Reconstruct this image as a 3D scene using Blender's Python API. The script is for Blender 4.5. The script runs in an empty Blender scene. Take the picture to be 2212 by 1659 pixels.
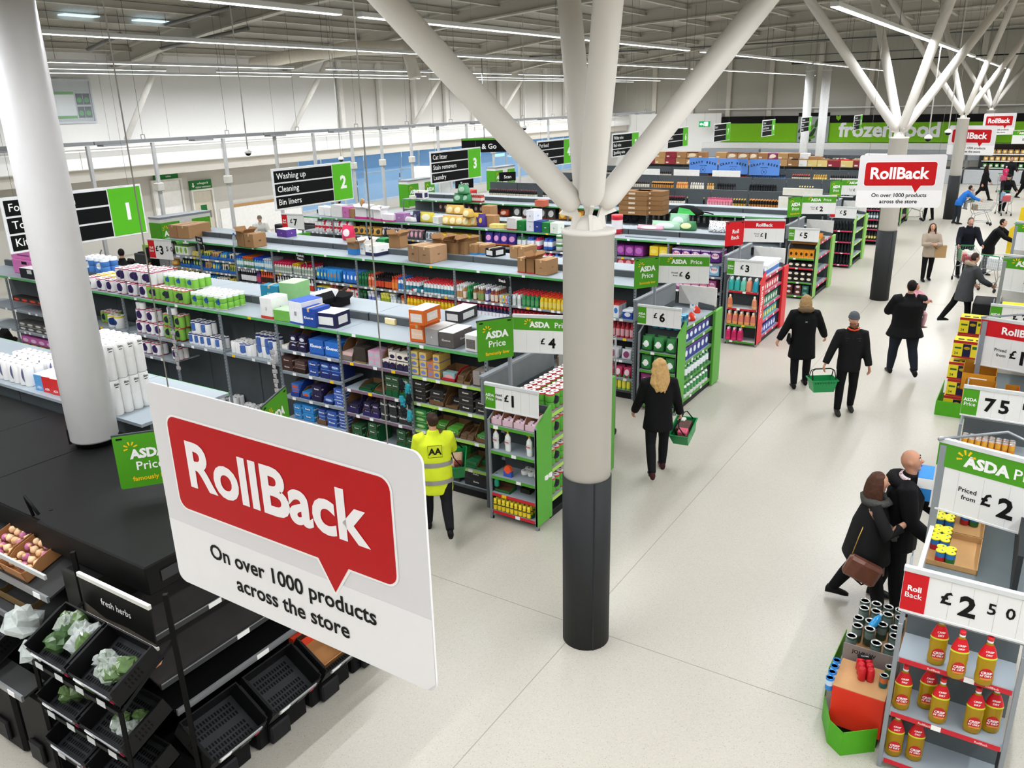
import bpy, bmesh, math, random, re
from mathutils import Vector, Matrix
import numpy as np
random.seed(11)
SC = bpy.context.scene
COL = SC.collection
PI = math.pi
# ------------------------------------------------------------------ camera
CAM_H = 5.3
YAW, PIT, ROL, FPX = -0.571426, 0.331204, -0.0243255, 1768.6
_f = Vector((math.sin(YAW)*math.cos(PIT), math.cos(YAW)*math.cos(PIT), -math.sin(PIT)))
_r0 = Vector((math.cos(YAW), -math.sin(YAW), 0)); _u0 = _r0.cross(_f)
_r = _r0*math.cos(ROL)+_u0*math.sin(ROL); _u = _u0*math.cos(ROL)-_r0*math.sin(ROL)
cam_data = bpy.data.cameras.new('camera'); cam = bpy.data.objects.new('camera', cam_data); COL.objects.link(cam)
cam.matrix_world = Matrix(((_r.x,_u.x,-_f.x,0),(_r.y,_u.y,-_f.y,0),(_r.z,_u.z,-_f.z,CAM_H),(0,0,0,1)))
cam_data.sensor_width = 36; cam_data.lens = FPX/2212*36; cam_data.clip_end = 300
SC.camera = cam
# ------------------------------------------------------------------ world, exposure
W = bpy.data.worlds.new('world'); SC.world = W; W.use_nodes = True
W.node_tree.nodes['Background'].inputs[0].default_value = (0.30, 0.62, 1.0, 1)
W.node_tree.nodes['Background'].inputs[1].default_value = 2.0
SC.view_settings.view_transform = 'Standard'; SC.view_settings.look = 'None'
SC.view_settings.exposure = 0.0; SC.view_settings.gamma = 1.0; SC.view_settings.use_curve_mapping = False
STRIP_Z = 6.5
LAMP_W = 35.5      # watts of light per metre of ceiling strip
STRIPS = [  # x, y0, y1 of every ceiling light line
    (-0.3, -5.0, 9.5), (-5.8, -5.0, 5.3), (-2.95, 13.4, 37.0), (-2.95, 38.5, 58.0), (-8.6, -4.0, 9.2), (-8.6, 9.6, 22.5), (-8.6, 23.5, 36.0), (-8.6, 36.6, 53.0),  # first two are unseen, added to brighten the near floor and columns
    (-13.8, 7.6, 17.4), (-13.8, 18.8, 36.0), (-13.8, 36.6, 59.0), (-21.2, 12.2, 20.3), (-21.2, 21.8, 33.5), (-21.2, 34.2, 56.0),
    (-24.2, 13.6, 17.7), (-24.2, 19.7, 31.1), (-24.2, 32.0, 58.0), (-26.7, 14.8, 25.4), (-26.7, 25.9, 33.8), (-26.7, 34.6, 59.0),
    (2.8, -4.0, 12.0), (2.8, 13.4, 37.0), (2.8, 38.5, 58.0), (8.5, -4.0, 26.0), (8.5, 27.0, 58.0), (-13.8, -4.0, 5.5), (-21.2, -4.0, 9.5)]
for i, (x, y0, y1) in enumerate(STRIPS):
    ld = bpy.data.lights.new('strip_lamp', 'AREA'); ld.shape = 'RECTANGLE'; ld.size = 0.10; ld.size_y = y1-y0
    ld.energy = LAMP_W*(y1-y0)*(.75 if x < -23 else .68 if y0 < -4.5 else 1); ld.color = (0.96, 0.985, 1.025); ld.spread = PI*0.94
    lo = bpy.data.objects.new('strip_lamp', ld); COL.objects.link(lo); lo.location = (x, (y0+y1)/2, STRIP_Z-0.012)
# ------------------------------------------------------------------ pixel -> place helpers (photo is 2212 x 1659)
def ray(px, py): return _f*FPX + _r*(px-1106) - _u*(py-829.5)
EYE = Vector((0, 0, CAM_H))
def atz(px, py, z=0.0): d = ray(px, py); return EYE + d*((z-CAM_H)/d.z)
def aty(px, py, y): d = ray(px, py); return EYE + d*(y/d.y)
def atx(px, py, x): d = ray(px, py); return EYE + d*(x/d.x)
def hatz(b, px, py): d = ray(px, py); return CAM_H + math.hypot(b[0], b[1])/math.hypot(d.x, d.y)*d.z
# ------------------------------------------------------------------ materials
def lin(h):
    h = h.lstrip('#'); c = [int(h[i:i+2], 16)/255 for i in (0, 2, 4)]
    return tuple((x/12.92 if x <= .04045 else ((x+.055)/1.055)**2.4) for x in c)+(1,)
_M = {}
def M(hexc, rough=.5, metal=0.0, nz=.10, scale=9.0, bump=0.0, emit=0.0, alpha=1.0, trans=0.0, name=None):
    k = (hexc, rough, metal, nz, scale, bump, emit, alpha, trans)
    if k in _M: return _M[k]
    m = bpy.data.materials.new(name or 'm_'+hexc); m.use_nodes = True; nt = m.node_tree; b = nt.nodes['Principled BSDF']
    c = lin(hexc)
    b.inputs['Roughness'].default_value = rough; b.inputs['Metallic'].default_value = metal
    if metal == 0 and rough >= .38: b.inputs['Specular IOR Level'].default_value = .26
    if max(c[:3]) < .05: b.inputs['Specular IOR Level'].default_value = .12
    if nz > 0:
        tc = nt.nodes.new('ShaderNodeTexCoord'); n = nt.nodes.new('ShaderNodeTexNoise'); n.inputs['Scale'].default_value = scale; n.inputs['Detail'].default_value = 3
        nt.links.new(tc.outputs['Object'], n.inputs['Vector'])
        mx = nt.nodes.new('ShaderNodeMix'); mx.data_type = 'RGBA'
        mx.inputs[6].default_value = tuple(x*(1-nz) for x in c[:3])+(1,); mx.inputs[7].default_value = tuple(min(1, x*(1+nz)) for x in c[:3])+(1,)
        nt.links.new(n.outputs['Fac'], mx.inputs[0]); nt.links.new(mx.outputs[2], b.inputs['Base Color'])
        if bump > 0:
            bp = nt.nodes.new('ShaderNodeBump'); bp.inputs['Strength'].default_value = bump; bp.inputs['Distance'].default_value = .01
            nt.links.new(n.outputs['Fac'], bp.inputs['Height']); nt.links.new(bp.outputs[0], b.inputs['Normal'])
    else: b.inputs['Base Color'].default_value = c
    if emit > 0:
        b.inputs['Emission Color'].default_value = c; b.inputs['Emission Strength'].default_value = emit
    if alpha < 1: b.inputs['Alpha'].default_value = alpha
    if trans > 0: b.inputs['Transmission Weight'].default_value = trans
    _M[k] = m; return m
def PM(base, c2, c3=None, cx=.5, cz=.52, rx=.32, rz=.2, band=.0, top=.0, speck=0.0, c4=None, stripes=0, rough=.45):
    """printed packaging: base colour, an oval panel, a foot band, a head band, a scatter of small print"""
    k = ('P', base, c2, c3, cx, cz, rx, rz, band, top, speck, c4, stripes, rough)
    if k in _M: return _M[k]
    m = bpy.data.materials.new('print_'+base.strip('#')); m.use_nodes = True; nt = m.node_tree; b = nt.nodes['Principled BSDF']; b.inputs['Roughness'].default_value = rough; b.inputs['Specular IOR Level'].default_value = .26
    L = nt.links.new
    tc = nt.nodes.new('ShaderNodeTexCoord'); sp = nt.nodes.new('ShaderNodeSeparateXYZ'); L(tc.outputs['Generated'], sp.inputs[0])
    def mth(op, a, bb=None):
        n = nt.nodes.new('ShaderNodeMath'); n.operation = op
        for i, v in enumerate((a, bb)):
            if v is None: continue
            if isinstance(v, (int, float)): n.inputs[i].default_value = v
            else: L(v, n.inputs[i])
        return n.outputs[0]
    col = nt.nodes.new('ShaderNodeRGB'); col.outputs[0].default_value = lin(base); cur = col.outputs[0]
    def mix(fac, hx):
        nonlocal cur
        mx = nt.nodes.new('ShaderNodeMix'); mx.data_type = 'RGBA'; L(fac, mx.inputs[0]); L(cur, mx.inputs[6]); mx.inputs[7].default_value = lin(hx); cur = mx.outputs[2]
    if speck > 0:
        v = nt.nodes.new('ShaderNodeTexVoronoi'); v.inputs['Scale'].default_value = 9
        L(tc.outputs['Generated'], v.inputs['Vector']); mix(mth('LESS_THAN', v.outputs['Distance'], speck), c4 or c2)
    if stripes:
        mix(mth('GREATER_THAN', mth('SINE', mth('MULTIPLY', sp.outputs[0], stripes*2*PI)), 0.2), c4 or c2)
    if c2 and rx > 0:
        ex = mth('DIVIDE', mth('SUBTRACT', sp.outputs[0], cx), rx); ez = mth('DIVIDE', mth('SUBTRACT', sp.outputs[2], cz), rz)
        mix(mth('LESS_THAN', mth('ADD', mth('MULTIPLY', ex, ex), mth('MULTIPLY', ez, ez)), 1.0), c2)
    if band > 0: mix(mth('LESS_THAN', sp.outputs[2], band), c3 or c2)
    if top > 0: mix(mth('GREATER_THAN', sp.outputs[2], 1-top), c3 or c2)
    L(cur, b.inputs['Base Color']); _M[k] = m; return m
# ------------------------------------------------------------------ lettering
_T = {}
def text_geo(s, bold=.02, res=2):
    k = (s, bold, res)
    if k in _T: return _T[k]
    cu = bpy.data.curves.new('t', 'FONT'); cu.body = s; cu.size = 1; cu.offset = bold; cu.resolution_u = res; cu.fill_mode = 'FRONT'
    o = bpy.data.objects.new('t', cu); me = o.to_mesh()
    v = [tuple(x.co[:2]) for x in me.vertices]; f = [tuple(p.vertices) for p in me.polygons]
    o.to_mesh_clear(); bpy.data.objects.remove(o); bpy.data.curves.remove(cu)
    if v:
        x0 = min(a for a, b in v); x1 = max(a for a, b in v); y0 = min(b for a, b in v); y1 = max(b for a, b in v)
    else: x0 = x1 = y0 = y1 = 0
    _T[k] = (v, f, x0, x1, y0, y1); return _T[k]
# ------------------------------------------------------------------ mesh builder
class MB:
    def __init__(s): s.v = []; s.f = []; s.m = []; s.s = []
    def add(s, vs, fs, mi=0, sm=False):
        o = len(s.v); s.v += [tuple(q) for q in vs]
        for i, f in enumerate(fs):
            s.f.append(tuple(o+j for j in f)); s.m.append(mi if isinstance(mi, int) else mi[i]); s.s.append(sm)
        return s
    def box(s, x0, y0, z0, x1, y1, z1, mi=0, c=0.0):
        if c <= 0:
            vs = [(x, y, z) for z in (z0, z1) for y in (y0, y1) for x in (x0, x1)]
            return s.add(vs, [(0,2,3,1),(4,5,7,6),(0,1,5,4),(1,3,7,5),(3,2,6,7),(2,0,4,6)], mi)
        vs = []; idx = {}
        X = (x0, x1); Y = (y0, y1); Z = (z0, z1); sg = (1, -1)
        for a in (0, 1):
            for b in (0, 1):
                for d in (0, 1):
                    for ax in range(3):
                        p = [X[a]+sg[a]*c, Y[b]+sg[b]*c, Z[d]+sg[d]*c]; p[ax] = (X[a], Y[b], Z[d])[ax]
                        idx[(a, b, d, ax)] = len(vs); vs.append(p)
        fs = []
        for a in (0, 1):
            q = [idx[(a, 0, 0, 0)], idx[(a, 1, 0, 0)], idx[(a, 1, 1, 0)], idx[(a, 0, 1, 0)]]; fs.append(tuple(q if a else q[::-1]))
            q = [idx[(0, a, 0, 1)], idx[(1, a, 0, 1)], idx[(1, a, 1, 1)], idx[(0, a, 1, 1)]]; fs.append(tuple(q if not a else q[::-1]))
            q = [idx[(0, 0, a, 2)], idx[(1, 0, a, 2)], idx[(1, 1, a, 2)], idx[(0, 1, a, 2)]]; fs.append(tuple(q if a else q[::-1]))
        for a in (0, 1):
            for b in (0, 1):
                q = [idx[(a, b, 0, 0)], idx[(a, b, 1, 0)], idx[(a, b, 1, 1)], idx[(a, b, 0, 1)]]; fs.append(tuple(q if (a == b) else q[::-1]))
                q = [idx[(a, 0, b, 0)], idx[(a, 1, b, 0)], idx[(a, 1, b, 2)], idx[(a, 0, b, 2)]]; fs.append(tuple(q if (a != b) else q[::-1]))
                q = [idx[(0, a, b, 1)], idx[(1, a, b, 1)], idx[(1, a, b, 2)], idx[(0, a, b, 2)]]; fs.append(tuple(q if (a == b) else q[::-1]))
                for d in (0, 1):
                    q = [idx[(a, b, d, 0)], idx[(a, b, d, 1)], idx[(a, b, d, 2)]]; fs.append(tuple(q if (a+b+d) % 2 else q[::-1]))
        return s.add(vs, fs, mi)
    def lathe(s, prof, n=12, mi=0, x=0, y=0, z=0, sx=1, sy=1, sm=True, caps=True):
        """prof: [(r, z)]; mi: int or one index per ring segment"""
        vs = []; fs = []; ms = []
        for r, h in prof:
            for i in range(n):
                a = 2*PI*i/n; vs.append((x+r*sx*math.cos(a), y+r*sy*math.sin(a), z+h))
        for k in range(len(prof)-1):
            for i in range(n):
                j = (i+1) % n; fs.append((k*n+i, k*n+j, (k+1)*n+j, (k+1)*n+i)); ms.append(mi if isinstance(mi, int) else mi[k])
        s.add(vs, fs, ms, sm)
        if caps:
            o = len(s.v)-len(vs)
            s.f.append(tuple(o+i for i in range(n))[::-1]); s.m.append(ms[0]); s.s.append(False)
            s.f.append(tuple(o+(len(prof)-1)*n+i for i in range(n))); s.m.append(ms[-1]); s.s.append(False)
        return s
    def tube(s, p0, p1, r0, r1=None, n=6, mi=0, sm=True): return s.path([p0, p1], [r0, r1 or r0], n, mi, sm)
    def path(s, pts, rad, n=6, mi=0, sm=True, flat=1.0, closed=False):
        pts = [Vector(p) for p in pts]; N = len(pts)
        if not isinstance(rad, (list, tuple)): rad = [rad]*N
        rings = []; prev = None
        for i, p in enumerate(pts):
            if closed: d = pts[(i+1) % N]-pts[i-1]
            else: d = (pts[min(i+1, N-1)]-pts[max(i-1, 0)])
            d = d.normalized() if d.length > 1e-9 else Vector((0, 0, 1))
            if prev is None:
                a = Vector((0, 0, 1)) if abs(d.z) < .9 else Vector((1, 0, 0)); e1 = d.cross(a).normalized()
            else:
                e1 = (prev-d*prev.dot(d)); e1 = e1.normalized() if e1.length > 1e-6 else d.orthogonal().normalized()
            prev = e1; e2 = d.cross(e1)
            rings.append([p+e1*(rad[i]*math.cos(2*PI*k/n))+e2*(rad[i]*flat*math.sin(2*PI*k/n)) for k in range(n)])
        vs = [q for r in rings for q in r]; fs = []
        for i in range(N if closed else N-1):
            j2 = (i+1) % N
            for k in range(n):
                j = (k+1) % n; fs.append((i*n+k, i*n+j, j2*n+j, j2*n+k))
        if not closed: fs += [tuple(range(n))[::-1], tuple((N-1)*n+k for k in range(n))]
        return s.add(vs, fs, mi, sm)
    def loft(s, rings, mi=0, sm=True, caps=True):
        n = len(rings[0]); vs = [q for r in rings for q in r]; fs = []
        for i in range(len(rings)-1):
            for k in range(n):
                j = (k+1) % n; fs.append((i*n+k, i*n+j, (i+1)*n+j, (i+1)*n+k))
        if caps: fs += [tuple(range(n))[::-1], tuple((len(rings)-1)*n+k for k in range(n))]
        return s.add(vs, fs, mi, sm)
    def prism(s, poly, org, u, v, depth, mi=0, mside=None):
        """polygon (list of 2-D points, ccw) in the plane org+u*a+v*b, extruded by depth against u x v"""
        org, u, v = Vector(org), Vector(u), Vector(v); nrm = u.cross(v).normalized(); n = len(poly)
        top = [org+u*a+v*b for a, b in poly]; bot = [p-nrm*depth for p in top]
        fs = [tuple(range(n)), tuple(range(n, 2*n))[::-1]]+[(k, n+k, n+(k+1) % n, (k+1) % n) for k in range(n)]
        return s.add(top+bot, fs, [mi, mi if mside is None else mside]+[mi if mside is None else mside]*n)
    def ball(s, c, rx, ry=None, rz=None, mi=0, n=8, m=6):
        ry = ry or rx; rz = rz or rx; vs = []; fs = []
        for i in range(1, m):
            t = PI*i/m
            for k in range(n): a = 2*PI*k/n; vs.append((c[0]+rx*math.sin(t)*math.cos(a), c[1]+ry*math.sin(t)*math.sin(a), c[2]+rz*math.cos(t)))
        b = len(vs); vs += [(c[0], c[1], c[2]+rz), (c[0], c[1], c[2]-rz)]
        for i in range(m-2):
            for k in range(n): j = (k+1) % n; fs.append((i*n+k, (i+1)*n+k, (i+1)*n+j, i*n+j))
        for k in range(n): j = (k+1) % n; fs.append((b, k, j)); fs.append((b+1, (m-2)*n+j, (m-2)*n+k))
        return s.add(vs, fs, mi, True)
    def text(s, t, size, org, u=(1, 0, 0), v=(0, 0, 1), mi=0, align='c', bold=.02, fit=None, res=2):
        vs, fs, x0, x1, y0, y1 = text_geo(t, bold, res); w = (x1-x0)*size
        if fit and w > fit: size *= fit/w
        ox = {'c': (x0+x1)/2, 'l': x0, 'r': x1}[align]
        org, u, v = Vector(org), Vector(u), Vector(v)
        return s.add([org+u*((a-ox)*size)+v*(b*size) for a, b in vs], fs, mi)
    def burst(s, org, u, v, r, mi=0):
        """the little five-ray sunburst over a sign's first letters"""
        org, u, v = Vector(org), Vector(u), Vector(v)
        for a in (20, 65, 105, 150, 195):
            d = u*math.cos(math.radians(a))+v*math.sin(math.radians(a)); e = u*-math.sin(math.radians(a))+v*math.cos(math.radians(a))
            w = r*.13; s.add([org+d*r*.42-e*w*.6, org+d*r-e*w, org+d*r+e*w, org+d*r*.42+e*w*.6], [(0, 1, 2, 3)], mi)
        return s
    def xf(s, m): s.v = [tuple(m @ Vector(q)) for q in s.v]; return s
    def mesh(s, name, mats):
        me = bpy.data.meshes.new(name); me.from_pydata(s.v, [], s.f)
        for x in (mats if isinstance(mats, (list, tuple)) else [mats]): me.materials.append(x)
        me.polygons.foreach_set('material_index', s.m); me.polygons.foreach_set('use_smooth', s.s); me.update(); return me
    def obj(s, name, mats, parent=None, loc=None, rz=0.0): return link(name, s.mesh(name, mats), parent, loc, rz)
def link(name, me, parent=None, loc=None, rz=0.0):
    o = bpy.data.objects.new(name, me); COL.objects.link(o)
    if parent is not None: o.parent = parent
    if loc is not None: o.location = loc
    if rz: o.rotation_euler = (0, 0, rz)
    return o
NTH = ['', 'first', 'second', 'third', 'fourth', 'fifth', 'sixth', 'seventh', 'eighth', 'ninth', 'tenth']
def nth(k): return NTH[k] if k < 11 else NTH[10] if k == 10 else {2: 'twenty-'}.get(k//10, '')+(['tenth', 'eleventh', 'twelfth', 'thirteenth', 'fourteenth', 'fifteenth', 'sixteenth', 'seventeenth', 'eighteenth', 'nineteenth'][k-10] if k < 20 else NTH[k % 10] or 'twentieth')
def clean(t):
    t = re.sub(r'\b(bay|layer|tray|level|carton) (\d+)', lambda m: nth(int(m[2]))+' '+m[1], t); t = re.sub(r'number (\d+)', lambda m: nth(int(m[1])), t)
    w = t.split()
    while len(w) > 16 and 'the' in w: w.remove('the')
    return ' '.join(w[:16])
def tag(o, label=None, cat=None, group=None, kind=None):
    if label: o['label'] = clean(label)
    if cat: o['category'] = cat
    if group: o['group'] = group
    if kind: o['kind'] = kind
    return o
def thing(name, label, cat, loc=(0, 0, 0), rz=0.0, group=None):
    o = bpy.data.objects.new(name, None); o.empty_display_size = .1; COL.objects.link(o); o.location = loc; o.rotation_euler = (0, 0, rz)
    return tag(o, label, cat, group)
def struct(o): o['kind'] = 'structure'; return o
def item(name, me, label, cat, loc, rz=0.0, group=None): return tag(link(name, me, None, loc, rz), label, cat, group)
def dup(root, loc, rz=0.0, label=None, group=None):
    r = root.copy(); COL.objects.link(r); r.location = loc; r.rotation_euler = (0, 0, rz)
    if label: r['label'] = label
    if group: r['group'] = group
    for ch in list(root.children):
        c = ch.copy(); COL.objects.link(c); c.parent = r
        for g in ch.children:
            d = g.copy(); COL.objects.link(d); d.parent = c
    return r
def rrect(w, h, r, n=5):
    out = []
    for cx, cy, a0 in ((w-r, h-r, 0), (r, h-r, 90), (r, r, 180), (w-r, r, 270)):
        for i in range(n+1): a = math.radians(a0+90*i/n); out.append((cx+r*math.cos(a), cy+r*math.sin(a)))
    return out
STEEL = M('8c9298', .35, .3); WHITE = M('ecebe8', .45); BLACK = M('111113', .5); DGREY = M('3c4043', .5); CREAM = M('e9e4da', .6)
GREY = M('8f979c', .5); INK = M('161616', .6, nz=0); PWHITE = M('f2f2f0', .5, nz=.03); GREEN = M('4f9a1c', .45); LIME = M('78b41e', .45); RED = M('c8101c', .4); YEL = M('f2c318', .5)
CARD = M('a3794f', .8, nz=.14, scale=14); CARD2 = M('8e6a45', .8, nz=.15)
# ================================================================== the setting
def floor_mat():
    m = bpy.data.materials.new('terrazzo'); m.use_nodes = True; nt = m.node_tree; b = nt.nodes['Principled BSDF']; L = nt.links.new
    tc = nt.nodes.new('ShaderNodeTexCoord')
    v = nt.nodes.new('ShaderNodeTexVoronoi'); v.inputs['Scale'].default_value = 42; L(tc.outputs['Object'], v.inputs['Vector'])
    n = nt.nodes.new('ShaderNodeTexNoise'); n.inputs['Scale'].default_value = .5; n.inputs['Detail'].default_value = 5; L(tc.outputs['Object'], n.inputs['Vector'])
    r = nt.nodes.new('ShaderNodeValToRGB'); r.color_ramp.elements[0].position = .07; r.color_ramp.elements[0].color = lin('7a7468'); r.color_ramp.elements[1].position = .16; r.color_ramp.elements[1].color = lin('d6d3cb')
    L(v.outputs['Distance'], r.inputs[0])
    v2 = nt.nodes.new('ShaderNodeTexVoronoi'); v2.inputs['Scale'].default_value = 90; L(tc.outputs['Object'], v2.inputs['Vector'])
    r2 = nt.nodes.new('ShaderNodeValToRGB'); r2.color_ramp.elements[0].color = lin('d0cdc5'); r2.color_ramp.elements[1].color = lin('e2dfd8'); L(v2.outputs['Color'], r2.inputs[0])
    mx = nt.nodes.new('ShaderNodeMix'); mx.data_type = 'RGBA'; mx.blend_type = 'MULTIPLY'; mx.inputs[0].default_value = .85; L(r.outputs[0], mx.inputs[6]); L(r2.outputs[0], mx.inputs[7])
    r3 = nt.nodes.new('ShaderNodeValToRGB'); r3.color_ramp.elements[0].position = .3; r3.color_ramp.elements[0].color = (.94, .935, .925, 1); r3.color_ramp.elements[1].position = .65; r3.color_ramp.elements[1].color = (1, 1, 1, 1); L(n.outputs['Fac'], r3.inputs[0])
    mx2 = nt.nodes.new('ShaderNodeMix'); mx2.data_type = 'RGBA'; mx2.blend_type = 'MULTIPLY'; mx2.inputs[0].default_value = 1; L(mx.outputs[2], mx2.inputs[6]); L(r3.outputs[0], mx2.inputs[7])
    L(mx2.outputs[2], b.inputs['Base Color']); b.inputs['Roughness'].default_value = .34; b.inputs['Specular IOR Level'].default_value = .4
    return m
XL, XR, YN, YF = -30.0, 14.0, -8.0, 62.0
fl = struct(MB().box(XL-.3, YN-.3, -.2, XR+.3, YF+.3, 0).obj('floor', floor_mat()))
jm = M('9a948a', .7)
for x in (-3.45,): MB().box(x-.004, YN, 0, x+.004, YF, .0012).obj('floor_joint', jm, fl)
for y in (6.6, 23.8, 41.05, 56): MB().box(-19, y-.004, 0, XR, y+.004, .0012).obj('floor_joint', jm, fl)
wall_m = M('cfccc5', .75, nz=.05, scale=.6); white_m = M('efeeea', .7, nz=.04, scale=.7)
def ribbed(hexc, axis, freq, rough=.6):
    m = bpy.data.materials.new('ribbed_'+hexc); m.use_nodes = True; nt = m.node_tree; b = nt.nodes['Principled BSDF']; L = nt.links.new
    tc = nt.nodes.new('ShaderNodeTexCoord'); w = nt.nodes.new('ShaderNodeTexWave'); w.bands_direction = axis; w.inputs['Scale'].default_value = freq; L(tc.outputs['Object'], w.inputs['Vector'])
    bp = nt.nodes.new('ShaderNodeBump'); bp.inputs['Strength'].default_value = .8; bp.inputs['Distance'].default_value = .05; L(w.outputs['Fac'], bp.inputs['Height']); L(bp.outputs[0], b.inputs['Normal'])
    b.inputs['Base Color'].default_value = lin(hexc); b.inputs['Roughness'].default_value = rough; return m
# left wall: solid up to y 28.4, windows beyond, solid strip above
mb = MB(); mb.box(XL-.25, YN, 0, XL, 28.4, 9.0); mb.box(XL-.25, 28.4, 3.1, XL, YF, 9.0); mb.box(XL-.25, 28.4, 0, XL, YF, .45); mb.box(XL-.25, 56.0, .45, XL, YF, 3.1)
struct(mb.obj('wall_left', wall_m))
up = struct(MB().box(XL+.01, YN, 4.05, XL+.1, 31.2, 7.6).obj('wall_left_upper', M('e6e5e2', .6, nz=.02)))
for i in range(12):
    MB().box(XL+.1, YN+1+i*2.6, 4.1, XL+.106, YN+1.02+i*2.6, 7.3).obj('panel_joint', M('c9c7c1', .7), up)
back = struct(MB().box(XL-.3, YF, 0, XR+.3, YF+.25, 10.2).obj('wall_back', M('bcb9af', .75, nz=.05, scale=.5)))
struct(MB().box(XR, YN, 0, XR+.25, YF, 10.2).obj('wall_right', wall_m)); struct(MB().box(XL-.3, YN-.25, 0, XR+.3, YN, 10.2).obj('wall_front', wall_m))
struct(MB().box(XL-.6, YF-.35, 0, XL+9.2, YF-.02, 4.2).obj('wall_back_lower', M('efeeea', .65, nz=.03)))
for x in (-26.2, -23.2, -20.4, -17.4, -14.1, -10.8, -7.7, -4.4, -1.2, 2.0): struct(MB().box(x-.17, YF-.22, 3.2, x+.17, YF-.01, 10.0, c=.02).obj('trim_post', M('d8d3c8', .6)))
struct(MB().box(-21.8, YF-.42, 4.42, XR, YF-.28, 4.5, c=.01).obj('trim_rail', WHITE))
for y in (31.5, 34.4, 37.2, 40.1, 42.9, 45.8, 48.6, 51.5, 54.3, 57.2, 60): struct(MB().box(XL+.02, y-.13, 4.1, XL+.26, y+.13, 8.2, c=.02).obj('trim_post', M('dfdcd6', .6)))
# bulkhead over the tills and its lower lip
struct(MB().box(-29.95, YN, 3.42, -28.0, 61.4, 4.05, c=.03).obj('trim_bulkhead', M('f0efec', .6, nz=.03)))
struct(MB().box(-29.95, YN, 3.02, -28.25, 61.4, 3.42).obj('trim_bulkhead_lip', M('dcd7cd', .65, nz=.03)))
for k in range(12): struct(MB().box(-27.99, YN+1+k*5.9, 3.46, -27.985, YN+1.02+k*5.9, 4.03).obj('trim_bulkhead_joint', M('b9b6b0', .7)))
# windows with half-drawn blinds
glass = bpy.data.materials.new('window_glass'); glass.use_nodes = True; gb = glass.node_tree.nodes['Principled BSDF']
gb.inputs['Base Color'].default_value = (.8, .93, 1, 1); gb.inputs['Roughness'].default_value = .04; gb.inputs['Alpha'].default_value = .14
blind_m = bpy.data.materials.new('blind_cloth'); blind_m.use_nodes = True; bb = blind_m.node_tree.nodes['Principled BSDF']
bb.inputs['Base Color'].default_value = lin('9fc0da'); bb.inputs['Roughness'].default_value = .8; bb.inputs['Transmission Weight'].default_value = .0; bb.inputs['Subsurface Weight'].default_value = 0
nt = blind_m.node_tree; trn = nt.nodes.new('ShaderNodeBsdfTranslucent'); trn.inputs[0].default_value = (.55, .78, .95, 1); ms = nt.nodes.new('ShaderNodeMixShader'); ms.inputs[0].default_value = .45
nt.links.new(bb.outputs[0], ms.inputs[1]); nt.links.new(trn.outputs[0], ms.inputs[2]); nt.links.new(ms.outputs[0], nt.nodes['Material Output'].inputs[0])
frame_m = M('c9ced3', .4, .3)
for i in range(9):
    y0 = 28.4+i*3.06; y1 = y0+3.06
    w = struct(thing('window_%d' % (i+1), 'tall shopfront window bay number %d from the doors with blind half drawn' % (i+1), 'window', (0, 0, 0))); del w['category']
    for (a, b, c_, d) in ((y0, y0+.07, .45, 3.1), (y1-.07, y1, .45, 3.1), (y0+1.5, y0+1.56, .45, 3.1)): MB().box(XL-.16, a, c_, XL-.06, b, d).obj('mullion', frame_m, w)
    for (c_, d) in ((.45, .55), (3.0, 3.1), (1.95, 2.0)): MB().box(XL-.15, y0+.07, c_, XL-.07, y1-.07, d).obj('transom', frame_m, w)
    MB().box(XL-.12, y0+.07, .55, XL-.11, y1-.07, 3.0).obj('pane', glass, w)
    for k in range(2):
        d0 = [2.05, 2.1, 1.75, 2.2][(i*2+k) % 4]; MB().box(XL-.05, y0+.08+k*1.5, d0, XL-.044, y0+1.48+k*1.5, 3.02).obj('blind', blind_m, w)
struct(MB().box(-60, -8, -.25, XL-.3, 75, -.1).obj('ground', M('7d8a94', .8, nz=.12, scale=.4)))
# small outside things seen through the glass
for k, (y, h) in enumerate(((30.2, 1.25), (33.5, 1.3), (36.2, 1.2), (41.0, 1.25), (47.5, 1.25))):
    b = thing('bollard', 'dark banded bollard outside the shop window, number %d from the doors' % (k+1), 'bollard', (XL-3.2-.6*k, y+.8, -.1), group='bollards outside')
    MB().lathe([(.09, 0), (.09, h), (.05, h+.05)], 10).obj('post', M('20262c', .5), b); MB().lathe([(.094, 0), (.094, .12)], 10).obj('band', M('d8dde0', .5), b, (0, 0, h-.35))
# doors and their signs
def door(n, y0, y1, zt, hexc, label):
    d = thing('door_%d' % n, label, 'door', (XL, y0, 0)); del d['category']; struct(d); w = y1-y0
    fr = M('e6e4df', .5)
    for a, b, c_, e in ((-.08, 0, 0, zt+.08), (w, w+.08, 0, zt+.08), (0, w, zt, zt+.08)): MB().box(.01, a, c_, .16, b, e, c=.01).obj('door_frame', fr, d)
    MB().box(.02, .01, .01, .09, w-.01, zt-.01, c=.006).obj('door_leaf', M(hexc, .5), d); MB().box(.09, w-.2, .95, .14, w-.14, 1.25, c=.01).obj('door_handle', STEEL, d); return d
door(1, 20.5, 21.75, 2.62, 'f6f5f2', 'tall white door under the green toilets sign')
d2 = door(2, 22.28, 23.22, 2.08, 'cfc8b6', 'cream staff door with small notice under the green entrance sign')
MB().box(.09, .32, 1.2, .1, .62, 1.5).obj('notice', M('1f6b38', .5), d2)
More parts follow.
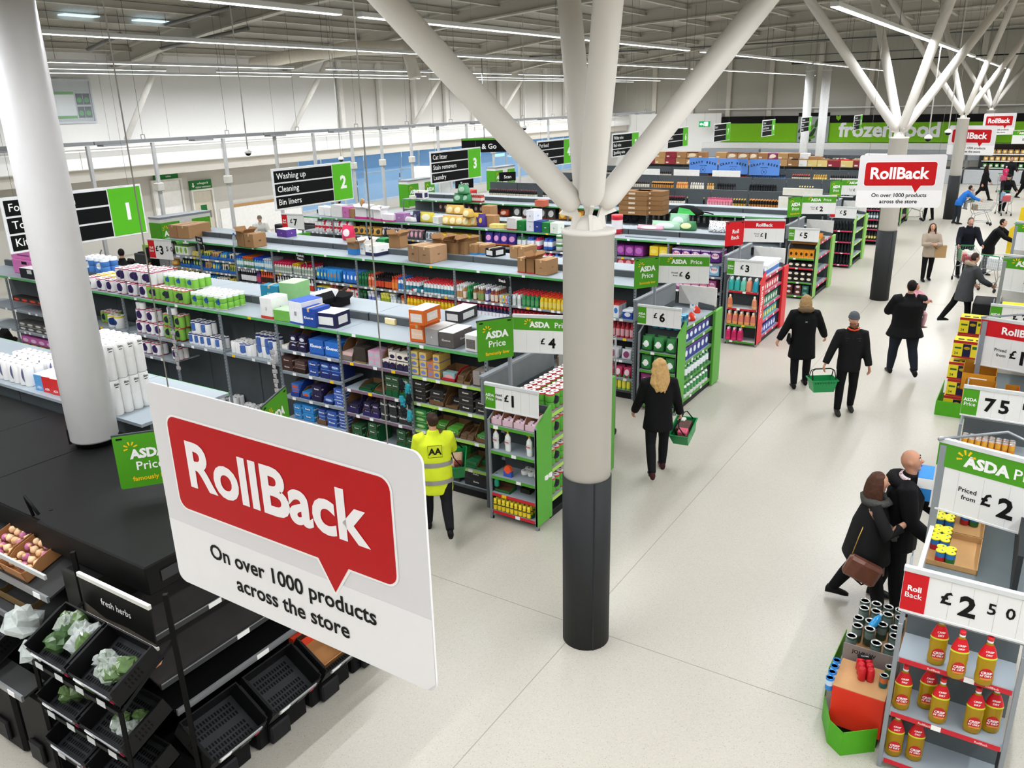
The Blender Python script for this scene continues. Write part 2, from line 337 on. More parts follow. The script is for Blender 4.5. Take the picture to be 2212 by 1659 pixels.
def wall_sign(y0, y1, z0, z1, lines, label):
    s = thing('wall_sign', label, 'sign', (XL+.1, y0, z0)); MB().box(-.06, 0, 0, 0, y1-y0, z1-z0, c=.01).obj('board', M('1f7a34', .5), s)
    t = MB(); h = (z1-z0)
    for k, l in enumerate(lines): t.text(l, h*.30, (.004, (y1-y0)*.58, h*(.60-.38*k) if len(lines) > 1 else h*.35), (0, 1, 0), (0, 0, 1), fit=(y1-y0)*.72)
    t.add([(.004, .08, h*.5), (.004, .16, h*.3), (.004, .24, h*.5), (.004, .19, h*.5), (.004, .19, h*.8), (.004, .13, h*.8), (.004, .13, h*.5)], [(0, 1, 2, 3, 4, 5, 6)][:1])
    t.obj('lettering', PWHITE, s)
wall_sign(20.6, 21.72, 2.66, 2.98, ['toilets'], 'green toilets sign above the tall white door')
wall_sign(22.2, 23.3, 2.12, 2.52, ['colleague &', 'visitor entrance'], 'green colleague and visitor entrance sign above the cream door')
struct(MB().box(XL+.02, 24.2, 1.22, XL+.06, 28.3, 1.34, c=.01).obj('trim_wood', M('b98f5e', .6))); struct(MB().box(XL+.01, 23.6, 0, XL+.03, 28.3, 1.22).obj('wall_panel', M('f4f3f0', .6)))
# office window high in the left wall
ow = thing('window_10', 'high interior office window in the white wall with posters behind it', 'window', (XL+.1, 16.8, 4.95)); del ow['category']; struct(ow)
for a, b, c_, d in ((0, .06, 0, 1.5), (1.72, 1.78, 0, 1.5), (.06, 1.72, 0, .06), (.06, 1.72, 1.44, 1.5)): MB().box(0, a, c_, .1, b, d).obj('window_frame', frame_m, ow)
MB().box(.02, .06, .06, .03, 1.72, 1.44).obj('back_board', M('c9c9c6', .5), ow); MB().box(.03, .1, .15, .036, 1.1, 1.1).obj('poster', PWHITE, ow)
for c_ in (.16, .98): MB().box(.037, .1, c_, .04, 1.1, c_+.1).obj('poster_band', GREEN, ow)
for a in (0, 1):
    for b in (0, 1):
        MB().box(.03, 1.16+a*.27, .18+b*.45, .036, 1.41+a*.27, .56+b*.45).obj('photo_print', M('3b332c', .5, nz=.5, scale=14), ow)
        MB().lathe([(.09, 0), (.09, .004)], 14).xf(Matrix.Translation((.037, 1.28+a*.27, .34+b*.45)) @ Matrix.Rotation(PI/2, 4, 'Y')).obj('green_disc', M('3f9d2e', .5), ow)
MB().box(.085, .06, .06, .09, 1.72, 1.44).obj('pane', glass, ow)
# ------------------------------------------------------------------ roof
PROF = [(-30.4, 7.25), (-27, 7.85), (-24, 8.3), (-20, 8.75), (-16, 9.05), (-10, 9.3), (0, 9.5), (14.4, 9.55)]
def roof_z(x):
    for (a, za), (b, zb) in zip(PROF, PROF[1:]):
        if a <= x <= b: return za+(zb-za)*(x-a)/(b-a)
    return PROF[-1][1]
vs = []; fs = []
for x, z in PROF: vs += [(x, YN-.3, z), (x, YF+.3, z), (x, YN-.3, z+.2), (x, YF+.3, z+.2)]
for k in range(len(PROF)-1):
    o = 4*k; fs += [(o, o+4, o+5, o+1), (o+2, o+3, o+7, o+6)]
fs += [(0, 1, 3, 2), (4*7, 4*7+2, 4*7+3, 4*7+1)]
ceil = struct(MB().add(vs, fs).obj('ceiling', ribbed('b5b0a5', 'Y', 5.0)))
beam_m = M('c2beb4', .6, nz=.05, scale=.8)
BEAMS = [-6.6, 2.3, 10.6, 19.6, 28.0, 36.9, 45.2, 54.1, 60.5]
for y in BEAMS:
    rings = []
    for x, z in PROF: rings.append([(x, y-.13, z), (x, y+.13, z), (x, y+.13, z-.06), (x, y+.03, z-.09), (x, y+.03, z-.50), (x, y+.14, z-.52), (x, y+.14, z-.58), (x, y-.14, z-.58), (x, y-.14, z-.52), (x, y-.03, z-.50), (x, y-.03, z-.09), (x, y-.13, z-.06)])
    MB().loft(rings, sm=False).obj('roof_beam', beam_m, ceil)
for i, x in enumerate((-28.6, -26.9, -25.2, -23.5, -21.8, -20.1, -18.2, -16.2, -14.2, -12.0, -9.8, -7.6, -5.4, -3.2, -1.0, 1.2, 4, 7, 10, 13)):
    z = roof_z(x); MB().box(x-.03, YN, z-.2, x+.03, YF, z-.01).box(x-.09, YN, z-.22, x+.09, YF, z-.2).obj('roof_purlin', beam_m, ceil)
for x, y in ((-25.6, 15.6), (-25.6, 18.0), (-22.6, 13.0)):
    z = roof_z(x); MB().box(x-.8, y-.55, z-.05, x+.8, y+.55, z-.012).obj('rooflight', M('cfe6f5', .5, nz=0, emit=1.1), ceil)
# horizontal dark bracing trays under the roof, a duct
for n, (x0, x1, y, z) in enumerate(((-27, 2, 44.6, 7.8), (-27, -4.5, 53.0, 7.5), (-12.6, 3, 48.5, 6.9))):
    t = thing('cable_tray', ['long grey cable tray slung under the roof, nearest of three', 'grey cable tray slung under the roof behind the light lines', 'black cable tray slung low over the two white columns'][n], 'tray', (0, 0, 0))
    MB().box(x0, y-.06, z, x1, y+.06, z+.06).obj('tray', M(['5b5e5f', '6b6e6f', '1c1c1d'][n], .5), t); hm = MB()
    for k in range(int((x1-x0)/3)+1): MB().tube((x0+k*3, y, z+.06), (x0+k*3, y, roof_z(x0+k*3)), .008, n=4).obj('hanger', M('4a4a4a', .5), t)
for n, (a, b) in enumerate((((-26.4, 16.6, 7.2), (-24.6, 16.6, 7.55)), ((-26.0, 19.0, 7.3), (-22.0, 19.3, 7.7)), ((-24.5, 18.2, 7.9), (-20.6, 18.4, 8.3)))):
    t = thing('heater', 'long grey radiant heater hung under the roof, %s' % ['lowest on the left', 'middle one', 'topmost'][n], 'heater', (0, 0, 0), group=None)
    MB().path([a, b], .10, 8, flat=.6).obj('casing', M('6f6d68', .5, .2), t)
    for p in (a, b): MB().tube(p, (p[0], p[1], roof_z(p[0])), .008, n=4).obj('hanger', DGREY, t)
tag(MB().path([(-27.5, 24.2, 7.0), (-25, 24.2, 7.2), (-22, 24.2, 7.3), (-19.6, 24.2, 7.2), (-19.3, 24.2, 6.2)], .24, 12).obj('air_duct', M('e3ddcf', .5)), 'fat cream air duct bending down under the roof near the left wall', 'duct')
for k, y in enumerate((19.6, 28.0, 36.9, 45.2, 54.1)):
    s = MB().tube((-29.6, y-.1, 4.3), (-27.6, y+.5, roof_z(-27.6)-.5), .11, n=10).obj('wall_strut', M('ebe8e2', .5)); s['kind'] = 'structure'
# ------------------------------------------------------------------ columns
col_m = M('e6e2db', .42, nz=.03, scale=1.5); colg = M('323334', .55, nz=.05)
def tree(x, y, label):
    t = thing('tree_column', label, 'column', (x, y, 0)); R = .235
    MB().lathe([(R-.006, 1.86), (R-.006, 4.2), (R+.006, 4.2), (R+.006, 4.23), (R-.02, 4.24)], 32).obj('shaft', col_m, t)
    MB().lathe([(R+.004, 0), (R+.004, 1.87)], 32).obj('guard_sleeve', colg, t)
    MB().box(.16, -.175, 0, .175, -.155, 1.868).obj('sleeve_seam', M('2e3033', .5), t)
    z0 = 4.3
    for tx, ty in ((-.65, -.66), (.30, -.42), (-.37, .49), (.54, .80)):
        if 1:
            d = Vector((tx, ty, 1)).normalized(); p0 = Vector((0, 0, z0))+d*.17; p1 = Vector((0, 0, z0))+d*((roof_z(x)-.5-z0)/d.z)
            R2 = .112
            pts = [p0, p0+d*.03, p0+d*.08, p0+d*.14, p1]; b = MB().path(pts, [.05, .085, .105, R2, R2], 20).obj('strut', col_m, t)
            e = d.cross(Vector((0, 0, 1))).normalized(); n = e.cross(d)
            a0 = Vector((0, 0, 4.22)); f = MB()
            for s in (-.02, .02): pass
            q = [a0-n*.02+Vector((d.x, d.y, 0)).normalized()*.03, a0+Vector((d.x, d.y, 0)).normalized()*.17, a0+d*.17+n*.0+Vector((d.x, d.y, 0))*.05, a0+d*.30-n*.09, a0+d*.30+n*.09]
            f.add([v+e*.016 for v in q]+[v-e*.016 for v in q], [(0, 1, 2, 3, 4), (9, 8, 7, 6, 5)]+[(k, 5+k, 5+(k+1) % 5, (k+1) % 5) for k in range(5)]); f.obj('fin_plate', col_m, b)
    MB().ball((0, 0, 4.24), .13, .13, .12, n=12).obj('hub', col_m, t); return t
tree(-3.32, 6.47, 'nearest white branching column with dark grey sleeve in the main aisle'); tree(-3.32, 23.75, 'second white branching column, behind the far hanging sign')
tree(-3.32, 41.05, 'third white branching column, beside the trolley queue'); tree(-3.32, 58.3, 'farthest branching column in front of the frozen wall')
lc = thing('round_column', 'big white round column standing behind the black produce cabinet', 'column', (-8.05, 4.36, 2.005))
MB().lathe([(.225, .06), (.235, .08), (.235, 7.0)], 32).obj('shaft', M('c4c3c3', .4, nz=.03), lc); MB().lathe([(.19, 0), (.19, .3)], 24).obj('inner_core', BLACK, lc)
nb = MB().prism([(0, 0), (.10, 0), (.10, .16), (.07, .2), (0, .2)], (.02-.235*math.sin(.75)-.03, -.235*math.cos(.75)-.005, .04), (math.cos(.6), -math.sin(.6), 0), (0, 0, 1), .03); nb.obj('cutout', BLACK, lc)
for k, (px, yy) in enumerate(((1736, 52.0), (1771, 52.0))):
    p = aty(px, 320, yy); o = thing('plain_column', 'plain white far column in front of the cucumber picture, %s of the pair' % ('left' if k == 0 else 'right'), 'column', (p.x, yy, 0))
    MB().lathe([(.24, 0), (.24, 6.9)], 20).obj('shaft', M('e9eae9', .5), o); MB().lathe([(.27, 6.6), (.27, 6.66)], 20).obj('collar', M('cfd0cf', .5), o)
# ------------------------------------------------------------------ strip lights
hous = M('d9dadb', .4, nz=.02); led = M('fffdf6', .5, nz=0, emit=5.0)
for i, (x, y0, y1) in enumerate(STRIPS):
    s = thing('strip_light', 'long white LED strip light over x row %d, run %d along the ceiling' % (round(-x), i+1), 'strip light', (x, y0, STRIP_Z)); L = y1-y0
    MB().box(-.065, 0, 0, .065, L, .07, c=.008).obj('housing', hous, s)
    n = max(1, round(L/2.9))
    for k in range(n): MB().box(-.055, L/n*k+.02, -.008, .055, L/n*(k+1)-.02, -.001).obj('diffuser', led, s)
    for k in range(0, n+1, 2):
        q = min(max(L/n*k, .2), L-.2); MB().tube((0, q, .07), (0, q, roof_z(x)-STRIP_Z), .007, n=4).obj('hanger', M('77746e', .5), s)
seen = {}
for i, s in enumerate([o for o in COL.objects if o.name.startswith('strip_light')]):
    x, y0, y1 = STRIPS[i]; nm = {-3: 'the main aisle', 0: 'the near aisle (unseen, added fill)', -6: 'the produce cabinet (unseen, added fill)', -9: 'the aisle ends near the big column', -14: 'the hanging aisle numbers', -21: 'the till ends', -24: 'the tills', -27: 'the wall side of the tills', 3: 'the promotion bays', 8: 'the right hand bays', 9: 'the right hand bays'}.get(round(x), 'the shelves')
    seen[nm] = seen.get(nm, 0)+1; s['label'] = 'LED strip light over %s, %s run from the near end' % (nm, nth(seen[nm]))
# ------------------------------------------------------------------ frozen wall
fz = thing('frozen_fascia', 'long lime green wall fascia reading frozen food with black top band', 'fascia', (0, YF, 0))
MB().box(-20.7, -.5, 3.48, 8, -.1, 3.95).obj('black_band', M('141414', .6), fz); MB().box(-20.7, -.46, 2.2, 8, -.1, 3.48).obj('green_panel', M('76b512', .55, nz=.03), fz)
MB().box(-22, -.9, 1.75, 8, -.1, 2.16).obj('white_ledge', M('e8e7e3', .6), fz)
MB().text('frozen food', 1.32, (-9.35, -.475, 2.58), bold=.035, fit=6.6).obj('lettering', PWHITE, fz)
MB().add([(-12.55+dx, -.505, 3.5+dz) for dx, dz in ((0, .1), (-.15, .25), (-.17, .45), (0, .38), (.14, .5), (.15, .25))], [(0, 5, 4, 3, 2, 1)]).obj('leaf_emblem', M('76b512', .5), fz)
cp = thing('picture_board', 'tall food picture of cucumbers behind the pair of white columns', 'picture', (-15.2, YF-.6, 2.2))
MB().box(0, 0, 0, 2.1, .05, 1.95).obj('board', M('9aa09c', .5, nz=.25, scale=1.2), cp)
for k, (x, z, a, l) in enumerate(((.5, .5, 35, .95), (.75, .75, 50, 1.1), (1.0, .55, 62, .9), (.35, .9, 40, .8), (.8, .3, 10, .9), (.6, .15, -8, .8), (1.3, 1.3, 70, .7), (1.55, 1.2, 80, .6))):
    MB().ball((0, 0, 0), l*.5, .008, .13, n=12, m=8).xf(Matrix.Translation((x, -.006, z)) @ Matrix.Rotation(-math.radians(a), 4, 'Y')).obj('cucumber_print', M(['2f5a1c', '5c8f2c', '274718'][k % 3], .4, nz=.3, scale=8), cp)
MB().box(0, -.02, 1.7, 2.1, -.002, 1.95).obj('picture_top', BLACK, cp)
# ================================================================== shelving
SHM = M('98a2a9', .42, nz=.05, scale=3); RAIL = M('8b9298', .45); PANEL = M('4e5457', .55); RISE = M('7d868b', .5); PLINTH = M('1d1f20', .5)
GRAIL = M('58a860', .5); TICK = PWHITE; POST = None
def slotted():
    m = bpy.data.materials.new('slotted_steel'); m.use_nodes = True; nt = m.node_tree; b = nt.nodes['Principled BSDF']; L = nt.links.new
    tc = nt.nodes.new('ShaderNodeTexCoord'); sp = nt.nodes.new('ShaderNodeSeparateXYZ'); L(tc.outputs['Object'], sp.inputs[0])
    f = nt.nodes.new('ShaderNodeMath'); f.operation = 'FRACT'; mu = nt.nodes.new('ShaderNodeMath'); mu.operation = 'MULTIPLY'; mu.inputs[1].default_value = 18; L(sp.outputs[2], mu.inputs[0]); L(mu.outputs[0], f.inputs[0])
    g = nt.nodes.new('ShaderNodeMath'); g.operation = 'GREATER_THAN'; g.inputs[1].default_value = .62; L(f.outputs[0], g.inputs[0])
    ab = nt.nodes.new('ShaderNodeMath'); ab.operation = 'ABSOLUTE'; L(sp.outputs[0], ab.inputs[0])
    lt = nt.nodes.new('ShaderNodeMath'); lt.operation = 'LESS_THAN'; lt.inputs[1].default_value = .009; L(ab.outputs[0], lt.inputs[0])
    mm = nt.nodes.new('ShaderNodeMath'); mm.operation = 'MULTIPLY'; L(g.outputs[0], mm.inputs[0]); L(lt.outputs[0], mm.inputs[1])
    mx = nt.nodes.new('ShaderNodeMix'); mx.data_type = 'RGBA'; mx.inputs[6].default_value = lin('7f878c'); mx.inputs[7].default_value = lin('202224'); L(mm.outputs[0], mx.inputs[0])
    L(mx.outputs[2], b.inputs['Base Color']); b.inputs['Roughness'].default_value = .45; return m
POST = slotted(); RAILS = {'g': RAIL, 'green': GRAIL, 'lime': M('a9cf5f', .5), 'plum': M('7d6272', .5), 'red': M('c42531', .45), 'white': M('dcdcda', .5), 'pink': M('c93a5e', .5), 'dgreen': M('4c9430', .5), 'dark': M('46494b', .5)}
_mesh = {}
def cmesh(key, fn):
    if key not in _mesh: _mesh[key] = fn()
    return _mesh[key]
BW = 1.335
def shelf_part(root, x, w, z, depth, rail='g', tickets=3, mat=None, y=0.0, seed=0):
    """one shelf: tray with a front lip, a price rail and its tickets (all children of the shelving unit)"""
    mat = mat or SHM
    s = link('shelf', cmesh(('sh', round(w, 3), round(depth, 3), mat.name), lambda: MB().box(0, .012, -.028, w, depth, 0).box(0, .006, -.045, w, .02, -.002).mesh('shelf', mat)), root, (x, y, z))
    link('price_rail', cmesh(('rl', round(w, 3), rail), lambda: MB().box(.01, 0, -.044, w-.01, .006, -.004).mesh('price_rail', RAILS[rail])), s)
    rnd = random.Random(seed*7919+int(z*1000)+int(x*100))
    for k in range(tickets):
        tx = .04+(w-.14)*(k+rnd.random()*.7)/max(tickets, 1)
        c = 'yel' if rnd.random() < .12 else 'wh'
        link('price_ticket', cmesh(('tk', c), lambda: MB().box(0, -.003, -.046, .07, 0, -.002).mesh('price_ticket', YEL if c == 'yel' else TICK)), s, (tx, 0, 0))
    return s
def bayx(k): return -5.85-BW*(k+1)      # left edge of bay k (bay 0 is the one by the main aisle)
def gondola(name, label, F, bays, shelves, rails=None, D=1.55, top=True, tickets=3, toprail='green', panel_top=2.27, shelf_d=.5, base=True):
    """double-sided aisle shelving, front face at y = F, looking towards the camera"""
    g = thing(name, label, 'shelving', (-5.85, F, 0)); L = BW*bays; rails = rails or {}
    MB().box(-L, .03, 0, 0, D-.03, .12, c=.01).obj('plinth', PLINTH, g)
    for k in range(bays):
        x = -BW*(k+1)
        link('back_panel', cmesh(('bp', panel_top), lambda: MB().box(.01, -.03, .12, BW-.01, .03, panel_top, c=.006).mesh('back_panel', PANEL)), g, (x, .72, 0))
        shelf_part(g, x+.01, BW-.02, .17, .66, 'dark', 0)
        for j, z in enumerate(shelves.get(k, shelves['*'])):
            shelf_part(g, x+.03, BW-.06, z, shelf_d, rails.get((k, j), rails.get(k, 'g')), tickets, seed=k*10+j)
        if top:
            shelf_part(g, x+.004, BW-.008, 2.15, .72, toprail, 1, seed=k)
            link('riser_board', cmesh('riser', lambda: MB().box(.006, .735, 2.15, BW-.006, .765, 2.272, c=.004).mesh('riser_board', RISE)), g, (x, 0, 0))
            link('rear_top_shelf', cmesh(('rt', D), lambda: MB().box(.004, .77, 2.2, BW-.004, D, 2.232).mesh('rear_top_shelf', SHM)), g, (x, 0, 0))
    for k in range(bays+1):
        link('upright', cmesh(('post', top), lambda: MB().box(-.02, 0, 0, .02, .035, 2.10 if top else 1.6, c=.003).mesh('upright', POST)), g, (-BW*k-(.02 if k == 0 else -.02 if k == bays else 0), -.004, 0))
    return g
# ------------------------------------------------------------------ price signs
def price_sign(label, org, ang, w, h, price, head=None, frm=False, block=None, small=None, name='price_sign'):
    """white price board; org is its lower left front corner, ang its turn about the vertical"""
    s = thing(name, label, 'price sign', org, ang)
    MB().box(0, 0, 0, w, .018, h, c=.003).obj('board', M('e4e4e2', .4, nz=.02), s); MB().box(-.004, -.012, h-.03, w+.004, .03, h+.012, c=.003).obj('top_clip', M('cfd2d2', .35), s); MB().box(-.002, -.008, -.012, w+.002, .026, .006, c=.002).obj('bottom_clip', M('d9dbdb', .35), s)
    f = -.0035; ph = h
    if head:
        hh = h*.33; hc = {'asda': M('4a971d', .45, nz=.02), 'roll': M('c8141e', .45, nz=.02)}[head]
        hd = MB().box(.004, -.004, h-hh-.03, w-.004, 0, h-.03).obj('header', hc, s); t = MB()
        t.text({'asda': 'ASDA', 'roll': 'RollBack'}[head], hh*.62, (w*(.40 if head == 'asda' else .5), -.0065, h-.03-hh*.74), bold=.05 if head == 'asda' else .03)
        if head == 'asda': t.text('Price', hh*.62, (w*.74, -.0065, h-.03-hh*.74), bold=.01)
        t.obj('lettering', PWHITE, hd)
        if head == 'asda': MB().burst((w*.235, -.0065, h-.03-hh*.42), (1, 0, 0), (0, 0, 1), hh*.36).obj('sunburst', YEL, hd)
        ph = h-hh-.04
    x0 = 0.0
    if block:
        bw = h*.47; x0 = bw
        bk = MB().box(.003, -.004, .01, bw, 0, h-.034).obj('side_block', {'asda': M('4a971d', .45, nz=.02), 'roll': M('c8141e', .45, nz=.02)}[block], s)
        t = MB(); a, b = ('ASDA', 'Price') if block == 'asda' else ('Roll', 'Back')
        t.text(a, h*.17, (bw*.5, -.0065, h*.50), bold=.03, fit=bw*.84); t.text(b, h*.17, (bw*.5, -.0065, h*.34), bold=.01, fit=bw*.84); t.obj('lettering', PWHITE, bk)
    px = x0+(w-x0)*(.5 if not block else .35)
    t = MB(); ds = ph*.62
    if len(price) > 4 or (price.endswith('p')): px -= w*.08
    zb = ph*.24
    if price.startswith('£'):
        t.text('£', ds*.62, (px-.02*w, f, zb+ds*.26), align='r', bold=.03); body = price[1:]
        a = body.split('.')
        t.text(a[0], ds, (px+.03*w, f, zb), align='l', bold=.035)
        if len(a) > 1:
            t.text(a[1][0], ds*.55, (px+.03*w+ds*.80, f, zb+ds*.3), align='l', bold=.02); t.text(a[1][1], ds*.55, (px+.03*w+ds*1.30, f, zb+ds*.3), align='l', bold=.02)
    else:
        t.text(price[0], ds, (px, f, zb), align='r', bold=.035); t.text(price[1], ds, (px+.04*w, f, zb), align='l', bold=.035); t.text('P', ds*.5, (px+.30*w, f, zb+ds*.35), align='l', bold=.02)
    if frm:
        q = px-.02*w-ds*.5; t.text('Priced', ds*.24, (q, f, zb+ds*.52), align='r', bold=.015); t.text('from', ds*.24, (q-ds*.0, f, zb+ds*.24), align='r', bold=.015)
    t.obj('lettering', INK, s)
    cm = M('b9bbba', .5, nz=0)
    for k in (1, 2, 3, 4): MB().box(x0+(w-x0)*k/5, -.0015, .012, x0+(w-x0)*k/5+.002, -.0005, ph-.01).obj('card_joint', cm, s)
    return s
def flag_sign(label, org, ang, w, h, kind='asda'):
    s = thing('flag_sign', label, 'shelf flag', org, ang)
    MB().prism(rrect(w, h, .02), (0, 0, 0), (1, 0, 0), (0, 0, 1), .012).obj('board', M('4a971d' if kind == 'asda' else 'c8141e', .45, nz=.02), s)
    MB().box(-.004, .002, h-.012, w+.004, .02, h+.014).obj('top_rail', DGREY, s)
    for q in (.03, w-.08): MB().box(q, -.004, h-.035, q+.05, -.001, h-.02).obj('slot', BLACK, s)
    t = MB(); a, b = ('ASDA', 'Price') if kind == 'asda' else ('Roll', 'Back')
    t.text(a, h*.23, (w*.54, -.004, h*.56 if kind == 'asda' else h*.52), bold=.05 if kind == 'asda' else .02, fit=w*.78); t.text(b, h*.23, (w*.54, -.004, h*.33 if kind == 'asda' else h*.27), bold=.012, fit=w*.72); t.obj('lettering', PWHITE, s)
    if kind == 'asda':
        y = MB().burst((w*.27, -.004, h*.76), (1, 0, 0), (0, 0, 1), h*.12); y.text('famously low', h*.12, (w*.54, -.004, h*.13), bold=.02, fit=w*.84); y.obj('yellow_print', YEL, s)
    return s
# ------------------------------------------------------------------ aisle-end units of the left gondolas
ENDLAB = {}
def end_unit(F, wing_z, end_z, panel, wrail, erail, nm, D=1.5, red_text=False, wmat=None):
    """end cap: a narrow bay turned to the camera plus end shelves turned to the main aisle"""
    pm = {'green': M('5aa63c', .45, nz=.03), 'red': M('d2232c', .45, nz=.03), 'lime': M('82bb55', .45, nz=.03)}[panel]
    g = thing('end_unit', nm, 'end display', (-5.62, F-.38, 0)); w = .745; d = .38
    # front bay
    for x in (0, w-.035): MB().box(x, 0, 0, x+.035, .035, 1.44, c=.004).obj('upright', STEEL, g); 
    for x in (0, w-.035): MB().path([(x+.017, .017, 1.43), (x+.017, d, 1.62)], .018, 4).obj('sloping_rail', STEEL, g)
    MB().lathe([(.025, 0), (.025, .03), (.015, .04)], 8).obj('foot', BLACK, g, (.02, .03, -.0)); MB().lathe([(.025, 0), (.025, .03), (.015, .04)], 8).obj('foot', BLACK, g, (w-.02, .03, -.0))
    MB().box(.035, d-.03, .08, w-.035, d, 1.62).obj('back_panel', PANEL, g)
    for j, z in enumerate(wing_z): shelf_part(g, .035, w-.07, z, d-.03, wrail[j % len(wrail)], 1, seed=int(F*10)+j, mat=wmat)
    sp = MB().prism([(0, .06), (d, .06), (d, 1.64), (.03, 1.46), (0, 1.42)], (w+.001, 0, 0), (0, 1, 0), (0, 0, 1), .03).obj('side_panel', pm, g)
    if red_text: MB().text('RollBack', .21, (w+.003, d*.32, 1.35), (0, 0, -1), (0, 1, 0), align='l', fit=1.2).obj('lettering', PWHITE, sp)
    # end shelves facing the aisle
    for z in end_z:
        s = link('shelf', cmesh(('es', D, d), lambda: MB().box(-.06, d+.03, -.03, w-.02, d+D-.06, 0).mesh('shelf', SHM)), g, (0, 0, z))
        link('price_rail', cmesh(('er', erail, D), lambda: MB().box(w-.02, d+.03, -.045, w-.012, d+D-.06, .004).mesh('price_rail', RAILS[erail])), s)
        for q in (.25, .8): link('price_ticket', cmesh('ett', lambda: MB().box(w-.013, 0, -.045, w-.008, .08, .002).mesh('price_ticket', TICK)), s, (0, d+.1+q, 0))
    MB().box(-.23, d, .0, w-.03, d+D, .1, c=.01).obj('plinth', PLINTH, g)
    MB().box(-.1, d-.3, .1, -.06, d+D, 1.62).obj('centre_panel', PANEL, g); MB().box(-.1, d-.36, 1.62, -.06, d+D, 1.97, c=.006).obj('header_panel', M('757b7f', .5), g); MB().box(-.12, d-.37, 1.97, -.04, d+D+.02, 2.0).obj('header_cap', STEEL, g)
    MB().prism([(0, .06), (.34, .06), (.34, 1.5), (.30, 1.58), (0, 1.62)], (w-.34, d+D-.01, 0), (1, 0, 0), (0, 0, 1), .03).obj('rear_panel', PANEL, g)
    MB().box(w-.03, d+D-.06, 0.02, w+.03, d+D+.34, 1.5, c=.01).obj('rear_side_panel', pm, g) if not red_text else MB().box(w-.03, d+D-.06, 0.02, w+.03, d+D+.34, 1.5, c=.01).obj('rear_side_panel', pm, g)
    MB().box(0, d+D+.02, 1.56, w, d+D+.04, 1.92, c=.004).obj('rear_board', M('d8d6d0', .5), g)
    for x in (.1,): MB().box(x, d, 1.5, x+.04, d+.04, 2.45).obj('sign_post', STEEL, g)
    return g
# ================================================================== left gondolas
G1, G2, G3, G4 = 8.5, 13.25, 18.05, 22.95
gondola('shelving', 'tissue and kitchen roll shelving, nearest full aisle unit with green top edge', G1, 10,
        {'*': [1.45, 1.0, .55], 0: [1.68, 1.28, .86, .44], 1: [1.70, 1.27, .87, .45], 2: [1.70, 1.34, .92, .54], 3: [1.44], 4: [1.45], 5: [1.47, 1.08], 6: [1.46, 1.0]},
        {0: 'lime', 1: 'plum'}, tickets=3)
gondola('shelving', 'cleaning products shelving behind the tissue aisle, full of bottles', G2, 10, {'*': [1.53, 1.17, .75, .4], 8: [1.73, 1.42, 1.1, .7], 9: [1.74, 1.44, 1.1, .7], 7: [1.64, 1.27, .85], 6: [1.6, 1.22, .8]}, tickets=6)
gondola('shelving', 'laundry shelving third from the front with boxes along its top', G3, 10, {'*': [1.70, 1.35, 1.0, .6], 0: [1.72, 1.42, 1.05, .6]}, tickets=5)
gondola('shelving', 'pet aisle shelving fourth from the front, bare green edged top', G4, 10, {'*': [1.72, 1.35, 1.0, .6]}, tickets=5)
for n, F, ph in ((0, 27.85, 2.25), (1, 32.7, 2.25), (2, 37.6, 2.2), (3, 42.5, 2.0)):
    g = gondola('wine_shelving', ['wine shelving with tall grey back, nearest of the drinks aisles', 'second drinks shelving with tall grey back and white edge', 'beer shelving under the three blue craft signs', 'far shelving stacked with cartons behind the craft signs'][n], F, 10, {'*': [1.74, 1.3, .85, .45]}, {k: 'white' for k in range(10)}, top=False, panel_top=ph, tickets=0)
# ---- end units and their boards
def vpanel(F): pass
E1 = end_unit(G1, [1.37, 1.01, .65, .40, .14], [1.5, 1.12, .72, .3], 'green', ['dgreen', 'dgreen', 'dgreen', 'red', 'red'], 'lime', 'narrow end display by the nearest column with green side panel')
E2 = end_unit(G2, [1.11, .76, .42, .12], [1.5, 1.2, .86, .52, .16], 'green', ['dgreen'], 'dgreen', 'end display of green washing tablets near the blonde shopper')
E3 = end_unit(G3, [1.24, .85, .48, .10], [1.5, 1.15, .82, .5, .16], 'red', ['red', 'red', 'dgreen', 'dgreen'], 'pink', 'end display of fabric softener with red lettered side panels', red_text=True, wmat=M('d9dcdd', .45))
E4 = end_unit(22.95+.2, [1.13, .87, .48, .10], [1.5, 1.1, .7, .3], 'lime', ['dgreen', 'red', 'dgreen', 'dgreen'], 'pink', 'end display of coffee packs with lime side panels')
E5 = end_unit(27.85+.3, [1.2, .85, .5, .12], [1.5, 1.1, .7, .3], 'lime', ['pink'], 'lime', 'end display of dark wine bottles with pink edges and lime side panel')
E6 = end_unit(33.0, [1.3, .95, .6, .2], [1.5, 1.1, .7, .3], 'lime', ['pink'], 'pink', 'farther end display of dark bottles half behind the hanging sign')
E7 = end_unit(38.3, [1.3, .95, .6, .2], [1.5, 1.1, .7, .3], 'lime', ['pink'], 'pink', 'farthest end display behind the second hanging sign')
A20 = math.radians(19); HX = -5.44
def end_signs(F, price, head, frm, wprice, wblock, wfrm, nm, fk='asda', wing=True):
    price_sign('%s price board %s on the aisle end' % ({'asda': 'green headed', 'roll': 'red RollBack headed'}[head], price)+nm, (HX, F+.02, 2.27), A20, .86, .48, price, head, frm)
    a = math.radians(58); flag_sign('%s flag beside the %s board' % ({'asda': 'green ASDA Price famously low', 'roll': 'red Roll Back'}[fk], price)+nm, (HX-.5*math.cos(a), F+.02-.5*math.sin(a), 2.20), a, .5, .52, fk)
    if wing: price_sign('white strip board %s over the end display' % wprice+nm, (-5.63, F-.39, 1.60), 0, .79, .335, wprice, None, wfrm, wblock)
end_signs(G1, '£4', 'asda', False, '£1', 'asda', True, ' by the nearest column'); end_signs(G2, '£6', 'asda', True, '£6', 'asda', False, ' of the cleaning aisle')
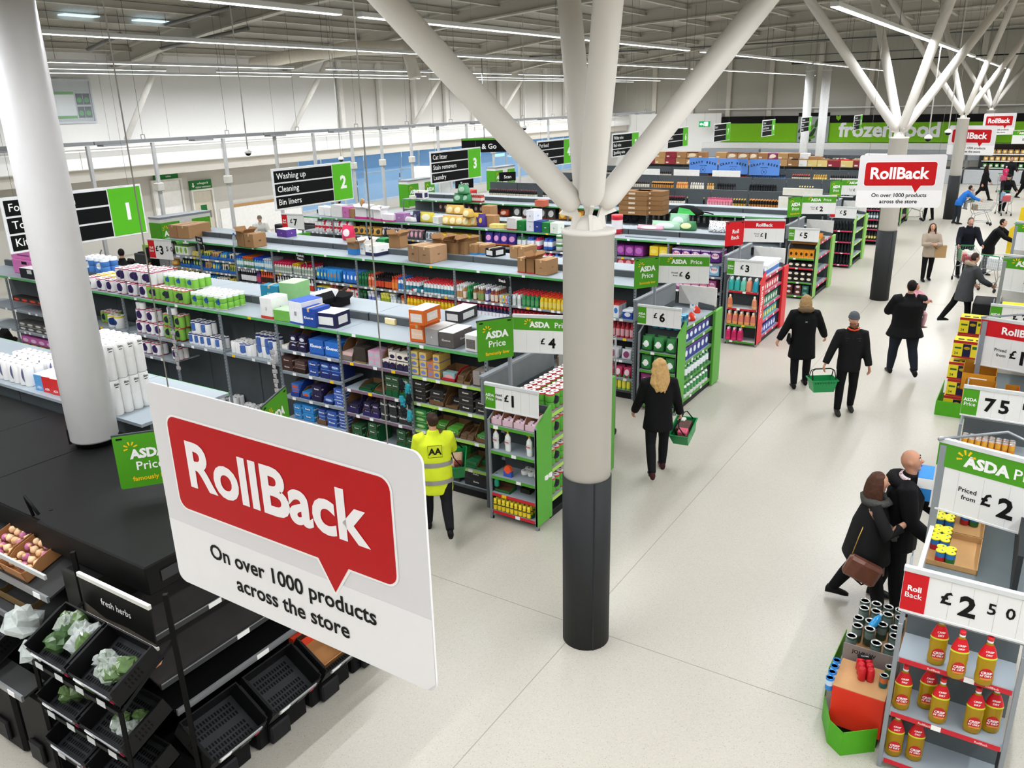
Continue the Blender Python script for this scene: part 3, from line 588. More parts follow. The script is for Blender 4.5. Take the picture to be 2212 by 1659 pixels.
end_signs(G3, '£1', 'roll', True, '£3', 'asda', False, ' of the laundry aisle', 'roll'); end_signs(G4+.2, '£2', 'asda', True, '£5', 'asda', False, ' of the pet aisle')
end_signs(28.15, '£4', 'asda', True, '£5', 'roll', False, ' of the first wine aisle')
end_signs(33.0, '£4', 'asda', True, '£4', 'asda', False, ' behind the far RollBack board', wing=False)
# ================================================================== packaging
def pack_mesh(w, d, h, mat, text=None, tcol='ffffff', ts=.3, tz=.5, top=None, c=.004):
    def fn():
        m = MB().box(-w/2, 0, 0, w/2, d, h, 0, c=c)
        if text:
            ln = text.split('|')
            for i, l in enumerate(ln): m.text(l, ts*h, (0, -.0015, h*tz-(i*ts*h*1.05)), mi=1, bold=.03, fit=w*.86, res=1); m.text(l, ts*h, (w/2+.0015, d/2, h*tz-(i*ts*h*1.05)), (0, 1, 0), (0, 0, 1), mi=1, bold=.03, fit=d*.86, res=1)
        if top: m.box(-w/2+.004, .004, h-.0005, w/2-.004, d-.004, h+.0006, 2)
        return m.mesh('pack', [mat, M(tcol, .5, nz=0)]+([M(top, .6)] if top else []))
    return cmesh(('pk', w, d, h, mat.name, text, tcol, top, ts, tz), fn)
def tray_mesh(w, d, h, hexc, lip=.3, inner='7a5a3c'):
    """shelf-ready carton: full back and sides cut down to a low front"""
    def fn():
        m = MB(); t = .006
        m.box(-w/2, 0, 0, w/2, d, t, 1); m.box(-w/2, 0, 0, w/2, t, h*lip, 0); m.box(-w/2, d-t, 0, w/2, d, h, 1)
        for x in (-w/2, w/2-t): m.prism([(0, 0), (d, 0), (d, h), (d*.45, h), (d*.2, h*.7), (0, h*lip)], (x+t if x > 0 else x+t, 0, 0), (0, 1, 0), (0, 0, 1), t, 0 if x > 0 else 1)
        return m.mesh('tray', [M(hexc, .6), M(inner, .85)])
    return cmesh(('tr', w, d, h, hexc, lip, inner), fn)
def rolls_mesh(nx, ny, nz, r, h, mat, hole=True, top='f1efec'):
    """film-wrapped pack of paper rolls: scalloped sides with the print, roll ends with their cores on top"""
    def fn():
        m = MB()
        for i in range(nx):
            for j in range(ny):
                x = (i-(nx-1)/2)*2*r; y = r+j*2*r
                for k in range(nz):
                    m.lathe([(r*.93, k*h+.002), (r*1.0, k*h+.012), (r*1.0, k*h+h-.012), (r*.93, k*h+h-.002)], 12, 0, x, y, caps=False)
                m.lathe([(r*.93, nz*h-.002), (r*.30, nz*h)], 12, 1, x, y, caps=False); m.lathe([(r*.30, nz*h), (r*.27, nz*h-.02)], 8, 2, x, y)
        return m.mesh('roll_pack', [mat, M(top, .7, nz=.03), M('6a5d4c', .9)])
    return cmesh(('rp', nx, ny, nz, r, h, mat.name), fn)
def bottle_mesh(prof, cols, n=10, sx=1, sy=.7, rough=.3, neck=None):
    """prof [(r, z)], cols: one colour index per segment"""
    k = ('bt', tuple(prof), tuple(cols[1]), tuple(cols[0]), n, sy)
    return cmesh(k, lambda: MB().lathe(prof, n, list(cols[1]), sx=sx, sy=sy).mesh('bottle', [M(c, rough, nz=.04) for c in cols[0]]))
P_BLEACH = [(.036, 0), (.042, .012), (.042, .05), (.042, .15), (.040, .175), (.024, .215), (.020, .225), (.020, .232), (.022, .262), (.017, .275)]
S_BLEACH = [0, 0, 1, 0, 0, 0, 0, 2, 2]
def bleach(body, label, cap): return bottle_mesh(P_BLEACH, ([body, label, cap], S_BLEACH))
P_TALL = [(.036, 0), (.040, .012), (.040, .04), (.040, .17), (.033, .20), (.016, .235), (.016, .24), (.021, .243), (.021, .285), (.016, .295)]
def tall(body, label, cap): return bottle_mesh(P_TALL, ([body, label, cap], S_BLEACH), sy=.62)
P_WINE = [(.034, 0), (.037, .01), (.037, .06), (.037, .15), (.037, .19), (.022, .225), (.014, .25), (.014, .255), (.0155, .257), (.0155, .305)]
def wine(body, label, cap): return bottle_mesh(P_WINE, ([body, label, cap], [0, 0, 1, 0, 0, 0, 0, 2, 2]), n=8, sy=1)
def spray_mesh(body, label, trig):
    def fn():
        m = MB().lathe([(.035, 0), (.042, .012), (.042, .05), (.042, .14), (.034, .17), (.016, .205)], 10, [0, 0, 1, 0, 0], sy=.62); m.box(-.014, -.02, .2, .014, .03, .235, 2, c=.004); m.box(-.012, -.06, .228, .012, .045, .262, 2, c=.006); m.prism([(0, 0), (.012, 0), (.02, .055), (.004, .055)], (.006, -.045, .175), (0, 1, 0), (0, 0, 1), .012, 2)
        return m.mesh('spray_bottle', [M(body, .3), M(label, .4), M(trig, .4)])
    return cmesh(('sp', body, label, trig), fn)
def pouch_mesh(w, h, d, mat, text=None, tcol='ffffff'):
    def fn():
        rings = []
        for t, s, q in ((0, .9, .5), (.04, 1, .9), (.25, 1, 1), (.55, .97, .9), (.82, .95, .5), (.94, .97, .08), (1, .97, .05)):
            rings.append([(w/2*s*math.copysign(abs(math.cos(a))**.6, math.cos(a)), d/2+d/2*q*math.copysign(abs(math.sin(a))**.7, math.sin(a)), h*t) for a in [2*PI*k/12 for k in range(12)]])
        m = MB().loft(rings)
        if text: m.text(text, h*.26, (0, -.003, h*.42), mi=1, bold=.03, fit=w*.8, res=1)
        return m.mesh('pouch', [mat, M(tcol, .5, nz=0)])
    return cmesh(('po', w, h, d, mat.name, text), fn)
_lab = {}
def run(nm, me, label, cat, x0, x1, y, z, w, d, h=0, ny=1, nz=1, gap=.004, miss=0.0, rz=0.0, jit=.0, group=None, axis='x'):
    """fill a stretch of shelf with single items that the photo does not tell apart"""
    n = max(1, int(round((x1-x0+gap)/(w+gap)))); rnd = random.Random(int(abs(x0*131+z*977+y*53)))
    out = []
    many = n*ny*nz > 1
    for i in range(n):
        for j in range(ny):
            for k in range(nz):
                if miss and rnd.random() < miss and (k == nz-1): continue
                a = x0+w/2+i*((x1-x0-w)/max(n-1, 1)); b = y+j*(d+gap)
                o = item(nm, me, label, cat, (a, b, z+k*h) if axis == 'x' else (y-j*(d+gap), a, z+k*h), rz+rnd.uniform(-jit, jit), group=(group or label) if many else None); out.append(o)
    return out
ORD = ['upper', 'second', 'third', 'fourth', 'bottom']
def bx(k, a, b): return bayx(k)+a*BW, bayx(k)+b*BW
# ---- tissue aisle, tissue bays.  each entry: (bay, z, [(from, to of bay, kind, ...)])
def tissue(k, z, shelf, entries, F=G1, where=''):
    for e in entries:
        a, b, hexc, c2, txt, tcol, w, h, nz, tray = e[:10]; x0, x1 = bx(k, a, b); style = e[10] if len(e) > 10 else None
        mat = PM(hexc, c2, c2, speck=.12 if style == 'dots' else 0, c4=c2, rx=0 if style in ('dots', 'plain') else .36, rz=.24, band=.12 if style != 'plain' else 0)
        nm = 'tissue_pack'
        lb = '%s, %s shelf, %s tissue bay' % (e[11], shelf, nth(k+1))
        if tray:
            tw = (x1-x0)/max(1, round((x1-x0)/(w+.03))); n = max(1, round((x1-x0)/tw)); th = min(h*nz+.05, .34)
            run('display_carton', tray_mesh(round(tw-.008, 3), .34, round(th, 3), tray, .28), 'open carton around '+lb, 'carton', x0+.004, x1-.004, F+.03, z, tw-.008, .34)
            run(nm, pack_mesh(w, .12, h, mat, txt, tcol), lb, 'tissues', x0+(tw-w)/2, x1-(tw-w)/2, F+.045, z+.008, w, .12, h+.002, nz=nz, ny=2, miss=.25)
        else: run(nm, pack_mesh(w, .13, h, mat, txt, tcol), lb, 'tissues', x0+.005, x1-.005, F+.03, z, w, .13, h+.002, nz=nz, ny=2)
NV, BL, DK, GN, BR = '262a55', '2f62b4', '2d2b2b', '2c7a3e', '4a3430'
tissue(0, 1.68, 'upper', [(0, .11, 'd9c06a', '6f7fc0', None, '3b4f9a', .13, .115, 3, None, None, 'yellow tissue cubes with blue ovals'), (.12, .21, 'd8b76a', '7385c4', None, 'ffffff', .12, .115, 3, None, None, 'gold tissue cubes with blue ovals'), (.22, .30, 'c97a4a', '8c7fb0', None, 'ffffff', .11, .115, 2, None, None, 'orange and lilac tissue cubes'), (.30, .38, 'd6b060', '5f78bd', None, 'ffffff', .11, .115, 3, None, None, 'golden tissue cubes beside the red tray'), (.40, .58, '8fb3b8', 'e6a6a6', None, 'ffffff', .2, .11, 1, 'b8242b', None, 'teal tissue box in a red display tray'), (.60, .77, '6b5640', '6b5640', None, 'ffffff', .1, .1, 1, '7d5f42', 'plain', 'near empty brown carton of tissues'), (.80, .99, '9a8f8c', '4b4340', None, 'ffffff', .115, .22, 1, None, 'dots', 'tall grey dotted tissue cubes')])
tissue(0, 1.28, 'second', [(0, .19, DK, '524a45', 'Kleenex', 'f3f0ea', .23, .105, 3, None, 'dots', 'black speckled tissue packs'), (.22, .42, DK, '524a45', 'Kleenex', 'f3f0ea', .24, .105, 2, '6e5238', 'dots', 'black tissue packs in a brown carton'), (.43, .6, DK, '524a45', 'Kleenex', 'f3f0ea', .2, .105, 1, '6e5238', 'dots', 'single black tissue pack in a brown carton'), (.61, .8, DK, '524a45', 'Kleenex', 'f3f0ea', .24, .105, 3, None, 'dots', 'three high black tissue packs'), (.82, .99, DK, '524a45', 'Kleenex', 'f3f0ea', .2, .105, 2, None, 'dots', 'black tissue packs by the upright')])
tissue(0, .86, 'third', [(0, .18, GN, '8cc26a', 'Kleenex', 'eef6e6', .22, .1, 3, None, None, 'green tissue packs three high'), (.2, .4, '5aa63c', '3c8a3a', 'Kleenex', 'eef6e6', .2, .1, 1, '6e5238', None, 'green tissue pack low in a brown carton'), (.41, .6, '5aa63c', '3c8a3a', 'Kleenex', 'eef6e6', .2, .1, 1, '6e5238', None, 'lone green tissue pack in the middle carton'), (.61, .78, '6b5640', '6b5640', None, 'ffffff', .1, .06, 1, '7d5f42', 'plain', 'emptied brown carton'), (.8, .99, '4f9a4a', '2f6e3a', 'Kleenex', 'eef6e6', .2, .1, 2, '6e5238', None, 'two green tissue packs near the upright')])
tissue(0, .44, 'fourth', [(.02, .2, DK, '524a45', 'Kleenex', 'f3f0ea', .22, .1, 2, None, 'dots', 'black tissue packs behind the yellow jacket'), (.3, .6, '5fa84a', '2f6e3a', None, 'eef6e6', .2, .1, 2, '1f7a3e', None, 'green tissue packs in dark green cartons'), (.65, .95, '2f7a4a', '2f6e3a', None, 'eef6e6', .2, .08, 1, '1f7a3e', None, 'emptied dark green carton')])
tissue(0, .17, 'bottom', [(.3, .62, DK, '3f3c3a', 'Kleenex', 'f3f0ea', .36, .2, 1, None, 'dots', 'big black tissue multipack'), (.64, .99, '26282a', '35383a', 'Shades', 'f3f0ea', .4, .12, 2, None, 'plain', 'black tissue multipacks with white script')])
tissue(1, 1.70, 'upper', [(0, .17, 'd8b8b4', '6e6466', None, 'ffffff', .21, .12, 2, '7a6c66', 'dots', 'pale pink patterned tissue boxes'), (.19, .38, '3a342e', '8c6e40', None, 'f4efe8', .23, .24, 1, None, 'dots', 'brown boxed baby tissue carton'), (.40, .58, 'd7a3bd', 'a9c2c0', None, 'ffffff', .115, .11, 2, None, None, 'pink and grey tissue cubes'), (.60, .79, 'eadfd8', '2b2544', None, 'ffffff', .125, .12, 2, '2a2347', None, 'white tissue cubes with navy ovals'), (.80, .99, 'e8e2d2', '2b2544', None, 'ffffff', .125, .12, 2, '2a2347', None, 'white and yellow tissue cubes with navy ovals')])
tissue(1, 1.27, 'second', [(.22, .42, '1f3f2c', '1a2f22', None, 'e6efe6', .2, .05, 1, '145c34', 'plain', 'empty dark green display carton'), (.44, .6, '5a4028', '5a4028', None, 'e6efe6', .18, .05, 1, '145c34', 'plain', 'torn dark green display carton'), (.62, .8, '3c5a3a', '24402b', 'Shades', 'e6efe6', .13, .1, 3, '145c34', None, 'dark green handy tissues three high'), (.82, .99, '37603c', '24402b', 'Shades', 'e6efe6', .14, .1, 3, '145c34', None, 'dark green handy tissues by the upright')])
tissue(1, .87, 'third', [(0, .2, '2a2740', '1d1b30', 'Shades', 'e6e6f0', .2, .13, 2, '2a2350', 'plain', 'dark navy tissue packs in a purple carton'), (.25, .5, '2a2740', '4a3a60', 'Shades', 'e6e6f0', .13, .1, 2, '2e2560', None, 'navy tissue packs in an open purple carton'), (.52, .76, '303233', '3b3d3e', 'Shades', 'e8e8e8', .14, .16, 2, None, 'plain', 'charcoal tissue packs stacked two high'), (.78, .99, '303233', '3b3d3e', 'Shades', 'e8e8e8', .14, .16, 2, None, 'plain', 'charcoal tissue packs beside the upright')])
tissue(1, .45, 'fourth', [(0, .25, '2f5a3a', '24402b', 'Shades', 'e6efe6', .2, .1, 2, '145c34', None, 'green tissue packs low in cartons'), (.28, .45, '345c3c', '24402b', 'Shades', 'e6efe6', .16, .1, 3, '145c34', None, 'green tissue packs in a torn carton'), (.72, .99, '345c3c', '24402b', 'Shades', 'e6efe6', .16, .1, 3, '145c34', None, 'green tissue packs near the gloves')])
tissue(2, 1.70, 'upper', [(.04, .14, 'e8e4dc', 'cfcabf', None, '333333', .12, .06, 1, None, 'plain', 'flat white tissue carton'), (.16, .45, '2b2747', 'e2e2ea', None, 'ffffff', .13, .12, 2, '241f40', None, 'navy tissue cubes in an open carton'), (.50, .74, BL, '1f4c9c', 'Kleenex', 'ffffff', .3, .24, 1, None, 'dots', 'bright blue tissue multipack, left one'), (.75, .99, '2f6fc4', '1f4c9c', 'Kleenex', 'ffffff', .3, .24, 1, None, 'dots', 'bright blue tissue multipack, right one')])
tissue(2, 1.34, 'second', [(0, .2, BR, '2d2020', 'Kleenex', 'f0e6e0', .24, .11, 2, None, 'plain', 'dark brown tissue boxes'), (.2, .4, '5a4642', 'd9b8b4', None, 'f0e6e0', .22, .06, 3, '33251f', 'dots', 'brown and rose tissue boxes in a carton'), (.45, .62, '2c4fa0', '1d3570', 'Kleenex', 'ffffff', .2, .12, 2, None, None, 'royal blue tissue boxes'), (.63, .95, '243a80', '5f8fd0', 'Kleenex', 'ffffff', .2, .12, 2, '1f2c66', None, 'royal blue tissue stack in a carton')])
tissue(2, .92, 'third', [(.1, .25, '3f6fc0', 'd2582c', None, 'ffffff', .16, .1, 2, '1f3f90', None, 'blue tissues with orange corners'), (.27, .43, '3a86c8', 'd2582c', None, 'ffffff', .16, .1, 1, '1f3f90', None, 'light blue tissues with orange corners'), (.45, .62, '2a2444', '1a1730', 'Shades', 'ffffff', .2, .12, 2, '241f40', 'plain', 'dark purple tissue boxes two high'), (.64, .8, '3858a0', '8fb0e0', 'Kleenex', 'ffffff', .2, .1, 1, '1f3070', None, 'small blue tissue box by the column of blue ones'), (.82, .99, '3a5cab', 'dbe6f6', 'Kleenex', 'ffffff', .21, .095, 3, None, 'dots', 'blue speckled tissue boxes three high')])
tissue(2, .54, 'fourth', [(.12, .25, '3b8fd0', '2a6fb0', 'Shades', 'ffffff', .16, .12, 2, None, None, 'sky blue tissue packs'), (.27, .46, '2f8ad0', '2a6fb0', 'Shades', 'ffffff', .24, .13, 2, None, None, 'wide sky blue tissue packs'), (.5, .66, '34539f', '8fb0e0', 'Kleenex', 'ffffff', .14, .12, 2, '6e5238', 'dots', 'blue tissue packs in a brown carton'), (.67, .85, '3458a8', '8fb0e0', 'Kleenex', 'ffffff', .2, .13, 2, None, 'dots', 'blue tissue stack low on the shelf'), (.86, .99, '34539f', 'dbe6f6', 'Kleenex', 'ffffff', .16, .1, 3, None, 'dots', 'blue speckled tissue packs by the upright')])
# ---- rolls
PUR = PM('f0eeee', '3a2a5e', 'b02a5a', cx=.5, rx=.34, rz=.34, band=.05, top=.08); GRN = PM('7fb548', '2b2f3d', 'c9344a', rx=.26, rz=.28, band=.06, top=.06); BLU = PM('f1f1f2', '4a6db0', '26306a', cx=.35, rx=.28, rz=.34, top=.1); WHT = PM('f1f0ee', 'd5d6da', 'e9e8e6', rx=0, rz=0, band=.04); GR2 = PM('7fbf4a', '2d5f9c', 'e6ebe4', rx=.22, rz=.22, top=.2, band=.06); POW = PM('f2f2f0', '1f3f78', 'e6cf3a', rx=.34, rz=.32, top=.14)
def rolls(name, pos, mat, label, nx, ny, nz=1, r=.06, h=.23, group=None, rz=0): return item(name, rolls_mesh(nx, ny, nz, r, h, mat), label, 'kitchen rolls' if h > .15 else 'toilet rolls', pos, rz, group)
def rollrun(xs, y, z, mat, label, nx=2, ny=2, nz=1, r=.058, h=.225, name='kitchen_roll_pack'):
    for x in xs: rolls(name, (x, y, z), mat, label, nx, ny, nz, r, h, group=label if len(xs) > 1 else None)
z = 1.47
rollrun([-13.55, -13.28, -13.02], G1+.05, z, PUR, 'purple printed kitchen roll packs, bottom row of the stacked shelf'); rollrun([-13.5, -13.2], G1+.05, z+.23, PUR, 'purple printed kitchen roll packs, upper row of the stacked shelf')
rollrun([-12.72, -12.44], G1+.04, z, GRN, 'green kitchen roll packs, bottom row by the plastic strip'); rollrun([-12.7, -12.4], G1+.04, z+.23, GRN, 'green kitchen roll packs, upper row by the plastic strip')
rollrun([-13.45], G1+.04, z+.46, WHT, 'white roll pack lying on the purple stack', 2, 1, 1, .055, .12); rollrun([-12.55], G1+.03, z+.46, WHT, 'white roll pack lying on the green stack', 2, 1, 1, .055, .12)
rollrun([-13.5, -13.2, -12.62], G1+.05, 1.085, PUR, 'purple kitchen roll packs on the lower shelf'); 
rollrun([-12.1, -11.95, -11.8, -11.62, -11.4], G1+.06, 1.45, BLU, 'blue and white roll packs, lower row of the middle bay', 2, 2, 1, .05, .2); rollrun([-11.98, -11.72], G1+.06, 1.655, BLU, 'blue and white roll packs, upper row of the middle bay', 2, 2, 1, .055, .22)
rollrun([-11.0, -10.85, -10.62], G1+.06, 1.44, WHT, 'plain white roll packs right of the thin post', 2, 3, 1, .05, .2); rollrun([-10.72], G1+.03, 1.44, BLU, 'wide blue and white roll pack at the shelf front', 2, 1, 1, .07, .21)
rollrun([-10.4, -10.2], G1+.1, 1.44, BLU, 'blue and white rolls at the back of the shelf', 2, 2, 2, .055, .2); rollrun([-10.05], G1+.04, 1.44, BLU, 'blue roll pack against the tissue bay', 2, 2, 2, .05, .19)
rollrun([-14.35], G1+.03, 1.46, POW, 'white kitchen roll pack with navy and yellow print alone on its shelf', 2, 1, 1, .1, .24)
rollrun([-14.9, -14.7], G1+.2, 1.46, GRN, 'green rolls deep on the shelf behind the white column')
for i, (x, y, m) in enumerate([(-12.3+.27*(k % 8), G1+.05+.2*(k//8), WHT) for k in range(22)]): rolls('toilet_roll_pack', (x, y, .17), m, 'low toilet roll packs on the base shelf of the rolls bay', 2, 2, 1, .055, .11+.11*(i % 3 == 0), 'base shelf rolls')
rollrun([-10.9], G1-.0, .17, PM('f0f0f0', '3a4f9a', 'c23a5a', rx=.3, rz=.3, band=.1), 'toilet roll pack with blue and red print at the base shelf edge', 2, 2, 1, .06, .28, 'toilet_roll_pack')
# on top of the tissue shelving
zt = 2.153
rollrun([-14.95, -14.6, -14.3], G1+.06, zt, PUR, 'purple kitchen roll packs at the left of the shelving top', 2, 2); rollrun([-15.0, -14.66], G1+.32, zt, POW, 'white and yellow kitchen roll packs behind the purple ones', 2, 3)
rollrun([-13.95, -13.62, -13.28], G1+.05, zt, PUR, 'purple kitchen roll packs, lower row of the top heap', 2, 3, 1, .062, .235); rollrun([-13.9, -13.5, -13.14], G1+.08, zt+.238, PUR, 'purple kitchen roll packs, upper row of the top heap', 3, 4, 1, .06, .235)
rollrun([-13.0, -12.62, -12.25], G1+.05, zt, GRN, 'green kitchen roll packs, lower row of the top heap', 3, 3, 1, .06, .235); rollrun([-12.72, -12.42, -12.12], G1+.2, zt+.238, GR2, 'green toilet roll packs, upper row of the top heap', 2, 3, 1, .065, .21)
rollrun([-11.85, -11.55, -11.25], G1+.06, zt, GR2, 'green and white toilet roll packs, front right of the top heap', 2, 4, 2, .062, .12, 'toilet_roll_pack')
rollrun([-16.0, -15.6], G1+.7, zt+.08, PM('4a7fc4', 'e9eef4', 'e9eef4', rx=.2, rz=.2, top=.2), 'blue and white roll packs two high beside the white column', 2, 2, 2, .09, .17)
# ---- boxes that stand on the shelving tops
def carton(label, bl, br, top, z, d, hexc, name='carton', cat='box', text=None, tcol='2a2420', panel=None, topc=None, open_=False, tape=True, rz=None, band=None, ts=.2, flap=None):
    """a box stood where its front foot line runs from pixel bl to br on the shelf at height z"""
    p = atz(*bl, z); q = atz(*br, z); w = (q-p).length; a = math.atan2(q.y-p.y, q.x-p.x) if rz is None else rz
    if rz is not None: w = abs(q.x-p.x)/max(math.cos(a), .3)
    w = min(max(w, .05), 1.6); h = min(max(hatz(p, *top)-z, .05), .9)
    t = thing(name, label, cat, (p.x, p.y, z), a)
    m = MB().box(0, 0, 0, w, d, h-(0.004 if not open_ else 0), 0, c=.005) if not open_ else MB()
    if open_:
        e = .006; m.box(0, 0, 0, w, d, e).box(0, 0, 0, w, e, h).box(0, d-e, 0, w, d, h).box(0, 0, 0, e, d, h).box(w-e, 0, 0, w, d, h)
    m.obj('box_body', M(hexc, .7, nz=.1, scale=12), t)
    if band: MB().box(-.002, -.002, 0, w+.002, d+.002, h*band[1]).obj('printed_band', M(band[0], .55), t)
    if topc: MB().box(.002, .002, h-.003, w-.002, d-.002, h+.002).obj('lid_panel', M(topc, .6), t)
    if open_:
        for (o, u, v) in (((0, 0, h), (w, 0, 0), (0, -.12, .04)), ((0, d, h), (w, 0, 0), (0, .10, .08)), ((0, 0, h), (0, d, 0), (-.06, 0, .1)), ((w, 0, h), (0, d, 0), (.08, 0, .07))):
            o, u, v = Vector(o), Vector(u), Vector(v)*min(1, d/.3); MB().add([o, o+u, o+u+v, o+v], [(0, 1, 2, 3)]).add([o+Vector((0, 0, .004)), o+u+Vector((0, 0, .004)), o+u+v+Vector((0, 0, .004)), o+v+Vector((0, 0, .004))], [(3, 2, 1, 0)]).obj('flap', M(hexc, .8, nz=.12), t)
    elif tape and not topc: MB().box(w*.5-.02, -.001, h-.004, w*.5+.02, d+.001, h+.0015).box(w*.5-.02, -.0015, h*.8, w*.5+.02, 0, h).obj('tape', M('c9ad80', .35), t)
    if panel: MB().box(w+.0005, d*.2, h*.2, w+.002, d*.8, h*.75).box(w*.12, -.002, h*.18, w*.88, -.0005, h*.74).obj('side_label', M(panel, .5, nz=.1, scale=40), t)
    if text:
        m = MB(); m.text(text, h*ts, (w/2, -.003, h*.42), fit=w*.8, res=1); m.text(text, h*ts, (w+.003, d/2, h*.42), (0, 1, 0), (0, 0, 1), fit=d*.8, res=1); m.obj('print', M(tcol, .6, nz=0), t)
    return t
zb = 2.155; zr = 2.235
carton('white box with blue edges near the roll heap, torn flap at its foot', (565, 686), (590, 690), (566, 641), zb, .35, 'ececea', topc='f4f1ec', text=':)', tcol='333333', band=('c8412f', .12))
carton('teal box of small packs at the back of the tissue top', (565, 647), (602, 650), (565, 615), zr, .22, '2b87a6', text='ooo', tcol='e8f2f4')
carton('tall shrink-wrapped green stack at the back of the tissue top', (606, 652), (640, 655), (606, 610), zr, .4, '86b87c', topc='b9d9ae')
carton('lower green shrink pack in front of the green stack', (592, 692), (627, 697), (592, 668), zb, .28, '6fb24e', topc='a9d0a0')
carton('tall white box with royal blue ends', (627, 697), (655, 703), (628, 648), zb, .42, 'eceef0', topc='2b57b8', text='|||', tcol='222222', band=('2a52b0', .08))
carton('royal blue tissue carton with white script', (656, 704), (682, 708), (657, 664), zb, .35, '24489c', text='Kleenex', tcol='ffffff', panel=None)
carton('navy tissue case with white top and label', (685, 705), (726, 710), (684, 674), zb, .36, '23244a', topc='f0efec', panel='e9e9e6')
carton('long white box lying at the back near the bespectacled man', (671, 652), (690, 655), (671, 633), zr, .45, 'f1f0ee', topc='f6f5f3')
carton('black tray with white hexagons of clear bags', (690, 664), (722, 668), (690, 652), zr, .4, '1d1d1f', open_=True)
carton('small cream and pink box alone on the bare shelf', (831, 699), (853, 703), (831, 687), zb, .14, 'ead9a0', topc='f0e8d8', tape=False)
carton('lower orange case of the pair of orange boxes', (886, 737), (918, 741), (886, 700), zb, .42, 'd0601e', text='Kleenex', tcol='f6e6da', panel='e8c9b0')
carton('upper orange case stacked on the other orange box', (884, 700), (916, 704), (883, 668), zb+.31, .42, 'd4661f', topc='e6dfe0', text='Kleenex', tcol='f6e6da', panel='dcd6d2')
carton('silver grey case marked 4 between the orange and charcoal boxes', (919, 743), (947, 748), (919, 708), zb, .42, 'a9a7a6', topc='d8d6d4', text='4', tcol='f2f2f2', band=None)
carton('charcoal case of tissues with white roof flaps', (949, 749), (981, 754), (948, 716), zb, .45, '5b5654', topc='efefed', text='Kleenex', tcol='d8d4d0')
carton('white and grey tissue case nearest the green flag', (1005, 757), (1030, 762), (1005, 722), zb, .40, 'd8d6d4', topc='f0f0ee', panel='6a6462')
carton('charcoal case with white lid at the back of the tissue top', (962, 695), (993, 699), (961, 670), zr, .5, '3b3c3e', topc='f0f0ef', panel='d9d9d8')
# cleaning aisle top
carton('brown closed carton, left of the big pair by the till end', (366, 513), (384, 515), (365, 485), zb, .75, '9c7550'); carton('brown closed carton, right of the big pair by the till end', (385, 515), (410, 516), (385, 487), zb, .85, 'a37c55')
carton('brown open carton beside the clear bottle', (513, 531), (529, 534), (513, 500), zb, .3, '94704c', open_=True); carton('brown open carton with small print, right of the bottle', (530, 534), (549, 536), (530, 504), zb, .4, '98744f', text='ml', open_=False)
carton('purple cut-out display box at the back of the cleaning top', (598, 510), (620, 513), (597, 494), zr, .3, '5a3a8c', topc='efeef0', text='A', tcol='e8e0f4')
carton('blue and brown tray on the cleaning top', (752, 548), (767, 551), (752, 524), zb, .25, '9c7a58', open_=True, band=('2f7ac0', .5)); carton('white and navy carton, left of two', (777, 549), (789, 551), (777, 524), zb, .3, 'e9e8e4', text='OO', open_=True); carton('white and navy carton, right of two', (790, 551), (812, 554), (790, 528), zb, .42, 'f0efec', band=('23284a', .3), text='OO')
carton('green small case behind the white cartons', (815, 533), (832, 535), (815, 515), zr, .3, '1f8a46', tape=False); carton('open brown carton at the back, left of the large pair', (841, 535), (864, 537), (841, 508), zr, .3, '9a744d', open_=True)
carton('large brown carton with diamond mark, left one', (882, 563), (904, 567), (882, 528), zb, .5, 'a5815f', text='ml'); carton('large brown carton with diamond mark, right one', (905, 567), (930, 570), (905, 532), zb, .55, 'aa8664', text='<>')
for i, (a, b, t, o, c) in enumerate(((936, 957, 517, True, '9a734c'), (958, 985, 522, True, '9c764f'), (987, 1003, 520, True, '94704b'), (1007, 1026, 526, False, 'a07a52'), (1027, 1047, 527, False, 'a07a52'))):
    carton('brown carton on the back of the cleaning top, number %d counting from the large pair' % (i+1), (a, 548), (b, 551), (a, t), zr, .35, c, open_=o, band=('3c8ac8', .18) if i > 2 else None)
carton('black case with white label at the back of the cleaning top', (1049, 553), (1066, 556), (1049, 535), zr, .35, '1c1c1e', panel='dcdcdc'); carton('brown carton back right, left of two', (1101, 556), (1118, 559), (1101, 531), zr, .3, '9f7850'); carton('brown carton back right, right of two', (1119, 559), (1134, 561), (1119, 532), zr, .4, 'a27b53')
carton('brown carton with red foot, left of the front three', (1118, 588), (1134, 590), (1118, 556), zb, .3, '9c744c', band=('b5382c', .08)); carton('brown open carton with red foot, middle of the front three', (1137, 590), (1154, 592), (1137, 557), zb, .3, '986f48', open_=True, band=('b5382c', .08)); carton('brown carton, right of the front three by the column', (1156, 593), (1181, 596), (1156, 560), zb, .4, 'a67f58', text='---')
p = atz(508, 533, zb); o = thing('water_bottle', 'clear bottle with blue cap standing beside the brown carton', 'bottle', (p.x, p.y, zb)); MB().lathe([(.04, 0), (.045, .02), (.045, .22), (.02, .29)], 12).obj('body', M('b9c6cc', .1, alpha=.55), o); MB().lathe([(.022, .29), (.022, .33)], 10).obj('cap', M('2f74d0', .4), o)
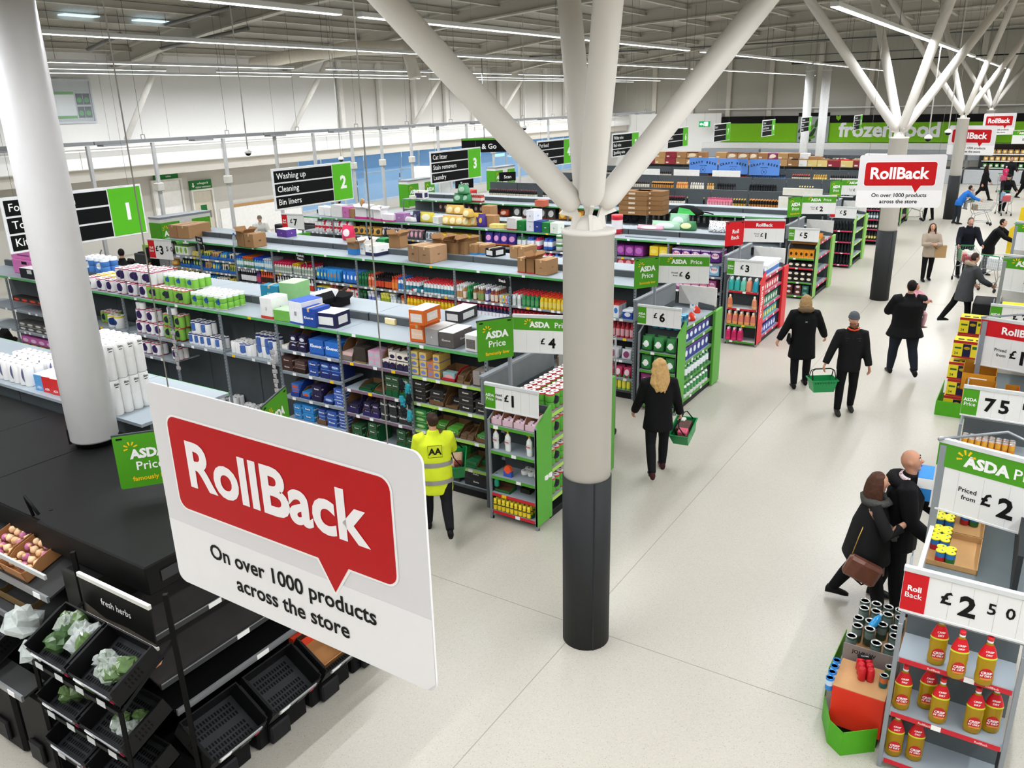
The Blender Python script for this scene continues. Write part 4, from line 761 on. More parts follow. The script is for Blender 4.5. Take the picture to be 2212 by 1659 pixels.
# laundry aisle top
for i, (a, b, f, t, z, d, c, tc, tx, op, l) in enumerate((
    (688, 700, 464, 445, zb, .3, 'f2f1ee', None, None, False, 'white tall carton, first on the laundry top'), (702, 714, 466, 447, zb, .3, 'f0efec', None, None, False, 'white tall carton, second on the laundry top'), (716, 738, 468, 442, zb, .3, 'e8e6e4', None, None, False, 'wide white carton before the pink one'), (740, 753, 469, 446, zb, .3, 'cf78b0', None, 'xx', False, 'pink patterned carton on the laundry top'), (755, 766, 470, 450, zb, .3, 'a87f58', None, None, False, 'narrow brown carton between pink and white'),
    (768, 792, 472, 449, zb, .3, 'f1f0f0', None, None, True, 'white open carton with pink foot, left'), (795, 806, 473, 452, zb, .3, 'efeeee', None, None, True, 'white open carton with pink foot, middle'), (807, 823, 476, 454, zb, .3, 'f1f0f0', None, None, True, 'white open carton with pink foot, right'), (826, 849, 478, 462, zb, .3, 'efe9ef', None, None, False, 'low white carton with magenta foot'), (852, 873, 478, 460, zb, .3, 'a878ac', None, 'ooo', False, 'lilac printed carton on the laundry top'),
    (935, 947, 483, 467, zb, .3, 'e9ece6', None, '1', False, 'white and green numbered carton'), (1041, 1060, 466, 444, zb+.22, .3, 'a77f58', None, None, False, 'brown carton raised on another, laundry top'), (1041, 1068, 489, 465, zb, .3, 'a98159', None, None, False, 'brown carton under the raised one, laundry top'), (1057, 1090, 493, 484, zb, .25, 'e8d27a', None, 'mm', False, 'flat yellow and white case'), (1095, 1114, 496, 470, zb, .3, 'eceae8', None, None, False, 'white carton with red foot line'), (1117, 1131, 497, 476, zb, .3, '1f8038', None, '--', False, 'green washing powder case, left'),
    (1137, 1153, 499, 478, zb, .35, 'dfe2ea', None, 'A', False, 'white and blue pack, lower of the tall stack'), (1137, 1153, 478, 453, zb+.25, .35, 'e6e8ef', None, 'A', False, 'white and blue pack, upper of the tall stack'), (1153, 1168, 501, 477, zb, .35, '273a82', None, '==', False, 'navy washing powder case'), (1170, 1186, 502, 480, zb, .3, '1f7a38', None, '==', False, 'green washing powder case, right'), (1188, 1205, 504, 481, zb, .3, 'dfe6dc', None, '%', False, 'white and green leaf case by the column'))):
    carton(l, (a, f), (b, f+1.5), (a, t), z, d, c, text=tx, open_=op, tcol='ffffff' if c < 'b' else '555555', band={4: None}.get(i) or (('d23a8c', .2) if i in (5, 6, 7, 8) else ('c0392b', .1) if i == 14 else None), tape=False)
GOLD = PM('d8b25c', 'f0e0b0', '9a7430', rx=.3, rz=.3, band=.15)
for i, (px, py, w, h) in enumerate(((960, 487, .3, .26), (975, 488, .3, .26), (990, 489, .3, .26), (1003, 490, .3, .26), (965, 470, .32, .26), (982, 471, .32, .26), (1000, 478, .34, .24), (1018, 490, .3, .3))):
    p = atz(px, py if py > 480 else py+15, zb); item('gold_bag', pouch_mesh(w, h, .24, GOLD), 'golden shrink-wrapped bags heaped on the laundry top', 'bag', (p.x, p.y+.03+(.1 if py < 480 else 0), zb+(.25 if py < 480 else 0)), random.uniform(-.3, .3), 'golden bag heap')
for l, px, py, w, h, m in (('yellow crumpled bag with clear wrap on the laundry top', 918, 481, .5, .28, PM('e0cf4a', 'f4f0d0', rx=.3, rz=.3)), ('white slumped bag on the laundry top', 880, 480, .5, .14, PM('e6e4e2', 'd0cecc', rx=.2, rz=.3)), ('navy small bag leaning on the laundry top', 895, 480, .25, .3, PM('2a2c50', '888898', rx=.2, rz=.2)), ('yellow and purple bag right of the gold heap', 1026, 490, .35, .36, PM('d8b23a', '5a2f8c', '5a2f8c', rx=.3, rz=.2, band=.3)), ('purple bag beside the brown cartons', 1036, 491, .25, .34, PM('4a3488', 'd8b23a', rx=.2, rz=.2))):
    p = atz(px, py, zb); item('bag', pouch_mesh(w, h, .2, m), l, 'bag', (p.x, p.y+.03, zb))
p = atz(748, 520, zr); item('bag', pouch_mesh(.36, .36, .2, PM('d8345a', 'f0e4e6', rx=.3, rz=.24)), 'pink and red bag at the back of the cleaning top', 'bag', (p.x, p.y, zr))
carton('pale red washing bottle box on the pet aisle top near the column', (1155, 446), (1176, 447), (1155, 432), zb, .3, 'c86a52', tape=False); carton('low white carton on the pet aisle top', (884, 430), (893, 431), (884, 422), zb, .25, 'e9e6e0', tape=False); carton('white boxed item on the pet aisle top', (895, 430), (915, 431), (895, 412), zb, .3, 'f0efed', panel='3a3358')
for i, (px, py, c) in enumerate(((985, 437, '2f7a4a'), (1000, 438, '3c8a5a'), (995, 425, '5aa070'))):
    p = atz(px, 438, zb); item('bag', pouch_mesh(.4, .3, .3, PM(c, 'b0d0b8', rx=.3, rz=.25)), 'green crumpled bag on the pet aisle top, %s' % ['left', 'right', 'upper'][i], 'bag', (p.x, p.y+.05, zb+(.28 if i == 2 else 0)))
run('red_bottle', bleach('b5342c', 'e8d8d0', 'd8d4d0'), 'red bottles in a clear pack on the pet aisle top', 'bottle', -16.3, -15.8, G4+.05, zb, .085, .07, ny=3)
KR = ['8f6a44', '946f48', '8a6640']
for i in range(5):
    for j in range(2):
        p = atz(1336+33*j, 463, zb); c = thing('carton', 'brown shallow case, %s stack, layer %d up on the pet aisle top' % (['left', 'right'][j], i+1), 'box', (p.x, p.y+.02, zb+i*.135)); MB().box(0, 0, 0, .86, .5, .128, c=.004).obj('box_body', M(KR[(i+j) % 3], .8, nz=.12), c); MB().box(.3, -.002, .04, .5, 0, .09).obj('side_label', M('d9cbb6', .6), c)
p = atz(1480, 465, zb); gb = thing('work_bag', 'black and bright green bag left on the bare pet aisle top', 'bag', (p.x, p.y+.1, zb), .2); MB().loft([[(.5*math.cos(a)*s, .16*math.sin(a)*s, z) for a in [2*PI*k/14 for k in range(14)]] for z, s in ((0, .9), (.05, 1), (.15, .85), (.26, .4), (.27, .1))]).obj('body', M('1a1b1c', .7), gb); MB().prism([(-.24, 0), (.28, 0), (.1, .15), (-.2, .2)], (0, -.165, .02), (1, 0, 0), (0, .25, 1), .01).obj('green_panel', M('46c35a', .5), gb); MB().path([(.4, 0, .1), (.6, -.05, .08), (.75, .02, .03)], .018, 6).obj('strap', BLACK, gb)
# ================================================================== cleaning aisle front
def shelf_run(F, k, z, a, b, nm, me, label, cat, w, d, ny=5, h=0, nz=1, miss=0.0, dy=.03, jit=0.0, gap=.004): 
    x0, x1 = bx(k, a, b); return run(nm, me, label, cat, x0, x1, F+dy, z, w, d, h, ny, nz, gap, miss, 0, jit)
F = G2; B = 'bottle'
# bay 3: massed white and yellow bleach
shelf_run(F, 3, 1.53, .02, .30, 'cleaner_bottle', bleach('e9ebec', '2f7f96', 'd21f2a'), 'white bottles with teal labels and red caps, short block left of the fallen one', B, .088, .066, 6)
shelf_run(F, 3, 1.53, .38, .97, 'cleaner_bottle', bleach('eceeee', '3a86a0', 'd8202b'), 'white bottles with teal labels and red caps, massed at the middle of the cleaning aisle', B, .086, .066, 7)
shelf_run(F, 3, 1.17, .02, .97, 'cleaner_bottle', bleach('ecc51e', 'd9a416', 'd21f2a'), 'yellow bottles with red caps in a long row under the white ones', B, .086, .066, 3)
o = item('fallen_bottle', bleach('e9ebec', '2f7f96', 'd21f2a'), 'white bottle with red cap lying on its side among the standing ones', B, (bayx(3)+.36*BW, F+.05, 1.57)); o.rotation_euler = (0, -1.45, .3)
# bay 2
for a, b, body, lab, cap, txt in ((.02, .13, 'e2e0da', 'b08a60', 'f0f0ee', 'white capped cream bottles'), (.14, .20, 'b0793a', 'e6ddc8', 'efefec', 'amber bottles with white caps'), (.22, .30, '2f9a5c', '1f7a44', '2f9a5c', 'all green bottles with green caps'), (.33, .40, '8a5a34', 'd8cdb8', 'f0f0ee', 'brown bottles, left pair'), (.42, .52, '9a6a3c', '7a9a5a', 'f0f0ee', 'brown bottles with green labels'), (.55, .63, '5a4a8c', 'e0dcee', 'ece9f4', 'violet bottles with pale caps'), (.65, .70, '8a3a2c', 'e0d4c4', 'efefec', 'red brown bottles, single file'), (.72, .77, '9a4a30', 'dcc9b4', 'efefec', 'rust coloured bottles, single file')):
    shelf_run(F, 2, 1.52, a, b, 'cleaner_bottle', tall(body, lab, cap), txt+' on the floor cleaner shelf', B, .075, .062, 6)
for a, c, c2, l in ((.80, 'c9d7de', 'e6b13c', 'blue and yellow'), (.85, 'e6d458', '4a8cc0', 'yellow'), (.90, 'd8c4d4', 'e06a5c', 'pinkish'), (.95, '9fc8dc', '3c8cb4', 'pale blue')):
    shelf_run(F, 2, 1.52, a, a+.045, 'refill_box', pack_mesh(.055, .055, .17, PM(c, c2, c2, rx=.3, rz=.2, band=.2)), l+' little refill boxes by the black shelf marker', 'box', .055, .055, 4)
shelf_run(F, 2, 1.16, .02, .99, 'disinfectant_bottle', bottle_mesh(P_TALL, (['23264e', 'e8e6f0', 'b02a4a'], [0, 0, 1, 0, 0, 0, 0, 2, 2]), sy=.7), 'navy disinfectant bottles with crimson caps in one long row', B, .082, .066, 3)
# bay 1 and 0
for a, b, body, lab, cap, l in ((0.03, .18, 'e4e8e6', 'c9d4d0', 'd21f2a', 'white'), (.20, .48, '2a8a4c', '5aa06a', 'd21f2a', 'green'), (.50, .98, 'e6c322', 'e8d66a', 'd8301f', 'bright yellow')):
    shelf_run(F, 1, 1.52, a, b, 'bleach_bottle', bleach(body, lab, cap), l+' bleach bottles with red caps right of the black bleach marker', B, .088, .07, 6)
shelf_run(F, 1, 1.16, .02, .98, 'bleach_bottle', bleach('c0283a', 'e0a0a8', 'a01826'), 'crimson bottles on the lower bleach shelf', B, .088, .07, 3)
shelf_run(F, 0, 1.52, .05, .45, 'bleach_bottle', bleach('2a8f96', 'b8dcdc', 'c42a36'), 'teal bottles with red caps glimpsed behind the green flag', B, .088, .07, 5)
shelf_run(F, 0, 1.53, .55, .75, 'washing_box', pack_mesh(.12, .1, .26, PM('e6eaee', '3a7ac8', 'c83a3a', rx=.3, rz=.2, top=.1)), 'tall white and blue packs right of the big column', 'box', .13, .11, 3); shelf_run(F, 0, 1.53, .8, .97, 'washing_tub', pack_mesh(.2, .14, .16, PM('2a4aa8', 'e8ecf4', 'e8ecf4', rx=.3, rz=.25, top=.2)), 'royal blue tub packs by the aisle end upright', 'tub', .2, .15, 2)
shelf_run(F, 0, 1.17, .5, .98, 'cleaner_bottle', tall('b02a3a', 'd8a0a8', '8a1a2a'), 'crimson bottles on the second shelf by the aisle end', B, .085, .066, 3); shelf_run(F, 0, .75, .4, .95, 'washing_pouch', pouch_mesh(.2, .2, .1, PM('d8dadc', '8a3a6a', rx=.3, rz=.3)), 'grey and plum pouches low by the aisle end', 'pouch', .22, .12, 2); shelf_run(F, 0, .4, .4, .95, 'washing_pouch', pouch_mesh(.16, .2, .1, PM('c83a64', 'f0d8e0', rx=.3, rz=.3)), 'pink pouches low by the aisle end', 'pouch', .18, .12, 2); shelf_run(F, 0, .17, .4, .95, 'cleaner_bottle', tall('8ac43a', 'e8e04a', '3a8a3a'), 'lime bottles on the base shelf by the aisle end', B, .085, .066, 2)
# bay 4
for a, b, body, lab, cap, l in ((.02, .2, '2a7a4c', '1d5a38', '2a7a4c', 'dark green pouches'), (.23, .36, 'e8a484', 'd86a4a', 'd04a34', 'peach bottles with orange caps'), (.38, .56, '2a2326', 'c8442c', '161415', 'black bottles'), (.58, .72, '252022', 'd0562c', '1a1718', 'black and orange bottles'), (.73, .85, 'd8582c', 'e88a3c', 'c8401f', 'orange bottles'), (.86, .98, 'dfe8ee', '3a7ac0', '2a64c0', 'white and blue bottles')):
    shelf_run(F, 4, 1.53, a, b, 'polish_bottle', tall(body, lab, cap), l+' on the polish shelf near the middle', B, .07, .062, 6)
for a, b, body, lab, tr, l in ((.02, .16, '3a6a4a', '2a4a3a', '2a6a3a', 'dark green'), (.2, .34, 'e4e8ee', '6a7ac0', 'f0f0f2', 'white'), (.36, .46, '8a96b0', 'd8dce6', '40486a', 'grey blue'), (.48, .66, 'd8d840', '9aa83a', 'e8e070', 'yellow'), (.68, .8, 'c0d0d4', 'e8eeee', 'e6e6e6', 'pale'), (.82, .9, '6a7a82', 'b0bcc0', '30363a', 'grey'), (.91, .99, 'e07a3c', 'f0d0b0', 'd04a2a', 'orange')):
    shelf_run(F, 4, 1.18, a, b, 'spray_bottle', spray_mesh(body, lab, tr), l+' spray bottles right of the bespectacled man', B, .085, .07, 4)
for a, b, c, l in ((.5, .7, 'c8202a', 'red'), (.7, 1.0, 'e6b820', 'yellow')):
    shelf_run(F, 4, .75, a, b, 'cleaner_bottle', bleach(c, c, 'd21f2a'), l+' bottle tops low behind the tissue top', B, .085, .07, 3)
# bay 5 blue pouches
PB = [PM('2a7fc8', 'e6e86a', '1b4f9a', rx=.25, rz=.2, band=.1), PM('2f8fd4', 'a9784c', '1b5fb0', rx=.25, rz=.22), PM('2a6fc4', 'f0f4f8', '1b4f9a', rx=.2, rz=.2)]
shelf_run(F, 5, 1.56, .04, .60, 'refill_pouch', pouch_mesh(.1, .24, .06, PB[0]), 'blue refill pouches crowded on the upper shelf, left half', 'pouch', .1, .065, 6, jit=.25); shelf_run(F, 5, 1.56, .3, .6, 'refill_pouch', pouch_mesh(.1, .26, .06, PB[1]), 'blue and tan refill pouches behind the front row', 'pouch', .1, .065, 2, jit=.25, dy=.0)
shelf_run(F, 5, 1.56, .64, .98, 'refill_pouch', pouch_mesh(.12, .25, .06, PB[2]), 'bright blue refill pouches by the upright, right half', 'pouch', .12, .065, 6, jit=.2)
shelf_run(F, 5, 1.2, .02, .30, 'wipes_pack', pack_mesh(.09, .06, .2, PM('2f6fc0', 'e8eef4', 'e6c840', rx=.3, rz=.2, top=.1)), 'blue wipe packs on the lower shelf left of the man', 'pack', .09, .065, 4); shelf_run(F, 5, 1.2, .35, .5, 'cleaner_bottle', bleach('6a4a3c', 'e0d0c0', 'c83a2a'), 'brown bottles with red tops beside the wipe packs', B, .085, .066, 4)
shelf_run(F, 5, 1.2, .80, .98, 'refill_box', pack_mesh(.1, .08, .24, PM('d8d4d2', 'c8303a', 'c8303a', rx=.3, rz=.15, stripes=0, band=.1, top=.12)), 'pale red striped boxes right behind the bespectacled man', 'box', .1, .085, 2)
# bay 6
for a, b, cap, l in ((.02, .45, 'd8345c', 'rose'), (.50, .68, 'e8c02a', 'yellow'), (.70, .97, 'd83050', 'crimson')):
    shelf_run(F, 6, 1.61, a, b, 'trigger_bottle', spray_mesh('d6dcd4', '9aa89a', cap), l+' topped trigger bottles under the household marker', B, .08, .062, 6)
shelf_run(F, 6, 1.22, .05, .95, 'cleaner_bottle', tall('e0e4e4', 'c83a2a', 'd8d8d8'), 'white and red bottles behind the two children', B, .08, .066, 2)
# bay 7
for a, b, body, cap, l in ((.02, .2, '6ab0c4', '2a5fc8', 'aqua bottles with blue triggers'), (.22, .48, '4a8a5a', 'e0682a', 'green bottles with orange triggers'), (.5, .74, '3a9ac0', '2a4fc0', 'turquoise bottles with royal blue triggers'), (.76, .98, '8ac4e4', 'c8ccd2', 'pale blue bottles with silver triggers')):
    shelf_run(F, 7, 1.65, a, b, 'trigger_bottle', spray_mesh(body, 'd8e4e4', cap), l+' left of the middle bay', B, .08, .062, 6)
for a, b, body, lab, cap, l in ((.02, .08, '222326', '3a3b3e', 'e8e8ea', 'black aerosol'), (.1, .5, '26272a', 'e4e4e6', 'f0f0f2', 'white and black aerosols'), (.52, .62, '5a3a7a', 'c03a5a', '5a3a7a', 'purple aerosols'), (.64, .98, 'd8502a', '3a2a24', 'e05a2a', 'orange and black aerosols')):
    shelf_run(F, 7, 1.28, a, b, 'aerosol_can', tall(body, lab, cap), l+' on the shelf left of the girl', 'can', .075, .062, 4)
shelf_run(F, 7, .85, .05, .4, 'wipes_pack', pack_mesh(.1, .08, .2, PM('2a5fb0', 'e0e8f0', rx=.3, rz=.2)), 'blue packs low behind the roll heap', 'pack', .1, .085, 3); shelf_run(F, 7, .85, .45, .95, 'aerosol_can', tall('d8582c', 'f0e0d0', 'd8582c'), 'orange tops low behind the roll heap', 'can', .08, .07, 3)
# bays 8, 9: blue trays of cloths and sponges
for j, (z, n) in enumerate(((1.74, 4), (1.43, 4), (1.11, 3))):
    for i in range(n):
        a = .02+i*.96/n; x0, x1 = bx(8, a, a+.94/n); w = x1-x0
        item('blue_tray', tray_mesh(round(w-.01, 3), .34, .17, '2468b8', .4, '1f5aa4'), 'blue display tray of sponges, %s shelf of the scourer bay, number %d from the left' % (ORD[j], i+1), 'tray', ((x0+x1)/2, F+.03, z))
        cs = [('d8c84a', '3a6a3a'), ('cfa878', '8a6040'), ('2f8fd0', 'e8d84a'), ('e8e4d0', '2a2a2a')][(i+j) % 4]
        run('sponge_pack', pouch_mesh(.1, .16 if j != 1 else .2, .07, PM(cs[0], cs[1], rx=.3, rz=.3, band=.2)), 'sponge packs in the %s shelf blue tray %d of the scourer bay' % (ORD[j], i+1), 'pack', x0+.02, x1-.02, F+.06, z+.01, .105, .08, ny=3, jit=.4)
run('mop_pack', pouch_mesh(.22, .34, .16, PM('4a4644', 'e4e4e2', rx=.3, rz=.3)), 'dark mop heads at the left end of the cloth bay', 'pack', bayx(9)+.05, bayx(9)+.3, F+.05, 1.75, .22, .2)
for i, c in enumerate((.30, .42, .56)):
    item('cloth_box', pack_mesh(.17, .25, .25, PM('e4e6de', '6aa83a' if i != 1 else '8abf3a', '4a8a2a', rx=.3, rz=.3, top=.1)), 'white and green cloth box, %s of three by the price board' % ['left', 'middle', 'right'][i], 'box', (bayx(9)+c*BW, F+.04, 1.75))
run('cloth_pack', pouch_mesh(.16, .12, .2, PM('d8c85a', 'b8b08a', rx=.3, rz=.3)), 'yellow cloth packs on the upper shelf of the cloth bay', 'pack', bayx(9)+.9, bayx(9)+1.3, F+.05, 1.75, .17, .2, ny=2, jit=.5)
run('cloth_pack', pouch_mesh(.18, .16, .2, PM('d89a3a', 'e8c070', rx=.3, rz=.3)), 'orange duster packs on the second shelf of the cloth bay', 'pack', bayx(9)+.02, bayx(9)+.3, F+.05, 1.45, .18, .2, jit=.5)
for i in range(2):
    item('blue_tray', tray_mesh(.4, .34, .2, '2468b8', .4, '1f5aa4'), 'blue display tray in the cloth bay, %s one' % ['left', 'right'][i], 'tray', (bayx(9)+.66+.44*i, F+.03, 1.45)); run('scourer_pack', pouch_mesh(.09, .22, .06, PM('2f6a4a' if i else '24343a', 'd8dc6a', rx=.3, rz=.2)), 'scourer packs in the %s cloth bay tray' % ['left', 'right'][i], 'pack', bayx(9)+.5+.44*i, bayx(9)+.82+.44*i, F+.06, 1.46, .1, .08, ny=3, jit=.3)
run('cleaner_bottle', tall('2a2c30', 'e0e0e0', 'e8d040'), 'dark bottles on the third shelf of the cloth bay', B, bayx(9)+.05, bayx(9)+1.2, F+.04, 1.11, .09, .07, ny=2)
# shelf marker fins: black with white words
def marker(label, px, py, words, F, z):
    p = aty(px, py, F-.02); s = thing('shelf_marker', label, 'shelf marker', (p.x, F-.02, p.z), -.25)
    MB().box(-.2, 0, 0, .2, .012, .19, c=.003).obj('board', M('1a1a1b', .5), s); t = MB()
    for i, l in enumerate(words): t.text(l, .075, (0, -.002, .105-.075*i if len(words) > 1 else .07), fit=.34)
    t.obj('lettering', PWHITE, s); MB().path([(.2, .006, 0), (.24, .006, -.02), (.25, .006, -.14)], .008, 5).obj('clip', STEEL, s)
marker('black shelf marker reading Bleach', 1085, 617, ['Bleach'], G2, 1.8); marker('black shelf marker reading Household Cleaners', 649, 564, ['Household', 'Cleaners'], G2, 1.8); marker('black shelf marker reading Cloths and Dusters', 431, 528, ['Cloths', '& Dusters'], G2, 1.9)
# ================================================================== laundry and pet fronts (small in the photo)
F = G3
run('roll_bag', rolls_mesh(1, 3, 1, .07, .3, PM('e8e8ea', 'c8283a', 'c8283a', rx=.5, rz=.14)), 'white and red tissue bags heaped at the left end of the laundry aisle', 'bag', -18.7, -17.3, F+.03, 1.70, .16, .42, .0); run('roll_bag', pouch_mesh(.3, .18, .3, PM('e6e6ea', 'c8283a', rx=.2, rz=.4)), 'white and red bags lying on the upper laundry shelf', 'bag', -18.4, -17.2, F+.03, 1.72, .3, .3, .18, 1, 2)
run('snack_bag', pouch_mesh(.22, .22, .18, PM('d8a84a', '3a3430', rx=.3, rz=.3)), 'tan and black bags beside the white ones on the laundry shelf', 'bag', -17.1, -16.0, F+.03, 1.72, .24, .2, .0, 2, jit=.4)
for i, (a, b, c, c2, nm) in enumerate(((-16.0, -15.2, '3a3638', 'd8d0d4', 'dark'), (-15.1, -14.5, '6a6266', 'e0a8b8', 'grey and pink'), (-14.4, -14.0, 'c8ccd0', '5a6a70', 'pale grey'))):
    run('washing_pouch', pouch_mesh(.14, .26, .1, PM(c, c2, rx=.3, rz=.3, top=.1)), nm+' washing pouches on the upper laundry shelf', 'pouch', a, b, F+.03, 1.71, .15, .1, 0, 2, jit=.2)
run('washing_box', pack_mesh(.3, .16, .22, PM('e8c23a', 'd8a020', rx=.2, rz=.3)), 'yellow boxes on the upper laundry shelf above the brown cartons', 'box', -13.9, -12.7, F+.03, 1.71, .3, .18, 0, 2)
run('washing_bag', pouch_mesh(.24, .36, .16, PM('3a2f8c', 'e4a0d0', 'e8742a', rx=.33, rz=.2, band=.14)), 'purple washing bags standing behind the brown cartons', 'bag', -12.4, -11.4, F+.03, 1.73, .26, .18, 0, 2, miss=.2, jit=.2)
P_WASH = [(.06, 0), (.07, .015), (.07, .08), (.065, .2), (.04, .23), (.03, .235), (.03, .24), (.032, .27), (.03, .28)]
def wash(c, cap, lab='e4e8ee'): return bottle_mesh(P_WASH, ([c, lab, cap], [0, 0, 1, 0, 0, 0, 2, 2]), sy=.6)
for a, b, c, nm in ((-11.35, -11.1, '2f7a48', 'green'), (-11.05, -10.85, '2f4fa8', 'royal blue'), (-10.8, -10.62, 'c82a5a', 'crimson'), (-10.55, -10.3, '2f5fc0', 'blue')): run('washing_bottle', wash(c, c), nm+' washing liquid bottles left of the big column', 'bottle', a, b, F+.03, 1.73, .125, .08, 0, 4)
run('washing_tub', bottle_mesh([(.1, 0), (.1, .1), (.1, .16), (.1, .2)], (['dfe6df', '4a8a4a', 'd0dcd0'], [0, 1, 2]), sy=.8, n=14), 'pale green tubs two high beside the big column', 'tub', -10.2, -9.8, F+.05, 1.73, .2, .16, .2, 2, 2)
for a, b, c, nm in ((-11.6, -11.2, '3a8a5a', 'green'), (-11.15, -10.8, '2a3f8c', 'navy'), (-10.75, -10.3, 'd02a50', 'crimson'), (-10.25, -9.9, '2f5fc0', 'blue')): run('washing_bottle', wash(c, c), nm+' bottles on the second laundry shelf left of the big column', 'bottle', a, b, F+.03, 1.38, .14, .09, 0, 3)
run('bucket', MB().lathe([(.1, 0), (.13, .22), (.135, .23)], 14, caps=False).lathe([(.1, .005), (.095, .006)], 14).mesh('bucket', M('3a3c40', .4)), 'dark buckets under the laundry top', 'bucket', -16.4, -15.2, F+.05, 1.36, .27, .25)
def boxes(F, x0, x1, z, w, h, d, mat, label, nz=1, ny=2, text=None, tcol='ffffff', ts=.22, nm='washing_box'): return run(nm, pack_mesh(w, d, h, mat, text, tcol, ts), label, 'box', x0, x1, F+.03, z, w, d+.004, h+.003, ny, nz)
boxes(G3, -8.8, -8.6, 1.75, .2, .26, .14, PM('1f9ab0', '15788c', rx=.3, rz=.3), 'teal washing box just right of the big column')
MG = PM('8a3a8c', 'b86ab8', '6a1f6c', rx=.38, rz=.32, top=.1); BOLD = PM('5a2a7c', 'e9e0f0', 'd8c8e8', rx=.4, rz=.26, cz=.55, top=.1); BOLB = PM('8ab8e0', 'f0f2f6', 'c8dcf0', rx=.4, rz=.3, top=.08)
boxes(G3, -8.53, -7.83, 1.75, .22, .24, .16, MG, 'magenta washing boxes in a row of three right of the big column', 1, 2)
boxes(G3, -7.66, -7.2, 1.77, .22, .24, .16, PM('e8c832', 'f0d868', 'c8302a', rx=.35, rz=.2, band=.12), 'yellow washing boxes next to the magenta ones', 1, 2)
boxes(G3, -7.1, -5.95, 1.75, .215, .25, .15, BOLD, 'purple washing boxes with red script on the upper end shelf', 1, 3, 'Bold', 'd0283c', .3)
boxes(G3, -7.05, -5.95, 1.44, .24, .24, .15, BOLB, 'pale blue washing boxes with red script on the second end shelf', 1, 2, 'Bold', 'd0283c', .3)
boxes(G3, -7.0, -6.0, 1.06, .2, .26, .15, PM('9a4a7a', 'e0c0d8', '6a1f5c', rx=.4, rz=.3), 'plum washing boxes with red script on the third end shelf', 1, 2, 'Bold', 'd0283c', .3)
boxes(G3, -6.6, -6.0, .62, .14, .26, .12, PM('e6e8ea', '6a9ad0', '3a6ab0', rx=.25, rz=.3), 'white and blue washing boxes on the low end shelf', 1, 2)
boxes(G3, -8.5, -7.9, 1.42, .2, .26, .14, PM('c03a50', 'e8a8b0', '8a1f34', rx=.35, rz=.3), 'red washing boxes under the magenta row', 1, 2)
# back of the cleaning unit: bags lying on its top by the column
for l, px, py, w, h, m in (('pink film wrapped flat packs on the cleaning top right of the column', 1400, 497, .7, .1, PM('d8a0b0', 'f0e0e4', rx=.3, rz=.3)), ('pale green film wrapped packs on the cleaning top', 1435, 497, .8, .2, PM('9ac0a4', 'c8dcd0', rx=.3, rz=.3)), ('tall green crumpled bag on the cleaning top', 1462, 497, .5, .38, PM('8ab898', 'c8dcd0', rx=.3, rz=.3)), ('green striped packs beside the crumpled bag', 1480, 499, .45, .22, PM('3a7a4a', 'd8e0a0', rx=.3, rz=.3)), ('white cow spotted bag by the red flag', 1548, 503, .5, .26, PM('e8e8e6', '2a2a2a', speck=.3, c4='222222', rx=0))):
    p = atz(px, py, 2.23); item('bag', pouch_mesh(w, h, .3, m), l, 'bag', (p.x, p.y, 2.235))
p = atz(1327, 506, 2.155); item('red_tub', bottle_mesh([(.14, 0), (.14, .12), (.14, .34), (.14, .40), (.145, .41), (.145, .46)], (['c81f34', 'e8e4e6', 'd82a3a'], [0, 1, 0, 2, 2]), n=20, sy=1), 'tall red and white tub on the laundry top just behind the big column', 'tub', (p.x, p.y+.15, 2.155))
tag(MB().box(0, 0, 0, 1.05, .05, .02).obj('loose_rail', STEEL, None, (atz(1355, 509, 2.16).x, G3+.25, 2.153)), 'loose grey rail lying on the laundry top', 'rail')
# pet aisle front: dark hanging goods and bags
F = G4
for i, (x, w) in enumerate(((-17.8, .3), (-17.0, .3), (-16.3, .28))): run('pet_lead', pouch_mesh(.16, .3, .05, PM('5a3a3a', 'c8b0a0', rx=.3, rz=.2)), 'small hanging packs at the left of the pet aisle, number %d from left' % (i+1), 'pack', x, x+.6, F+.25, 1.75, .18, .08)
run('pet_bag', pouch_mesh(.3, .34, .16, PM('3a3a3c', 'c8c8c6', 'a84a2a', rx=.3, rz=.3, band=.1)), 'dark pet food bags on the upper shelf left of the column', 'bag', -14.6, -13.0, F+.04, 1.73, .32, .2, 0, 1, jit=.2)
run('pet_bag', pouch_mesh(.3, .34, .16, PM('c8862a', 'e8c870', '6a3a1a', rx=.3, rz=.3, band=.1)), 'orange pet food bags on the upper shelf left of the column', 'bag', -12.9, -11.7, F+.04, 1.73, .32, .2, 0, 1, jit=.2)
run('pet_bag', pouch_mesh(.34, .2, .3, PM('b84a2a', 'e8b8a0', rx=.3, rz=.3)), 'russet flat bags behind the gold heap', 'bag', -15.6, -14.8, F+.04, 1.75, .36, .3)
for x in (-11.0, -10.7, -10.4): item('pet_bed', MB().path([(.13*math.cos(a), 0, .13*math.sin(a)) for a in [2*PI*k/16 for k in range(16)]], .05, 8, closed=True).mesh('pet_bed', M('2a2c34', .8)), 'round dark pet toys hung right of the big column', 'pet toy', (x, F+.3, 1.92), group='round pet toys')
run('pet_toy', pouch_mesh(.08, .2, .04, PM('7a7c7c', 'b0b4b4', rx=.3, rz=.2)), 'slim grey hanging packs on hooks in the pet aisle', 'pack', -10.0, -7.6, F+.3, 1.85, .12, .05, jit=.1, gap=.06)
for i, (x, w, c) in enumerate(((-7.4, .34, '6a5a50'), (-7.0, .3, '4a4440'), (-6.5, .34, '8a4438'))): item('pet_bag', pouch_mesh(w, .28, .2, PM(c, 'b09a8a', rx=.3, rz=.3)), 'dusky pet bag near the red price flag, number %d from the left' % (i+1), 'bag', (x, F+.05, 1.73))
